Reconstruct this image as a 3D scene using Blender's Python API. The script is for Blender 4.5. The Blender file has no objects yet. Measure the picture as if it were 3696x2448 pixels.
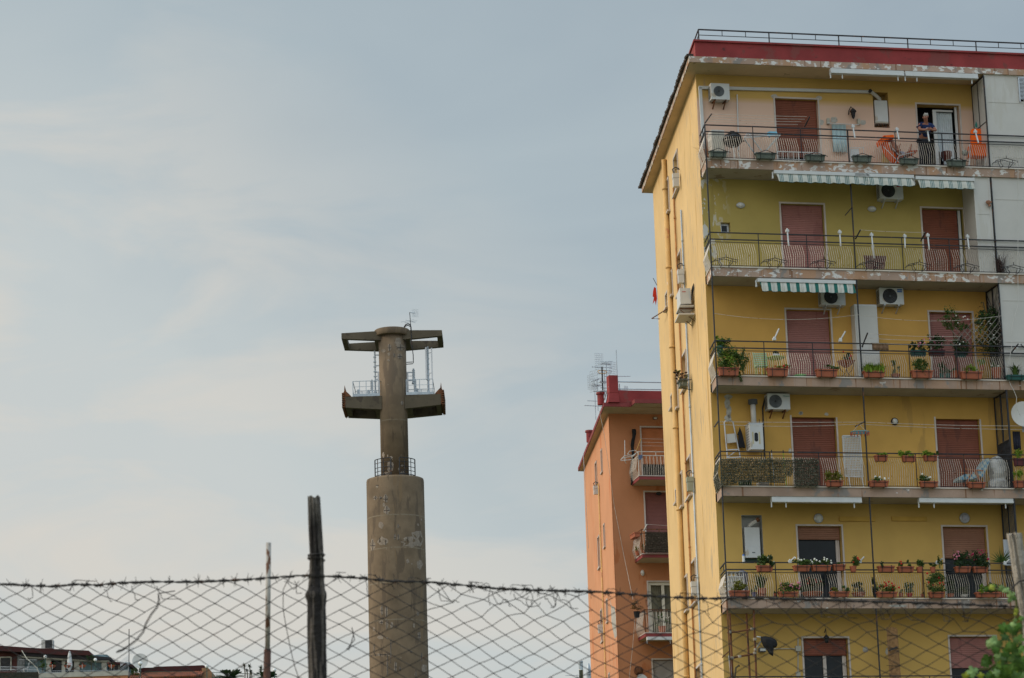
import bpy, math, random
from mathutils import Vector, Matrix
random.seed(7)
rnd=random.random
def U(a,b): return a+(b-a)*rnd()
# ---------------------------------------------------------------- camera
F=10465.5; PITCH=math.radians(13.512); ROLL=math.radians(-1.772)
YAW=math.radians(12.2565); SIDE=math.radians(3.88)
CAM=Vector((0,0,1.6))
_c,_s=math.cos(ROLL),math.sin(ROLL)
_u=Vector((0,-math.sin(PITCH),math.cos(PITCH)))
AX=Vector((_c,_s*_u.y,_s*_u.z)); AU=Vector((-_s,_c*_u.y,_c*_u.z)); AF=Vector((0,math.cos(PITCH),math.sin(PITCH)))
scene=bpy.context.scene; COL=scene.collection
cd=bpy.data.cameras.new('camera'); cam=bpy.data.objects.new('camera',cd); COL.objects.link(cam)
cd.sensor_width=36; cd.lens=F/3696*36; cd.clip_end=3000; cd.clip_start=.1
cd.dof.use_dof=True; cd.dof.focus_distance=85; cd.dof.aperture_fstop=9.5
m=Matrix((AX,AU,-AF)).transposed().to_4x4(); m.translation=CAM; cam.matrix_world=m
scene.camera=cam
# ---------------------------------------------------------------- light
scene.view_settings.view_transform='Standard'; scene.view_settings.look='None'
scene.view_settings.exposure=0; scene.view_settings.gamma=1
SUN_EL=math.radians(24)
sd=bpy.data.lights.new('sun','SUN'); sd.energy=1.7; sd.angle=math.radians(14); sd.color=(1,.86,.68)
sun=bpy.data.objects.new('sun',sd); COL.objects.link(sun)
sdir=Vector((-1,.12,0)).normalized()*math.cos(SUN_EL)+Vector((0,0,math.sin(SUN_EL)))
sun.rotation_euler=sdir.to_track_quat('Z','Y').to_euler(); sun.location=(-20,0,30)
w=bpy.data.worlds.new('World'); scene.world=w; w.use_nodes=True
nt=w.node_tree; nt.nodes.clear(); N=nt.nodes.new; LK=nt.links.new
out=N('ShaderNodeOutputWorld'); bg=N('ShaderNodeBackground'); LK(bg.outputs[0],out.inputs[0])
bg.inputs[1].default_value=.1
sky=N('ShaderNodeTexSky'); sky.sky_type='NISHITA'; sky.sun_disc=False
sky.sun_elevation=SUN_EL; sky.sun_rotation=math.atan2(sdir.x,sdir.y); sky.air_density=1.2; sky.dust_density=2
tc=N('ShaderNodeTexCoord')
def wmath(op,a,b=None,c=None):
    n=N('ShaderNodeMath'); n.operation=op
    for i,x in enumerate((a,b,c)):
        if x is None: continue
        if isinstance(x,(int,float)): n.inputs[i].default_value=x
        else: LK(x,n.inputs[i])
    return n.outputs[0]
def wnoise(scale,sx,sy,sz,det=5,rough=.5,dist=0,off=0):
    mp=N('ShaderNodeMapping'); mp.inputs['Scale'].default_value=(sx,sy,sz); mp.inputs['Location'].default_value=(off,off*.7,off*.3)
    mp.inputs['Rotation'].default_value=(0,math.radians(14),0)
    LK(tc.outputs['Generated'],mp.inputs[0])
    n=N('ShaderNodeTexNoise'); n.inputs['Scale'].default_value=scale; n.inputs['Detail'].default_value=det
    n.inputs['Roughness'].default_value=rough; n.inputs['Distortion'].default_value=dist
    LK(mp.outputs[0],n.inputs['Vector']); return n.outputs[0]
sx=N('ShaderNodeSeparateXYZ'); LK(tc.outputs['Generated'],sx.inputs[0])
n1=wnoise(5,1,1,2.2,5,.5,.4,1.3); n2=wnoise(11,.8,1,2.6,6,.55,.5,4.1)
# overcast brightness falls from the low, sun side of the sky to the high, far side
g=wmath('MULTIPLY_ADD',sx.outputs[0],-1.5,0.56)
g=wmath('MULTIPLY_ADD',sx.outputs[2],-2.0,wmath('ADD',g,.46))
g=wmath('ADD',g,wmath('MULTIPLY_ADD',n1,.8,-.40))
def ramp(fac,stops):
    r=N('ShaderNodeValToRGB'); el=r.color_ramp.elements
    while len(el)<len(stops): el.new(.5)
    for e,(p,c) in zip(el,stops): e.position=p; e.color=(*c,1)
    LK(fac,r.inputs[0]); return r.outputs[0]
bkc=N('ShaderNodeMapRange'); LK(sx.outputs[1],bkc.inputs[0]); bkc.inputs[1].default_value=.5; bkc.inputs[2].default_value=0; bkc.inputs[3].default_value=0; bkc.inputs[4].default_value=.6
g=wmath('ADD',g,bkc.outputs[0])
cl=ramp(g,[(0,(.30,.375,.445)),(.4,(.43,.505,.545)),(.8,(.575,.62,.62)),(1,(.62,.64,.625))])
# warm lit cloud banks low on the sun side
wm=wmath('MULTIPLY',ramp(n2,[(.41,(0,0,0)),(.57,(1,1,1))]),ramp(wmath('MULTIPLY_ADD',sx.outputs[0],-2.2,wmath('MULTIPLY_ADD',sx.outputs[2],-2.6,1.0)),[(.25,(0,0,0)),(.75,(1,1,1))]))
mx=N('ShaderNodeMix'); mx.data_type='RGBA'; LK(wmath('MULTIPLY',wm,.85),mx.inputs[0]); LK(cl,mx.inputs[6]); mx.inputs[7].default_value=(.70,.665,.605,1)
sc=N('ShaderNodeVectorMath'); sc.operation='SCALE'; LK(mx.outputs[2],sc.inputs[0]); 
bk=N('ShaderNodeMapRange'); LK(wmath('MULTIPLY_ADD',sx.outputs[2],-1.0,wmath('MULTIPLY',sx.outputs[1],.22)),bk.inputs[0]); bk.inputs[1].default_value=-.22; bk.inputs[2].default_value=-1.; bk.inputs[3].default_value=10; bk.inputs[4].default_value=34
LK(bk.outputs[0],sc.inputs[3])      # sky out of view, overhead and behind, brightened to light the facades
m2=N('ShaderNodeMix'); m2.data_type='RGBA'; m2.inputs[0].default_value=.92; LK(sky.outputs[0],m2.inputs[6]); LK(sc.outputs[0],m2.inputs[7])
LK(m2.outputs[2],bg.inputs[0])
# ---------------------------------------------------------------- materials
MATS={}
def mat(name,col,rough=.8,var=.12,scale=3.,patches=(),bump=0.,metal=0.,bscale=None,stretch=(1,1,1),spec=.3):
    """procedural material: base colour with mottling, then patches (colour, threshold, scale3, region) region=(axis,lo,hi)"""
    if name in MATS: return MATS[name]
    m=bpy.data.materials.new(name); m.use_nodes=True; t=m.node_tree; b=t.nodes['Principled BSDF']
    b.inputs['Roughness'].default_value=rough; b.inputs['Metallic'].default_value=metal; b.inputs['Specular IOR Level'].default_value=spec
    n=t.nodes.new; l=t.links.new
    co=n('ShaderNodeTexCoord').outputs['Object']
    def noise(sc3,off=0,det=4,ro=.55):
        mp=n('ShaderNodeMapping'); mp.inputs['Scale'].default_value=sc3; mp.inputs['Location'].default_value=(off,off*1.7,off*.6); l(co,mp.inputs[0])
        x=n('ShaderNodeTexNoise'); x.inputs['Scale'].default_value=1; x.inputs['Detail'].default_value=det; x.inputs['Roughness'].default_value=ro
        l(mp.outputs[0],x.inputs['Vector']); return x.outputs[0]
    def mr(v,a,b_,c=0,d=1):
        x=n('ShaderNodeMapRange'); x.inputs[1].default_value=a; x.inputs[2].default_value=b_; x.inputs[3].default_value=c; x.inputs[4].default_value=d; l(v,x.inputs[0]); return x.outputs[0]
    def mul(a,b_):
        x=n('ShaderNodeMath'); x.operation='MULTIPLY'; l(a,x.inputs[0]); l(b_,x.inputs[1]); return x.outputs[0]
    def mix(f,a,b_):
        x=n('ShaderNodeMix'); x.data_type='RGBA'; l(f,x.inputs[0])
        for i,k in ((6,a),(7,b_)):
            if isinstance(k,tuple): x.inputs[i].default_value=(*k,1)
            else: l(k,x.inputs[i])
        return x.outputs[2]
    base=mix(mr(noise(tuple(scale*k for k in stretch),3.1),.3,.7),tuple(min(1,k*(1-var)) for k in col),tuple(min(1,k*(1+var)) for k in col))
    for i,(pc,th,s3,*rg) in enumerate(patches):
        soft=.03; 
        k=noise(s3,5.7*i+9,6,.6); f=mr(k,th,th+soft)
        for (ax,lo,hi) in rg:
            sp=n('ShaderNodeSeparateXYZ'); l(co,sp.inputs[0]); f=mul(f,mr(sp.outputs[ax],lo,hi))
        base=mix(f,base,pc)
    l(base,b.inputs['Base Color'])
    if bump:
        bs=bscale or scale*6; bn=n('ShaderNodeBump'); bn.inputs['Strength'].default_value=bump; bn.inputs['Distance'].default_value=.02
        l(noise((bs,bs,bs),2.2),bn.inputs['Height']); l(bn.outputs[0],b.inputs['Normal'])
    MATS[name]=m; return m
GREY=(.33,.29,.24); WHT=(.72,.71,.68)
m_side=mat('side_plaster',(.66,.455,.215),.9,.10,.55,[((.36,.30,.23),.60,(7,7,.9),(1,8,2)),((.40,.33,.25),.66,(6,6,.7)),((.50,.30,.10),.62,(2.5,2.5,.25))],.25)
m_wA=mat('wall_beige',(.56,.36,.11),.9,.08,.8,[((.66,.455,.35),-1,(1,1,1),(2,15.05,14.85)),((.46,.31,.17),.68,(2.2,2.2,.35))],.15)
m_wB=mat('wall_olive',(.40,.305,.092),.9,.09,.8,[((.55,.54,.50),.53,(5,5,3),(0,1.0,.2)),((.35,.265,.08),.67,(2.2,2.2,.3))],.15)
m_wC=mat('wall_golden',(.57,.325,.085),.9,.09,.8,[((.50,.285,.075),.67,(2.2,2.2,.3))],.15)
m_wD=mat('wall_ochre',(.54,.315,.08),.9,.11,.8,[((.45,.265,.075),.62,(2.2,2.2,.3)),((.55,.52,.45),.75,(5,5,4))],.15)
m_wE=mat('wall_mustard',(.54,.345,.10),.9,.08,.8,[((.47,.30,.09),.67,(2.2,2.2,.3))],.15)
m_slab=mat('slab_paint',(.37,.26,.20),.85,.18,1.6,[((.40,.24,.15),.52,(2.4,2.4,.5),(2,5,7)),((.25,.22,.20),.57,(1.8,1.8,1.2)),((.22,.115,.065),.62,(11,11,.35)),((.62,.60,.57),.55,(4.5,4.5,7),(2,8.6,9.0)),((.60,.58,.55),.645,(3.6,3.6,6))],.3)
m_soff=mat('soffit_paint',(.37,.32,.265),.9,.12,1.2,[((.24,.19,.15),.62,(2,2,2)),((.2,.16,.12),.68,(5,5,5))],.2)
m_marb=mat('marble',(.58,.52,.46),.6,.12,3)
m_red=mat('red_parapet',(.24,.036,.036),.8,.2,1.2,[((.11,.028,.028),.64,(2.5,2.5,7)),((.20,.05,.045),.56,(1.2,1.2,1)),((.36,.28,.24),.74,(5,5,6))],.2)
m_eave=mat('eave_plaster',(.56,.42,.27),.9,.12,1.,[((.30,.22,.15),.64,(2,2,2))],.2)
m_iron=mat('dark_iron',(.028,.028,.032),.6,.3,6,[((.12,.05,.025),.62,(7,7,4))])
m_rod=mat('white_rod',(.56,.51,.45),.6,.2,9,[((.25,.14,.08),.62,(9,9,9))])
m_shut=mat('shutter_brown',(.21,.068,.040),.6,.12,2,[((.16,.055,.036),.58,(3,3,1))])
m_shut2=mat('shutter_pink',(.33,.145,.125),.6,.10,2,[((.27,.115,.10),.58,(3,3,1))])
m_shut3=mat('shutter_tan',(.27,.13,.08),.6,.12,2)
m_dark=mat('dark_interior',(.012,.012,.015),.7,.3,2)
m_glass=mat('window_glass',(.012,.015,.018),.12,.3,2,spec=.22)
m_white=mat('white_enamel',(.56,.57,.57),.4,.05,3,[((.45,.40,.33),.66,(4,4,2))])
m_whp=mat('white_panel',(.52,.505,.475),.55,.06,1.2,[((.50,.48,.44),.58,(2.5,2.5,.5))])
m_alu=mat('aluminium',(.50,.52,.55),.35,.1,3,metal=.5)
m_galv=mat('galvanised',(.40,.45,.50),.5,.15,3,metal=.3)
m_stone=mat('frame_stone',(.52,.46,.42),.7,.12,3)
m_grille=mat('grille_black',(.03,.032,.036),.5,.2,4)
m_terra=mat('terracotta_plastic',(.34,.10,.05),.6,.14,5,[((.22,.07,.045),.6,(6,6,6))])
m_rust=mat('rusty_iron',(.16,.065,.03),.9,.35,6,[((.06,.035,.025),.55,(6,6,3))],.3)
m_leaf=mat('leaf_green',(.052,.095,.016),.6,.45,14)
m_leafd=mat('leaf_dark',(.024,.050,.014),.6,.45,14)
m_leafb=mat('leaf_bright',(.16,.25,.022),.6,.4,14)
m_leafy=mat('leaf_olive',(.14,.14,.02),.6,.4,14)
m_flred=mat('flower_red',(.55,.02,.015),.6,.2,8)
m_flpink=mat('flower_pink',(.60,.20,.28),.6,.2,8)
m_flwhite=mat('flower_white',(.75,.75,.68),.6,.1,8)
m_stem=mat('stem',(.09,.07,.035),.8,.2,6)
m_grnpl=mat('trough_greygreen',(.10,.12,.10),.6,.25,8,[((.28,.28,.25),.60,(9,9,9))])
m_teal=mat('teal_plastic',(.025,.10,.09),.5,.1,4)
m_orange=mat('orange_cloth',(.88,.135,.010),.75,.1,4)
m_conc=mat('tower_concrete',(.165,.120,.078),.95,.24,.9,[((.120,.088,.06),.55,(1.6,1.6,.3)),((.18,.125,.075),.62,(1.2,1.2,.12)),((.30,.25,.20),.69,(2.6,2.6,1.5)),((.05,.045,.04),.71,(7,7,.9)),((.21,.17,.12),.42,(3,3,9),(2,43.85,43.88),(2,43.97,43.92)),((.21,.17,.12),.42,(3,3,9),(2,36.90,36.93),(2,37.02,36.97)),((.21,.17,.12),.42,(3,3,9),(2,34.60,34.63),(2,34.72,34.67)),((.21,.17,.12),.42,(3,3,9),(2,32.20,32.23),(2,32.32,32.27)),((.21,.17,.12),.42,(3,3,9),(2,29.60,29.63),(2,29.72,29.67))],.5,bscale=5)
m_concd=mat('beam_concrete',(.105,.086,.060),.95,.16,.6,[((.075,.06,.045),.55,(1,1,1)),((.25,.21,.17),.72,(3,3,3))],.4)
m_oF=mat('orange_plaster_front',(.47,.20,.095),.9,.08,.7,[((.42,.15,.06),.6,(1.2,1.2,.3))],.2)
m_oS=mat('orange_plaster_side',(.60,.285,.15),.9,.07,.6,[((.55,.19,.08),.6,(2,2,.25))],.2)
m_dred=mat('cornice_darkred',(.22,.045,.045),.8,.15,2,[((.5,.42,.38),.72,(3,3,6))])
m_black=mat('black_cloth',(.014,.014,.016),.9,.3,8)
# ---------------------------------------------------------------- frames and mesh helpers
Z={1:(2300,60,2.45),2:(2960,60,2.45),3:(2300,600,3.116),4:(2960,600,3.136),5:(2300,1000,3.116),6:(2960,1000,3.136),7:(2450,1400,3.485),8:(3046,1400,3.485),9:(2450,1780,3.337),10:(3046,1780,3.337),11:(2450,2150,3.643),12:(3046,2100,3.643),13:(2050,1230,2.529),14:(2050,1830,2.536),15:(1200,1080,3.267),16:(1200,1550,3.1356),17:(0,1950,3.149),18:(650,1750,2.246),19:(1300,1950,2.631),20:(2300,60,2.24),0:(0,0,1)}
def ray(z,x,y):
    a=Z[z]; u=a[0]+x/a[2]; v=a[1]+y/a[2]
    return AX*((u-1848)/F)+AU*(-(v-1224)/F)+AF
class Frame:
    def __init__(s,o,ang):
        s.o=Vector(o); s.a=ang; s.M=Matrix.Translation(s.o)@Matrix.Rotation(ang,4,'Z'); s.I=s.M.inverted()
    def L(s,z,x,y,d):            # survey point on the plane at depth d -> (x, z)
        n=s.M.to_3x3()@Vector((0,1,0)); p=s.o+n*d; r=ray(z,x,y); t=(p-CAM).dot(n)/r.dot(n); q=s.I@(CAM+r*t); return q.x,q.z
    def P(s,z,x,y,d): q=s.L(z,x,y,d); return Vector((q[0],d,q[1]))
    def Hz(s,z,x,y,h):
        r=ray(z,x,y); t=(s.o.z+h-CAM.z)/r.z; return s.I@(CAM+r*t)
FY=Frame((5.76,80.24,13.28),YAW)
DD=YAW-SIDE
def side_frame(f,x,y):
    p=f.M@Vector((x,y,0)); return Frame(p,math.pi/2+SIDE)
FS=side_frame(FY,.115,1.05)              # X runs away along the side wall, Y points out to the left
FO=Frame((4.979,115.654,20.347),YAW)
FOS=side_frame(FO,-.85,1.3)
FT=Frame((-8.5,200,0),0)
FW=Frame((0,0,0),0)
FH=Frame((0,300,0),0)
ORG={}
def thing(name,label,cat,fr,p,group=None):
    o=bpy.data.objects.new(name,None); COL.objects.link(o); o.empty_display_size=.1
    p=Vector(p); o.matrix_world=fr.M@Matrix.Translation(p)
    o['label']=label; o['category']=cat
    if group: o['group']=group
    ORG[o.name]=p; return o
class MB:
    def __init__(s,T=None): s.v=[]; s.f=[]; s.T=T
    def add(s,vs,fs):
        b=len(s.v); s.v+= [s.T(Vector(p)) if s.T else Vector(p) for p in vs]; s.f+=[[b+i for i in f] for f in fs]; return s
    def box(s,x0,x1,y0,y1,z0,z1,sk=0,sk0=0):
        a=lambda x,y:x+(y-sk0)*sk
        return s.add([(a(x0,y0),y0,z0),(x1,y0,z0),(x1,y1,z0),(a(x0,y1),y1,z0),(a(x0,y0),y0,z1),(x1,y0,z1),(x1,y1,z1),(a(x0,y1),y1,z1)],
          [(0,1,5,4),(1,2,6,5),(2,3,7,6),(3,0,4,7),(4,5,6,7),(3,2,1,0)])
    def quad(s,a,b,c,d): return s.add([a,b,c,d],[(0,1,2,3)])
    def bar(s,p,q,w,h=None):
        p=Vector(p);q=Vector(q);h=h or w;d=(q-p)
        if d.length<1e-6: return s
        d.normalize(); up=Vector((0,0,1)) if abs(d.z)<.9 else Vector((1,0,0))
        a=d.cross(up).normalized()*w/2; b=a.cross(d).normalized()*h/2
        vs=[p-a-b,p+a-b,p+a+b,p-a+b,q-a-b,q+a-b,q+a+b,q-a+b]
        return s.add(vs,[(0,3,2,1),(4,5,6,7),(0,1,5,4),(1,2,6,5),(2,3,7,6),(3,0,4,7)])
    def tube(s,pts,r,n=6,cap=True):
        pts=[Vector(p) for p in pts]; rs=r if isinstance(r,(list,tuple)) else [r]*len(pts)
        vs=[];fs=[];prev=None
        for i,p in enumerate(pts):
            d=(pts[min(i+1,len(pts)-1)]-pts[max(i-1,0)]).normalized()
            if prev is None:
                up=Vector((0,0,1)) if abs(d.z)<.9 else Vector((1,0,0)); a=d.cross(up).normalized()
            else: a=(prev-d*prev.dot(d)); a=a.normalized() if a.length>1e-6 else d.orthogonal().normalized()
            prev=a; b=d.cross(a)
            vs+=[p+(a*math.cos(2*math.pi*k/n)+b*math.sin(2*math.pi*k/n))*rs[i] for k in range(n)]
        for i in range(len(pts)-1):
            for k in range(n): fs.append((i*n+k,i*n+(k+1)%n,(i+1)*n+(k+1)%n,(i+1)*n+k))
        if cap: fs.append(tuple(range(n-1,-1,-1))); fs.append(tuple((len(pts)-1)*n+k for k in range(n)))
        return s.add(vs,fs)
    def lathe(s,c,prof,n=16,axis='z',sc=(1,1)):
        c=Vector(c); vs=[];fs=[]
        for (r,h) in prof:
            for k in range(n):
                a=2*math.pi*k/n; x,y=r*math.cos(a)*sc[0],r*math.sin(a)*sc[1]
                vs.append(c+(Vector((x,y,h)) if axis=='z' else Vector((x,h,y)) if axis=='y' else Vector((h,x,y))))
        for i in range(len(prof)-1):
            for k in range(n): fs.append((i*n+k,i*n+(k+1)%n,(i+1)*n+(k+1)%n,(i+1)*n+k))
        fs.append(tuple(range(n-1,-1,-1))); fs.append(tuple((len(prof)-1)*n+k for k in range(n)))
        return s.add(vs,fs)
    def ball(s,c,r,n=10,m=7,sc=(1,1,1)):
        c=Vector(c);vs=[];fs=[]
        for i in range(1,m):
            t=math.pi*i/m
            for k in range(n):
                a=2*math.pi*k/n; vs.append(c+Vector((r*math.sin(t)*math.cos(a)*sc[0],r*math.sin(t)*math.sin(a)*sc[1],r*math.cos(t)*sc[2])))
        for i in range(m-2):
            for k in range(n): fs.append((i*n+k,(i+1)*n+k,(i+1)*n+(k+1)%n,i*n+(k+1)%n))
        b=len(vs); vs+=[c+Vector((0,0,r*sc[2])),c-Vector((0,0,r*sc[2]))]
        for k in range(n): fs.append((b,k,(k+1)%n)); fs.append((b+1,(m-2)*n+(k+1)%n,(m-2)*n+k))
        return s.add(vs,fs)
    def prism(s,poly,y0,y1):     # polygon of (x,z) extruded from y0 to y1
        n=len(poly); vs=[(x,y0,z) for x,z in poly]+[(x,y1,z) for x,z in poly]
        fs=[tuple(range(n)),tuple(range(2*n-1,n-1,-1))]+[(i,i+n,(i+1)%n+n,(i+1)%n) for i in range(n)]
        return s.add(vs,fs)
    def build(s,name,ma,parent,smooth=False,label=None,**kw):
        org=Vector((0,0,0)); q=parent
        while q is not None:
            if q.name in ORG: org=ORG[q.name]; break
            q=q.parent
        me=bpy.data.meshes.new(name); me.from_pydata([v-org for v in s.v],[],s.f); me.materials.append(ma)
        if smooth:
            for p in me.polygons: p.use_smooth=len(p.vertices)<6
        o=bpy.data.objects.new(name,me); COL.objects.link(o); o.parent=parent
        if label: o['label']=label
        for k,v in kw.items(): o[k]=v
        return o
def structure(mb,name,ma):
    o=mb.build(name,ma,None); o['kind']='structure'; return o
def polyP(fr,z,pts,d,t,name,ma,par,**k):
    mb=MB(); mb.prism([fr.L(z,x,y,d) for x,y in pts],d-t/2,d+t/2); return mb.build(name,ma,par,**k)
def wall(mb,x0,x1,z0,z1,y,t,holes):
    xs=sorted({x0,x1,*[h[0] for h in holes],*[h[1] for h in holes]}); zs=sorted({z0,z1,*[max(h[2],z0) for h in holes],*[h[3] for h in holes]})
    for i in range(len(xs)-1):
        for j in range(len(zs)-1):
            cx=(xs[i]+xs[i+1])/2; cz=(zs[j]+zs[j+1])/2
            if any(h[0]<cx<h[1] and h[2]<cz<h[3] for h in holes): continue
            mb.quad((xs[i],y,zs[j]),(xs[i+1],y,zs[j]),(xs[i+1],y,zs[j+1]),(xs[i],y,zs[j+1]))
    for a,b,c,d in holes:
        c=max(c,z0)
        mb.quad((a,y,c),(a,y,d),(a,y+t,d),(a,y+t,c)); mb.quad((b,y,c),(b,y+t,c),(b,y+t,d),(b,y,d))
        mb.quad((a,y,d),(b,y,d),(b,y+t,d),(a,y+t,d)); mb.quad((a,y,c),(a,y+t,c),(b,y+t,c),(b,y,c))
def shutter(mb,x0,x1,z0,z1,y,h=.055,d=.014):
    z=z1
    while z>z0+.01:
        zz=max(z0,z-h); a=zz+h*.16
        mb.quad((x0,y,zz),(x1,y,zz),(x1,y,a),(x0,y,a)); mb.quad((x0,y,a),(x1,y,a),(x1,y-d,a+.004),(x0,y-d,a+.004)); mb.quad((x0,y-d,a+.004),(x1,y-d,a+.004),(x1,y,z),(x0,y,z))
        z=zz
    return mb
def leaves(mb,c,r,n,s,shape='ball',dens=0):
    """n leaf-sized bent quads scattered through clumps in an ellipsoid"""
    c=Vector(c); r=Vector(r); cl=[]
    for _ in range(max(3,n//28)):
        v=Vector((U(-1,1),U(-1,1),U(-1,1)))
        if v.length>1: v=v.normalized()*U(.5,1)
        cl.append(v)
    for _ in range(n):
        k=random.choice(cl); p=k+Vector((random.gauss(0,.17),random.gauss(0,.17),random.gauss(0,.17)))
        p=c+Vector((p.x*r.x,p.y*r.y,p.z*r.z))
        a=Vector((U(-1,1),U(-1,1),U(-.4,.6))).normalized(); b=a.cross(Vector((U(-1,1),U(-1,1),U(-1,1)))).normalized()
        q=s*U(.6,1.3); up=Vector((0,0,q*.25))
        mb.add([p-a*q*.5,p-b*q*.3+up*.5,p+a*q*.6-up,p+b*q*.3+up*.5],[(0,1,2,3)])
    return mb
def blades(mb,c,n,h,sp,w=.02):
    for _ in range(n):
        a=U(0,6.283); o=Vector((math.cos(a),math.sin(a)*.7,0)); b=Vector(c)+Vector((U(-1,1)*sp[0],U(-1,1)*sp[1],0)); hh=h*U(.6,1.1); l=hh*U(.35,.8)
        side=Vector((-o.y,o.x,0)).normalized()*w/2
        p1=b+Vector((0,0,hh*.6))+o*l*.35; p2=b+Vector((0,0,hh*U(.5,1)))+o*l
        mb.add([b-side,b+side,p1+side,p1-side,p2],[(0,1,2,3),(3,2,4)])
    return mb
# ================================================================ setting
mb=MB()
gm=mat('ground_soil',(.13,.12,.08),.95,.3,.3,[((.07,.10,.03),.5,(.5,.5,.5))],.4)
mb.quad((-1500,-200,0),(1500,-200,0),(1500,2500,0),(-1500,2500,0)); structure(mb,'ground',gm)
mb=MB(); nx,ny=60,30; hv=[]
for j in range(ny+1):
    for i in range(nx+1):
        x=-260+i*8; y=215+j*8
        t=min(1,max(0,(y-225)/60)); t=t*t*(3-2*t); e=1-min(1,max(0,(y-360)/90)); xe=min(1,max(0,(x+250)/60))*min(1,max(0,(190-x)/60))
        hv.append((x,y,-.5+36.5*t*e*xe*(1-.35*min(1,max(0,(x+30)/120)))))
mb.add(hv,[(j*(nx+1)+i,j*(nx+1)+i+1,(j+1)*(nx+1)+i+1,(j+1)*(nx+1)+i) for j in range(ny) for i in range(nx)])
structure(mb,'hill',mat('hill_scrub',(.06,.08,.03),.95,.4,.2,[((.15,.13,.08),.58,(.2,.2,.2))],.5))
# ================================================================ yellow apartment building
YB=thing('apartment_building','tall peeling yellow apartment building with stacked long balconies and red roof parapet','apartment building',FY,(0,0,0))
XR=17.; K=.147; WY=1.05; BAY=1.45
SL=[12.8,9.57,6.37,3.18,0.0,-3.2]      # slab tops
def fp(z,x,y,d=WY): return FY.L(z,x,y,d)
def door(z,x0,x1,yt,lv):
    a,t=fp(z,x0,yt); b,_=fp(z,x1,yt+ (x1-x0)*.02); return [a,b,SL[lv]+.02,t]
OP={ # opening rects
 'A1':door(1,1216,1592,722,0),'A2':door(2,853,1226,775,0),
 'B1':door(3,1612,2092,420,1),'B2':door(4,1147,1614,475,1),
 'C1':door(5,1672,2165,365,2),'C2':door(6,1232,1716,396,2),
 'D1':door(7,1418,1972,366,3),'D2':door(8,1152,1700,388,3),
 'E1':door(9,1426,1955,396,4),'E2':door(10,1186,1708,405,4),
 'F1':door(11,1632,2220,560,5),'F2':door(12,1385,1990,722,5)}
def rect(z,x0,y0,x1,y1,d=WY):
    a,t=fp(z,x0,y0,d); b,bt=fp(z,x1,y1,d); return [a,b,bt,t]
NI={'An':rect(2,462,668,618,985),'Bn':rect(3,937,632,1050,748),'En':rect(9,752,264,1028,846)}
wm=[m_wA,m_wB,m_wC,m_wD,m_wE,m_wE]
tops=[15.95]+[s-.27 for s in SL[:-1]]
for i,k in enumerate('ABCDEF'):
    mb=MB(); hs=[OP[k+'1'],OP[k+'2']]
    if k+'n' in NI: hs.append(NI[k+'n'])
    wall(mb,.115,XR,SL[i]-.05,tops[i],WY,.30,hs)
    mb.build('wall',wm[i],YB,label=['beige wall panel of the top storey','olive wall of the second storey down','golden wall of the third storey down','ochre stained wall of the fourth storey down','mustard wall of the fifth storey down','mustard wall of the lowest storey in view'][i])
mb=MB(); wall(mb,.115,XR,-13.2,SL[5]-.05,WY,.3,[[a,a+1.2,z,z+2.3] for a in (2.4,6.8) for z in (-6.4,-9.6,-12.8)]); mb.build('lower_wall',m_wE,YB)
mb=MB(); mb.quad((.3,WY+.9,-13),(XR,WY+.9,-13),(XR,WY+.9,15.6),(.3,WY+.9,15.6)); mb.build('dark_backing',m_dark,YB)  # near-black sheet behind the openings, room shade put into its colour
# niches
mb=MB(); a,b,c,d=NI['An']; mb.quad((a,WY+.3,c),(b,WY+.3,c),(b,WY+.3,d),(a,WY+.3,d)); mb.build('niche',mat('niche_paint',(.30,.20,.07),.9,.2,2),YB)
mb=MB(); a,b,c,d=NI['En']; mb.quad((a,WY+.3,c),(b,WY+.3,c),(b,WY+.3,d),(a,WY+.3,d))
for p,q,r_ in (((a+.002),(a+.006),0),((b-.006),(b-.002),0)): mb.box(p,q,WY+.003,WY+.299,c+.01,d-.01)
mb.box(a+.007,b-.007,WY+.003,WY+.299,d-.008,d-.002); mb.build('niche',mat('niche_grey',(.42,.42,.41),.9,.15,2),YB)
a,b,c,d=NI['Bn']; w_=MB(); 
for q in ((a,a+.06,c,d),(b-.06,b,c,d),(a+.06,b-.06,c,c+.06),(a+.06,b-.06,d-.06,d)): w_.box(q[0],q[1],WY+.14,WY+.18,q[2],q[3])
wn=w_.build('window',m_alu,YB,label='small square grey window in the olive wall'); MB().box(a+.06,b-.06,WY+.155,WY+.165,c+.06,d-.06).build('pane',m_glass,wn)
# side wall with slit windows
TS=lambda p: FY.I@(FS.M@p)
def sw(z,x0,y0,x1,y1):      # native-ish corners: near edge x1 / far edge x0, top y0, bottom y1 (measured at near side)
    s1,zb=FS.L(z,x1,y1,0); s0,_=FS.L(z,x0,y1,0); _,zt=FS.L(z,x1,y0,0); return [min(s0,s1),max(s0,s1),zb,zt]
def swz(z,xn,yt,yb,wd): # near edge x with top & bottom y; width wd metres along the wall
    s,zt=FS.L(z,xn,yt,0); s2,zb=FS.L(z,xn,yb,0); s=(s+s2)/2; return [s,s+wd,zb,zt]
SW=[swz(20,332,1070,1385,1.0),swz(3,500,930,1380,1.0),swz(5,555,820,1215,1.0),swz(13,1125,1040,1400,1.0),swz(14,1175,470,860,1.0),swz(14,1225,1440,1900,1.0),
    swz(3,360,120,500,.8),swz(3,400,1170,1440,.8),swz(5,460,1070,1460,.8),swz(13,1050,1190,1500,.8),swz(14,1100,620,930,.8),
    swz(5,346,160,320,.55),swz(13,960,480,590,.45),swz(13,1000,1350,1460,.35)]
SLN=11.75
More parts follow.
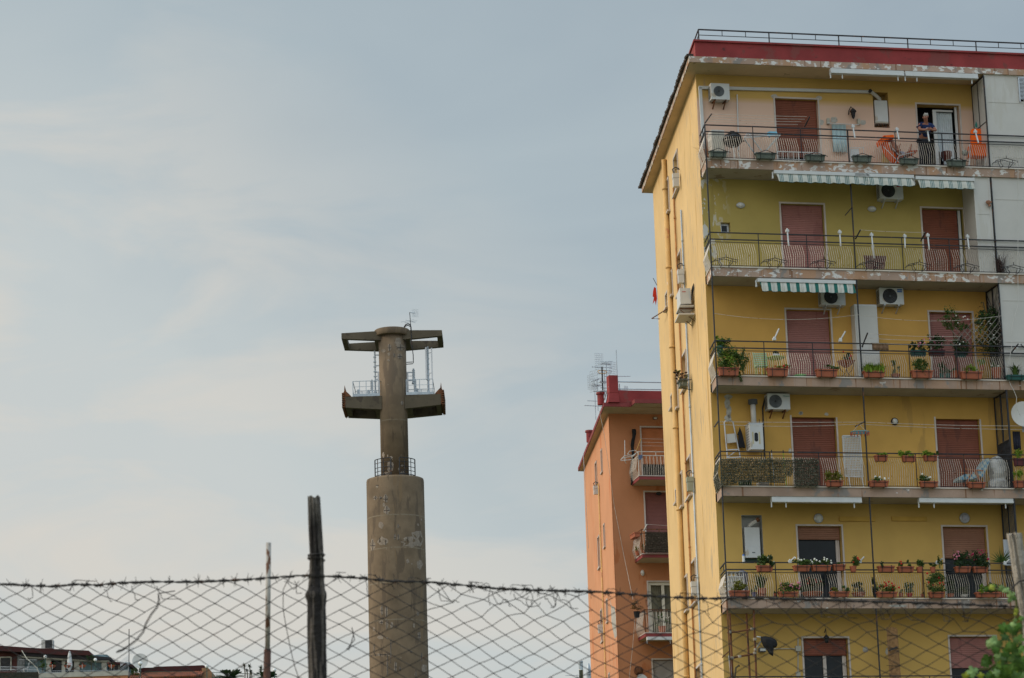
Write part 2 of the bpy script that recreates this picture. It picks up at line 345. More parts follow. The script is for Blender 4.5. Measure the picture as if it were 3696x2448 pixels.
mb=MB(TS); wall(mb,0,SLN,-13.28,15.75,0,-.18,[[a,b,c,d] for a,b,c,d in SW]); mb.build('side_wall',m_side,YB)
mb=MB(); c0=FY.I@(FS.M@Vector((SLN,0,0))); mb.quad((c0.x,c0.y,-13.28),(XR,c0.y,-13.28),(XR,c0.y,15.75),(c0.x,c0.y,15.75)); mb.quad((XR,WY,-13.28),(XR,c0.y,-13.28),(XR,c0.y,15.75),(XR,WY,15.75)); mb.build('rear_wall',m_side,YB)
m_sh_g=mat('shutter_grey',(.33,.30,.27),.7,.12,3); m_sh_m=mat('shutter_mauve',(.36,.27,.24),.7,.1,3)
for i,(a,b,c,d) in enumerate(SW):
    mb=MB(TS)
    for q in ((a-.07,a,c-.04,d+.06),(b,b+.07,c-.04,d+.06),(a,b,d,d+.06)): mb.box(q[0],q[1],0.002,.03,q[2],q[3])
    mb.box(a-.12,b+.12,.002,.10,c-.10,c-.045)
    f=mb.build('window',m_stone,YB); mb=MB(TS)
    z_=d
    while z_>c: mb.box(a,b,-.14,-.12 if int(z_*20)%2 else -.128,max(c,z_-.05),z_); z_-=.05
    mb.build('shutter',(m_sh_m if 0<i<6 and i!=0 else m_sh_g),f)
# balconies
m_rail=m_iron
def railing(par,zt,x0,x1,high,lv):
    mb=MB(); hs=[1.0,.80,.72,.03] if high else [.98,.87,.03]
    for k,h in enumerate(hs): mb.bar((x0,0,zt+h),(x1,0,zt+h),.035 if k<(2 if high else 1) else .018,.03 if k<(2 if high else 1) else .015)
    n=int(round((x1-x0)/BAY))
    for i in range(n+1):
        x=x0+i*BAY
        if x<=x1+.01 and i%3: mb.bar((x,.0,zt),(x,0,zt+hs[0]),.022)
    L0,L1=(x0,0),(x0+WY*K,WY-.02)
    for k,h in enumerate(hs): mb.bar((L0[0],0,zt+h),(L1[0],L1[1],zt+h),.03 if k<2 else .018)
    mb.bar((x0+.4*K,.4,zt+hs[1]),(x0+.4*K,.4,zt+hs[0]),.02)
    r=mb.build('railing',m_rail,par)
    mb=MB(); top=zt+hs[-2]-.04
    for b in range(n):
        xs=x0+b*BAY
        for i in range(20):
            x=xs+.10+i*.0655
            if x>x1: break
            k=.30 if (i//7)%2==0 else .46
            if lv==3: k=.3+.1*math.sin(x*2.2)
            o=-.055
            pts=[(x-.05,0,top),(x,-.045,top-k),(x,0,zt+.03)]
            mb.tube(pts,.0072,3,False)
    for i in range(14):
        y=.06+i*.07; x=x0+y*K; mb.tube([(x,y,top),(x-.09,y,zt+.38),(x,y,zt+.03)],.0065,3,False)
    mb.build('balusters',m_rod,r)
BALC=[]
for i,k in enumerate('ABCDEF'):
    zt=SL[i]; X1=XR
    mb=MB(); mb.box(0,X1,0,WY-.002,zt-.29,zt-.035,sk=K); mb.T=None
    b=mb.build('balcony',m_slab,YB); BALC.append(b)
    MB().box(-.025,X1,-.03,WY-.004,zt-.033,zt,sk=K).build('coping',m_marb,b)
    MB().box(.03,X1-.03,.03,WY-.006,zt-.297,zt-.2925,sk=K).build('soffit',m_soff,b)
    railing(b,zt,0,14.5,i in(0,1,2,4,5),i)
# poles
for j,(x,lo,hi) in enumerate(((0,SL[4],SL[0]+1.0),(4.35,-13,SL[0]+1.0),(8.7,SL[5],SL[0]+1.0))):
    mb=MB(); yq=-.03 if j==0 else .03; mb.bar((x,yq,lo),(x,yq,hi),.034); mb.build('pole',m_iron,YB)
# cornice, parapet, roof rail
mb=MB(); mb.box(-.37,XR+.5,0,13.3,15.71,15.89,sk=K+.002); mb.build('cornice',m_slab,YB)
mb=MB(); mb.box(-.34,XR+.4,.03,13.25,15.704,15.708,sk=K+.002); mb.build('cornice_soffit',m_eave,YB)
mb=MB(); mb.box(-.43,-.33,0.0,13.35,15.892,15.95,sk=0)
vs=[]
for i in range(60):
    y=i*13.4/60; x=-.40+(K+.002)*y; mb2=(x-.03*(i%3==0),y); 
mb=MB()
for i in range(45):
    y=i*.298; x=-.38+(K+.002)*y+.02*U(-1,1); mb.box(x-.04,x+.16,y,y+.30,15.893,15.95+.03*U(0,1))
mb.build('eave_tiles',mat('eave_edge',(.05,.038,.032),.9,.3,3),YB)
mb=MB(); mb.box(-.14,XR,.1,3.2,15.893,16.37,sk=K,sk0=.1); mb.box(-.19,XR,.05,3.25,16.372,16.43,sk=K,sk0=.05); mb.build('parapet',m_red,YB)
mb=MB(); zr=16.77
mb.bar((-.0,.15,zr),(XR,.15,zr),.035); mb.bar((0,.15,zr-.17),(XR,.15,zr-.17),.018)
mb.bar((0,.15,zr),(.42,3.0,zr),.03); mb.bar((0,.15,zr-.17),(.42,3,zr-.17),.018); mb.bar((.42,3,16.4),(.42,3,zr),.03)
i=0; x=0
while x<XR:
    mb.bar((x,.15,16.42 if i%3==0 else zr-.17),(x,.15,zr),.03 if i%3==0 else .018); x+=.715; i+=1
mb.build('roof_railing',m_iron,YB)
# doors
def dooru(z,lv,op,shut,closed,frame=m_stone,fw=.05,label=None,sill=True,right=None):
    a,b,c,d=op; mb=MB()
    mb.box(a-fw,a,WY-.018,WY+.02,c,d+fw); mb.box(b,b+fw,WY-.018,WY+.02,c,d+fw*(lv!=3))
    if lv!=3: mb.box(a,b,WY-.018,WY+.02,d,d+fw)
    f=mb.build('door',frame,YB,label=label) if label else mb.build('door',frame,YB)
    zb=d-(d-c)*closed
    mb=MB(); shutter(mb,a+.02,b-.02-(right or 0),zb,d-.01,WY+.12); mb.build('shutter',shut,f)
    if closed<1: 
        g=MB(); g.box(a+.02,b-.02,WY+.20,WY+.215,c,zb); g.build('glass',m_glass,f)
        g=MB(); g.box(b-.14,b-.08,WY+.155,WY+.195,c,zb); g.box(b-.075,b-.03,WY+.16,WY+.19,c,zb); g.build('sash',m_stone,f)
    return f
dooru(1,0,OP['A1'],m_shut,.80,label='brown shuttered door over a low white gate')
dooru(3,1,OP['B1'],m_shut2,1,frame=WHT_F if False else m_stone,label='closed pinkish brown shuttered door left on the olive wall')
f=dooru(4,1,OP['B2'],m_shut,1,label='closed red brown shuttered door beside a half open white leaf',right=.14)
a,b,c,d=OP['B2']; MB().box(b-.135,b-.06,WY+.08,WY+.13,c,d-.02).build('leaf',m_white,f)
dooru(5,2,OP['C1'],m_shut2,.90,label='pink shuttered door beside the white locker')
dooru(6,2,OP['C2'],m_shut2,1,label='pink shuttered door partly hidden by creeper')
dooru(7,3,OP['D1'],m_shut,1,label='dark red shutter without a light lintel')
dooru(8,3,OP['D2'],m_shut,.94,label='dark red shutter with a ragged lintel')
dooru(9,4,OP['E1'],m_shut3,.17,label='open dark doorway with the shutter nearly raised')
dooru(10,4,OP['E2'],m_shut3,.41,label='half lowered tan shutter over a dark doorway')
dooru(11,5,OP['F1'],m_shut,.22,label='lowest left door with a short shutter over dark glass')
dooru(12,5,OP['F2'],m_shut2,.4,label='lowest right door with a half lowered mauve shutter')
# open door of the leaning man
a,b,c,d=OP['A2']; mb=MB(); fw=.05
mb.box(a-fw,a,WY-.018,WY+.02,c,d+fw); mb.box(b,b+fw,WY-.018,WY+.02,c,d+fw); mb.box(a,b,WY-.018,WY+.02,d,d+fw)
f=mb.build('door',m_stone,YB,label='open sliding door with a net curtain')
x1,_=fp(2,1010,900);x2,_=fp(2,1040,900);x3,_=fp(2,1186,900)
mb=MB(); mb.box(x1,x2,WY+.1,WY+.15,c,d-.12); mb.box(x2,x3,WY+.1,WY+.15,d-.17,d-.12); mb.box(x2,x3,WY+.1,WY+.15,c,c+.06); mb.build('sash',m_white,f)
mb=MB(); 
for i in range(16):
    xa=x2+(x3-x2)*i/16; xb=x2+(x3-x2)*(i+1)/16; y_=WY+.20+.02*(i%2); y2=WY+.20+.02*((i+1)%2)
    zb=c+.06+ (0.0 if i>8 else .9-i*.1); mb.quad((xa,y_,zb),(xb,y2,zb-.05 if i<=8 else zb),(xb,y2,d-.17),(xa,y_,d-.17))
mb.build('curtain',mat('net_curtain',(.52,.58,.62),.9,.1,6),f)
mb=MB(); mb.box(b-.10,b-.03,WY+.12,WY+.17,c,d); mb.build('jamb',m_white,f)
# low white gate in front of A1
g0=FY.P(1,1240,1165,.9); g1=FY.P(1,1610,1185,.9)
mb=MB()
for h in (.02,.30,.56): mb.bar((g0.x,.92,SL[0]+.06+h*.9),(g1.x,.92,SL[0]+.06+h*.9),.025)
for i in range(9): x=g0.x+(g1.x-g0.x)*i/8; mb.bar((x,.92,SL[0]),(x,.92,SL[0]+.57),.03 if i%4==0 else .012)
mb.build('low_gate',m_white,YB)
# white verandas and partitions at the right
def panelwall(name,par,x0,x1,z0,z1,y,cols,rows,ma,t=.03,lab=None):
    mb=MB(); 
    for i in range(cols):
        for j in range(len(rows)-1):
            a=x0+(x1-x0)*i/cols; b=x0+(x1-x0)*(i+1)/cols; mb.box(a+.03,b-.03,y,y+t,z0+(z1-z0)*rows[j]+.02,z0+(z1-z0)*rows[j+1]-.02)
    for i in range(cols+1):
        a=x0+(x1-x0)*i/cols; mb.box(a-.03,a+.03,y-.012,y+t,z0,z1)
    for r_ in rows:
        for i in range(cols): mb.box(x0+(x1-x0)*i/cols+.03,x0+(x1-x0)*(i+1)/cols-.03,y-.008,y+t-.005,z0+(z1-z0)*r_-.02,z0+(z1-z0)*r_+.02)
    return mb.build(name,ma,par,label=lab) if lab else mb.build(name,ma,par)

for i,(x0,rows) in enumerate(((8.75,(0,.12,.71,1)),(8.76,(0,.3,.78,1)),(8.76,(0,.4,.83,1)))):
    zt=SL[i]; zz=(15.70 if i==0 else SL[i-1]-.30)
    v=panelwall('veranda',YB,x0,x0+6.0,zt+.005,zz,.06,5,rows,m_whp,lab='white panelled enclosure at the right end, %s balcony'%('top','second','third')[i])
    if i==0:
        lx,lz=fp(2,1745,545,.05); mb=MB()
        for k in range(16): mb.box(lx+.03,lx+.7,.0,.045,lz-.04-k*.042,lz-.02-k*.042)
        mb.box(lx,lx+.03,.0,.05,lz-.75,lz+.02); mb.box(lx,lx+.8,0,.05,lz,lz+.03); mb.build('louvre',m_alu,v)
        MB().box(lx+.03,lx+.7,.05,.058,lz-.72,lz).build('louvre_back',m_dark,v)
# floor B white corner box in front of the olive wall
x0=8.18
v=panelwall('white_column',YB,x0,8.64,SL[1]+.005,SL[0]-.3,.06,1,(0,.62,1),m_whp)
mb=MB(); mb.box(x0-.005,x0+.03,.10,WY-.01,SL[1],SL[0]-.3); mb.build('side_panel',m_whp,YB)
# grey ribbed panel of the top floor partition
def sidepart(x,zt,zz,kind,ma,mf):
    mb=MB(); 
    for y in (.03,.55,WY-.03): mb.bar((x,y,zt),(x,y,zz),.035)
    for z_ in (zt+.05,zt+(zz-zt)*.5,zz-.03): mb.bar((x,.03,z_),(x,WY-.03,z_),.03)
    f=mb.build('partition',mf,YB); mb=MB()
    if kind=='rib':
        for k in range(16): y=.05+k*.0615; mb.box(x-.01+.006*(k%2),x+.012,y,y+.06,zt+.05,zz-.05)
    elif kind=='lattice':
        for k in range(-14,18):
            for sg in (1,-1):
                y0=0.03; z0=zt+k*.17+ (0 if sg>0 else .9); y1=WY-.03; z1=z0+sg*1.3
                if min(z0,z1)>zt-.2 and max(z0,z1)<zz+.1: mb.bar((x,y0,z0),(x,y1,z1),.012)
    elif kind=='mesh':
        for k in range(34): y=.04+k*.029; mb.bar((x,y,zt+.03),(x,y,zz-.03 if k%3==0 else zt+(zz-zt)*.5),.011)
        for k in range(10): mb.bar((x,.04,zt+.05+k*.13),(x,WY-.04,zt+.05+k*.13),.012)
    elif kind=='slat':
        for k in range(11): y=.05+k*.09; mb.bar((x,y,zt+.03),(x,y,zz-.03),.02)
    mb.build('infill',ma,f); return f
sidepart(8.70,SL[0],15.66,'rib',m_whp,m_iron)
sidepart(8.70,SL[2],SL[1]-.3,'lattice',m_iron,m_iron)
sidepart(8.72,SL[3],SL[2]-.3,'mesh',m_iron,m_iron)
sidepart(8.71,SL[4],SL[3]-.3,'slat',m_iron,m_iron)
MB().box(8.73,8.745,.1,WY-.01,SL[2],SL[1]-.3).build('side_panel',m_whp,YB)
# wall patches (bare cement) on storeys A and D
def blob(z,cx,cy,rx,ry,d=WY-.004,n=16,ir=.2):
    pts=[(cx+rx*math.cos(6.283*k/n)*(1+U(-ir,ir)),cy+ry*math.sin(6.283*k/n)*(1+U(-ir,ir))) for k in range(n)]
    return [FY.L(z,x,y,d) for x,y in pts]
mb=MB()
for z,cx,cy,rx,ry in ((2,122,915,32,27),(2,383,938,27,24),(2,10,935,22,26),(1,1212,705,28,18),(1,1605,722,28,20),(7,1537,320,26,22),(7,1857,333,26,18),(7,1398,795,20,32),(7,622,110,55,30),(7,610,190,34,75),(7,628,300,34,80),(7,618,380,42,40),(12,283,893,34,42),(12,570,915,24,48),(5,1840,1532,22,20),(10,650,1358,110,16)):
    mb=MB()
    if z==10: mb.prism(blob(z,cx,cy,rx,ry,-.006,20,.3),-.006,-.002)
    else: mb.prism(blob(z,cx,cy,rx,ry),WY-.006,WY-.001)
    mb.build('plaster_patch',mat('bare_cement',(.43,.41,.37),.95,.2,6,[((.34,.31,.27),.55,(9,9,9))]),YB)
mb=MB()
for z,x0,y0,x1,y1 in ((10,580,290,1000,325),(9,1935,290,2365,328)):
    a,t=FY.L(z,x0,y0,WY-.05); b,_=FY.L(z,x1,y0,WY-.05); _,q=FY.L(z,x0,y1,WY-.05); mb.box(a,b,WY-.05,WY-.002,q-.02,t+.02)
mb.build('wall_duct',mat('duct_ochre',(.50,.30,.06),.7),YB)
# side wall pipes
def spipe(pts,r,ma,name='drainpipe',o=.08,lab=None):
    q=[]
    for z,x,y in pts:
        s,h=FS.L(z,x,y,o); q.append((s,o,h))
    d0=q[0]; 
    zb=-13.0; k=(q[-1][0]-q[0][0])/(q[-1][2]-q[0][2]) if len(q)>1 else 0
    s0=sum(p[0] for p in q)/len(q); q=[(s0,o,q[0][2]),(s0,o,zb)]
    mb=MB(TS); mb.tube(q,r,10)
    z_=q[0][2]-1
    while z_>-10: mb.tube([(s0,o,z_),(s0,o,z_+.06)],r*1.25,10); z_-=2.6
    kw={'label':lab} if lab else {}
    mb.build(name,ma,YB,smooth=True,**kw); return s0
m_pipe=mat('pipe_ochre',(.62,.38,.14),.6,.12,2,[((.50,.22,.10),.64,(3,3,1.2)),((.60,.45,.33),.68,(4,4,2))])
S_FAT=spipe([(20,220,1150),(5,400,900),(13,985,800),(14,1060,1000)],.085,m_pipe,lab='fat ochre drainpipe down the side wall')
S_RUST=spipe([(3,410,240),(13,1060,700),(14,1130,900)],.03,mat('pipe_rust',(.42,.19,.06),.7,.3,3),o=.05,lab='thin rusty pipe down the side wall')
S_GREY=spipe([(3,490,500),(13,1130,900),(14,1190,700)],.03,m_galv,o=.05,lab='thin grey pipe down the side wall')
# white trunking pipes on top storey
mb=MB(); 
for z,x0,y0,z2,x1,y1,wd in ((1,545,628,2,458,668,.09),(1,555,625,1,590,1200,.09),(1,883,690,1,897,1180,.03)):
    p=FY.P(z,x0,y0,WY-.05); q=FY.P(z2,x1,y1,WY-.05); mb.bar(p,q,wd*.7,wd)
mb.build('trunking',m_white,YB)

a,b,c,d=OP['F1']; f=[o for o in YB.children if o.get('label')=='lowest left door with a short shutter over dark glass'][0]
MB().box(a+(b-a)*.46,a+(b-a)*.53,WY+.15,WY+.195,c,c+(d-c)*.78).build('sash',m_stone,f)
# ================================================================ orange apartment building
OB=thing('apartment_building','orange rendered apartment building with dark red cornice partly hidden behind the yellow one','apartment building',FO,(0,0,0))
OY=1.33; OS=[3.2,0.0,-3.2]; XO=9.0
def od(z,x0,yt,wd,zb): a,t=FO.L(z,x0,yt,OY); return [a,a+wd,zb,t]
OD=[od(13,668,792,1.25,3.2),od(14,702,-135,1.25,0),od(14,733,688,1.25,-3.2),od(14,775,1400,1.25,-6.4)]
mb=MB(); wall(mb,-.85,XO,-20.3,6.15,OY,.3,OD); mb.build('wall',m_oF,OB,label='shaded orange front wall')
TO=lambda p: FO.I@(FOS.M@p)
def osw(z,x,yt,yb,wd): s,zt=FOS.L(z,x,yt,0); s2,zb=FOS.L(z,x,yb,0); s=(s+s2)/2; return [s,s+wd,zb,zt]
OW=[osw(13,315,985,1195,.45),osw(13,266,1095,1300,.7),osw(14,340,150,360,.45),osw(14,292,255,550,.7),osw(14,366,840,1045,.45),osw(14,318,930,1225,.7),osw(14,387,1520,1700,.45)]
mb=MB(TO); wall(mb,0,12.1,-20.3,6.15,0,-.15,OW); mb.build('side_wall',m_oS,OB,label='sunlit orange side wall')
for a,b,c,d in OW:
    mb=MB(TO)
    for q in ((a-.05,a,c,d+.05),(b,b+.05,c,d+.05),(a,b,d,d+.05)): mb.box(q[0],q[1],.002,.03,q[2],q[3])
    mb.box(a-.07,b+.07,.002,.07,c-.08,c-.002); f=mb.build('window',m_stone,OB); MB(TO).box(a,b,-.12,-.10,c,d).build('shutter',m_sh_g,f)
mb=MB(); c1=FO.I@(FOS.M@Vector((12.1,0,0))); mb.quad((c1.x,c1.y,-20.3),(XO,c1.y,-20.3),(XO,c1.y,6.1),(c1.x,c1.y,6.1)); mb.quad((XO,OY,-20.3),(XO,c1.y,-20.3),(XO,c1.y,6.1),(XO,OY,6.1)); mb.build('rear_wall',m_oS,OB)
mb=MB(); mb.quad((-.6,OY+.8,-20),(XO,OY+.8,-20),(XO,OY+.8,6),(-.6,OY+.8,6)); mb.build('dark_backing',m_dark,OB)  # same near-black sheet, standing in for the shade inside the rooms
KO=.155
mb=MB(); mb.box(-1.37,XO,0,13.7,6.04,6.20,sk=KO); mb.box(-.25,XO,-.73,-.002,6.04,6.20); mb.build('cornice',m_dred,OB)
mb=MB(); mb.box(-1.34,XO,.03,13.6,6.03,6.037,sk=KO); mb.box(-.22,XO,-.70,-.03,6.031,6.037); mb.build('soffit',mat('soffit_sand',(.46,.36,.24),.9,.1,1.5),OB)
mb=MB(); mb.box(-.72,XO,.0,3,6.207,6.72,sk=KO); mb.build('parapet',m_red,OB)
mb=MB(); mb.box(-1.12,-.725,-.02,.40,6.21,6.6); mb.add([(-1.18,-.08,6.21),(-.70,-.08,6.21),(-.70,.45,6.21),(-1.18,.45,6.21),(-1.10,-.02,6.62),(-.74,-.02,6.62),(-.74,.38,6.62),(-1.10,.38,6.62)],[(0,1,5,4),(1,2,6,5),(2,3,7,6),(3,0,4,7)])
mb.box(-1.11,-.73,-.03,.39,6.62,7.34); mb.build('parapet_pier',m_red,OB)
mb=MB(); mb.tube([(-.73,.1,7.10),(XO,.1,7.10)],.025); mb.tube([(-.70,.1,6.80),(XO,.1,6.80)],.022); mb.tube([(-.64,.1,6.72),(-.64,.1,7.02)],.015); mb.tube([(-1.1,.1,6.9),(-1.0,1.6,6.5)],.02); mb.build('roof_railing',m_galv,OB)
for z,x,y in ((13,280,620),(13,175,870)):
    p=FO.P(z,x,y,.5 if x>200 else 8); mb=MB(); mb.lathe((p.x+.1,p.y,6.21),[(.14,0),(.14,.42),(.19,.44),(.17,.52)],10); mb.build('roof_vent',m_red,OB)
for i,(a,b,c,d) in enumerate(OD):
    mb=MB(); mb.box(a-.06,a,OY-.02,OY+.03,c,d+.06); mb.box(b,b+.06,OY-.02,OY+.03,c,d+.06); mb.box(a,b,OY-.02,OY+.03,d,d+.06)
    f=mb.build('door',m_stone,OB); zb=[c+.75,c,None,c][i]
    mb=MB()
    if zb is None:
        for x in (a,(a+b)/2-.06,b-.12): mb.box(x,x+.12,OY+.06,OY+.1,c,d)
        mb.box(a,b,OY+.055,OY+.095,d-.12,d); mb.build('sash',mat('sash_cream',(.62,.58,.48),.5,.05,3),f)
        mb=MB()
        for k in range(24): x=a+.1+k*(b-a-.2)/24; mb.quad((x,OY+.17+.012*(k%2),c),(x+(b-a-.2)/24,OY+.17+.012*((k+1)%2),c),(x+(b-a-.2)/24,OY+.17+.012*((k+1)%2),d),(x,OY+.17+.012*(k%2),d))
        mb.build('curtain',mat('curtain_ochre',(.14,.13,.09),.9,.35,2),f)
        continue
    shutter(mb,a+.01,b-.01,zb,d-.01,OY+.12); mb.build('shutter',[mat('shutter_orange',(.50,.185,.075),.6,.1,2),mat('shutter_plum',(.24,.095,.082),.6,.1,2),None,mat('shutter_silver',(.34,.31,.29),.6,.1,2)][i],f)
    if zb>c: MB().box(a,b,OY+.2,OY+.21,c,zb).build('glass',m_glass,f)
for i,zt in enumerate(OS):
    mb=MB(); mb.box(0,XO,0,OY-.003,zt-.17,zt-.035,sk=.03); b=mb.build('balcony',m_dred,OB)
    mb=MB(); mb.box(-.02,XO,-.02,OY-.004,zt-.033,zt,sk=.03); mb.build('coping',m_stone,b)
    mb=MB(); mb.box(.02,XO,.02,OY-.005,zt-.178,zt-.172,sk=.03); mb.build('soffit',mat('soffit_sand',(1,1,1)),b)
    mb=MB(); hs=[.98,.82] if i!=2 else [.92,.86]
    for h in hs:
        mb.bar((0,0,zt+h),(XO,0,zt+h),.03); mb.bar((0,0,zt+h),(.04,OY-.03,zt+h),.03)
    mb.bar((0,0,zt),(0,0,zt+hs[0]),.035); x=.74
    while x<XO: mb.bar((x,0,zt+hs[1]),(x,0,zt+hs[0]),.025); x+=.75
    r=mb.build('railing',[m_rod,m_rust,m_rust][i],b); mb=MB()
    for k in range(int(XO/.075)):
        x=.07+k*.075; mb.tube([(x+(.03 if k%2 else -.03),0,zt+hs[1]),(x,-.06,zt+.28),(x,0,zt+.02)],.008,3,False)
    for k in range(12): y=.1+k*.1; mb.tube([(0,y,zt+hs[1]),(-.09,y,zt+.28),(0,y,zt+.02)],.008,3,False)
    mb.build('balusters',m_rod,r)
mb=MB(TO); s,h=FOS.L(13,280,1300,.05); s2,h2=FOS.L(14,330,1200,.05); s=(s+s2)/2; mb.tube([(s,.05,h),(s,.05,-20)],.03,8); mb.build('drainpipe',m_pipe,OB,smooth=True)
mb=MB(TO); pts=[FOS.L(14,x,y,.004) for x,y in ((388,850),(398,905),(425,915),(438,990),(440,1090),(448,1180),(430,1205),(412,1130),(398,1050),(395,940))]
mb.prism(pts,.002,.006); mb.build('plaster_patch',mat('bare_cement',(1,1,1)),OB)
# things on and beside the orange building
def lamp_wall(fr,z,x,y,d,r,label,ma,dark=None,sc=(1,1),group='round wall lamps'):
    p=fr.P(z,x,y,d); t=thing('wall_lamp',label,'wall lamp',fr,p,group)
    mb=MB(); mb.lathe(p,[(r,.0),(r,-.03),(r*.8,-.05)],16,'y',sc); mb.build('base',dark or ma,t,smooth=True)
    mb=MB(); mb.ball(p+Vector((0,-.05,0)),r*.74,14,7,(sc[0],.7,sc[1])); mb.build('lamp_glass',ma,t,smooth=True)
m_lg=mat('lamp_glass',(.62,.62,.60),.3,.05,3)
lamp_wall(FO,13,795,708,OY-.01,.11,'oval wall lamp above the top orange balcony',m_lg,m_iron,(1,.55))
lamp_wall(FO,13,830,1397,OY-.01,.12,'dark wall lamp above the plum shutter on the orange wall',m_grille,m_iron,(1,.6))
lamp_wall(FO,14,682,604,OY-.01,.11,'pale oval wall lamp left above the cream framed window on the orange wall',m_lg,m_lg,(.7,1.1))
lamp_wall(FO,14,645,1500,OY-.01,.19,'dirty round vent cover low on the orange wall beside the small dish',m_rust,m_rust)
# rolled umbrella
p=FO.P(13,600,810,OY-.15); q=FO.P(13,578,1315,OY-.15); t=thing('rolled_awning','long black wrapped pole standing against the orange wall by the top balcony','wrapped pole',FO,(q.x,q.y,q.z))
mb=MB(); n=14; mb.tube([q.lerp(p,i/n)+Vector((.03*math.sin(i*1.1),0,0)) for i in range(n+1)],[.03+.05*(i/n)*(1.15 if i%3 else .8) for i in range(n+1)],8); mb.build('cloth',m_black,t,smooth=True)
mb=MB(); mb.tube([q+Vector((0,0,-.02)),q+Vector((.01,0,.4))],.02); mb.build('pole',m_iron,t)
# drying line arms of the top orange balcony
def line_set(fr,label,arms,lines,ma=m_iron,gp='clotheslines on the balconies',r=.018):
    p=Vector(arms[0][0]); t=thing('clothesline',label,'clothesline',fr,p,gp)
    for a,b in arms: mb=MB(); mb.bar(a,b,r*1.6); mb.build('arm',ma,t)
    for a,b,sg in lines:
        a=Vector(a);b=Vector(b); mb=MB(); mb.tube([a.lerp(b,i/8)-Vector((0,0,sg*4*(i/8)*(1-i/8))) for i in range(9)],.005,4,False); mb.build('line',m_rod,t)
    return t
a=FO.P(13,628,1000,0); b=FO.P(13,668,895,-.35); e=Vector((XO,b.y,b.z))
line_set(FO,'clothesline strung in front of the top orange balcony',[(a,b)],[(b.lerp(a,k),e+(a-b)*k,.02) for k in (0,.3,.6)],mat('arm_ochre',(.4,.22,.06),.6))
# white drying loops
t=thing('drying_rack','white tangled folding rack hanging off the side of the top orange balcony','drying rack',FO,FO.P(13,580,1060,.3),None)
mb=MB()
for pts in (((545,1035),(560,1010),(610,1000),(635,1015),(590,1050),(545,1035)),((482,1090),(515,1050),(580,1045),(590,1085),(482,1095)),((518,910),(520,1100),(530,1120)),((490,1075),(600,1050),(640,1010))):
    mb.tube([FO.P(13,x,y,.3-.15*(i%2)) for i,(x,y) in enumerate(pts)],.014,5)
mb.build('frame',m_white,t); 
p=FO.P(13,660,1062,-.06); t=thing('cloth','blue grey rag on the rail of the top orange balcony','cloth',FO,p)
mb=MB(); mb.prism([FO.L(13,x,y,-.06) for x,y in ((642,1045),(680,1042),(676,1070),(660,1090),(645,1080))],-.09,-.04); mb.build('fabric',mat('rag_blue',(.10,.13,.22),.9,.4,12),t)
# reed screen on middle balcony
p=FO.P(14,700,420,-.1); t=thing('reed_screen','dark brown reed screen covering the middle orange balcony rail','screen',FO,p)
mb=MB(); x0=FO.L(14,712,300,-.1)[0]; z=.05
for i in range(40):
    zz=.02+i*.021; mb.bar((x0+U(-.04,.02)+ (0 if zz>.3 else -.05),-.12+U(-.015,.015),zz),(XO,-.12,zz+U(-.005,.005)),.012,.022)
for k in range(900): x=U(x0,5); zz=U(0,.88); mb.bar((x,-.135,zz),(x+U(.03,.1),-.14,zz+U(-.03,.03)),.007)
mb.build('reeds',mat('reed_dark',(.055,.042,.030),.95,.5,16,[((.16,.12,.09),.60,(14,14,20))]),t)
line_set(FO,'clothesline with a white arm over the reed screen',[(FO.P(14,690,222,0),FO.P(14,724,160,-.3))],[(FO.P(14,724,160,-.3),(XO,-.3,FO.P(14,724,160,-.3).z-.1),.1)],m_white)
p=FO.P(14,720,1195,-.05)
def cassette(fr,label,a,b,h,gp,dep=.16,ma=None,hooks=True):
    t=thing('awning',label,'awning',fr,a,gp); mb=MB(); d=b-a
    mb.bar(a,b,dep,h); mb.build('cassette',ma or m_white,t)
    mb=MB(); mb.bar(a+Vector((0,-dep*.5-.004,-h*.33)),b+Vector((0,-dep*.5-.004,-h*.33)),.02,h*.3); mb.build('front_bar',m_white,t)
    if hooks:
        for k in (.0,.16,.92): 
            q=a.lerp(b,k); mb=MB(); mb.box(q.x-.015,q.x+.015,q.y-.03,q.y,q.z-h/2-.14,q.z-h/2+.01); mb.build('bracket',m_white,t)
    return t
a=FO.P(14,722,1205,-.06); cassette(FO,'white rolled awning under the lowest orange balcony slab',a,Vector((6,a.y,a.z)),.13,'white rolled awnings')
def hang_box(fr,z,x,y,ww,hh,label,ma,cat='hanging box'):
    s,h=fr.L(z,x,y,.15); t=thing('hanging_box',label,cat,fr,(s,.15,h),'boxes hung on the side walls')
    mb=MB(); mb.box(s-.10,s+.10,.06,.24,h-hh/2,h+hh*.12); mb.box(s-.11,s+.11,.05,.25,h+hh*.14,h+hh*.5); mb.build('box',ma,t)
    mb=MB(); mb.tube([(s,.03,h+hh*.9),(s,.15,h+hh*1.0),(s,.24,h+hh*.85),(s,.2,h+hh*.45)],.018,6); mb.tube([(s-.1,.03,h+hh*.75),(s-.1,.15,h+hh*.8),(s-.1,.2,h+hh*.45)],.012,6); mb.build('bracket',m_iron,t)
hang_box(FOS,13,254,1365,.3,.36,'white box hung below the slit window of the orange side wall',m_white)
hang_box(FOS,14,296,1118,.3,.36,'white box hung low on the orange side wall beside the peeled patch',m_white)
hang_box(FS,20,312,1325,.3,.42,'white box under the topmost window of the yellow side wall',m_white)
hang_box(FS,3,490,1243,.3,.42,'white box beside the second window from the top of the yellow side wall',m_white)
hang_box(FS,13,1113,1310,.3,.42,'grey green box by the fourth window of the yellow side wall',mat('box_green',(.30,.33,.27),.6))
hang_box(FS,14,1157,750,.3,.42,'white box by the fifth window of the yellow side wall behind the barbed wire',m_white)
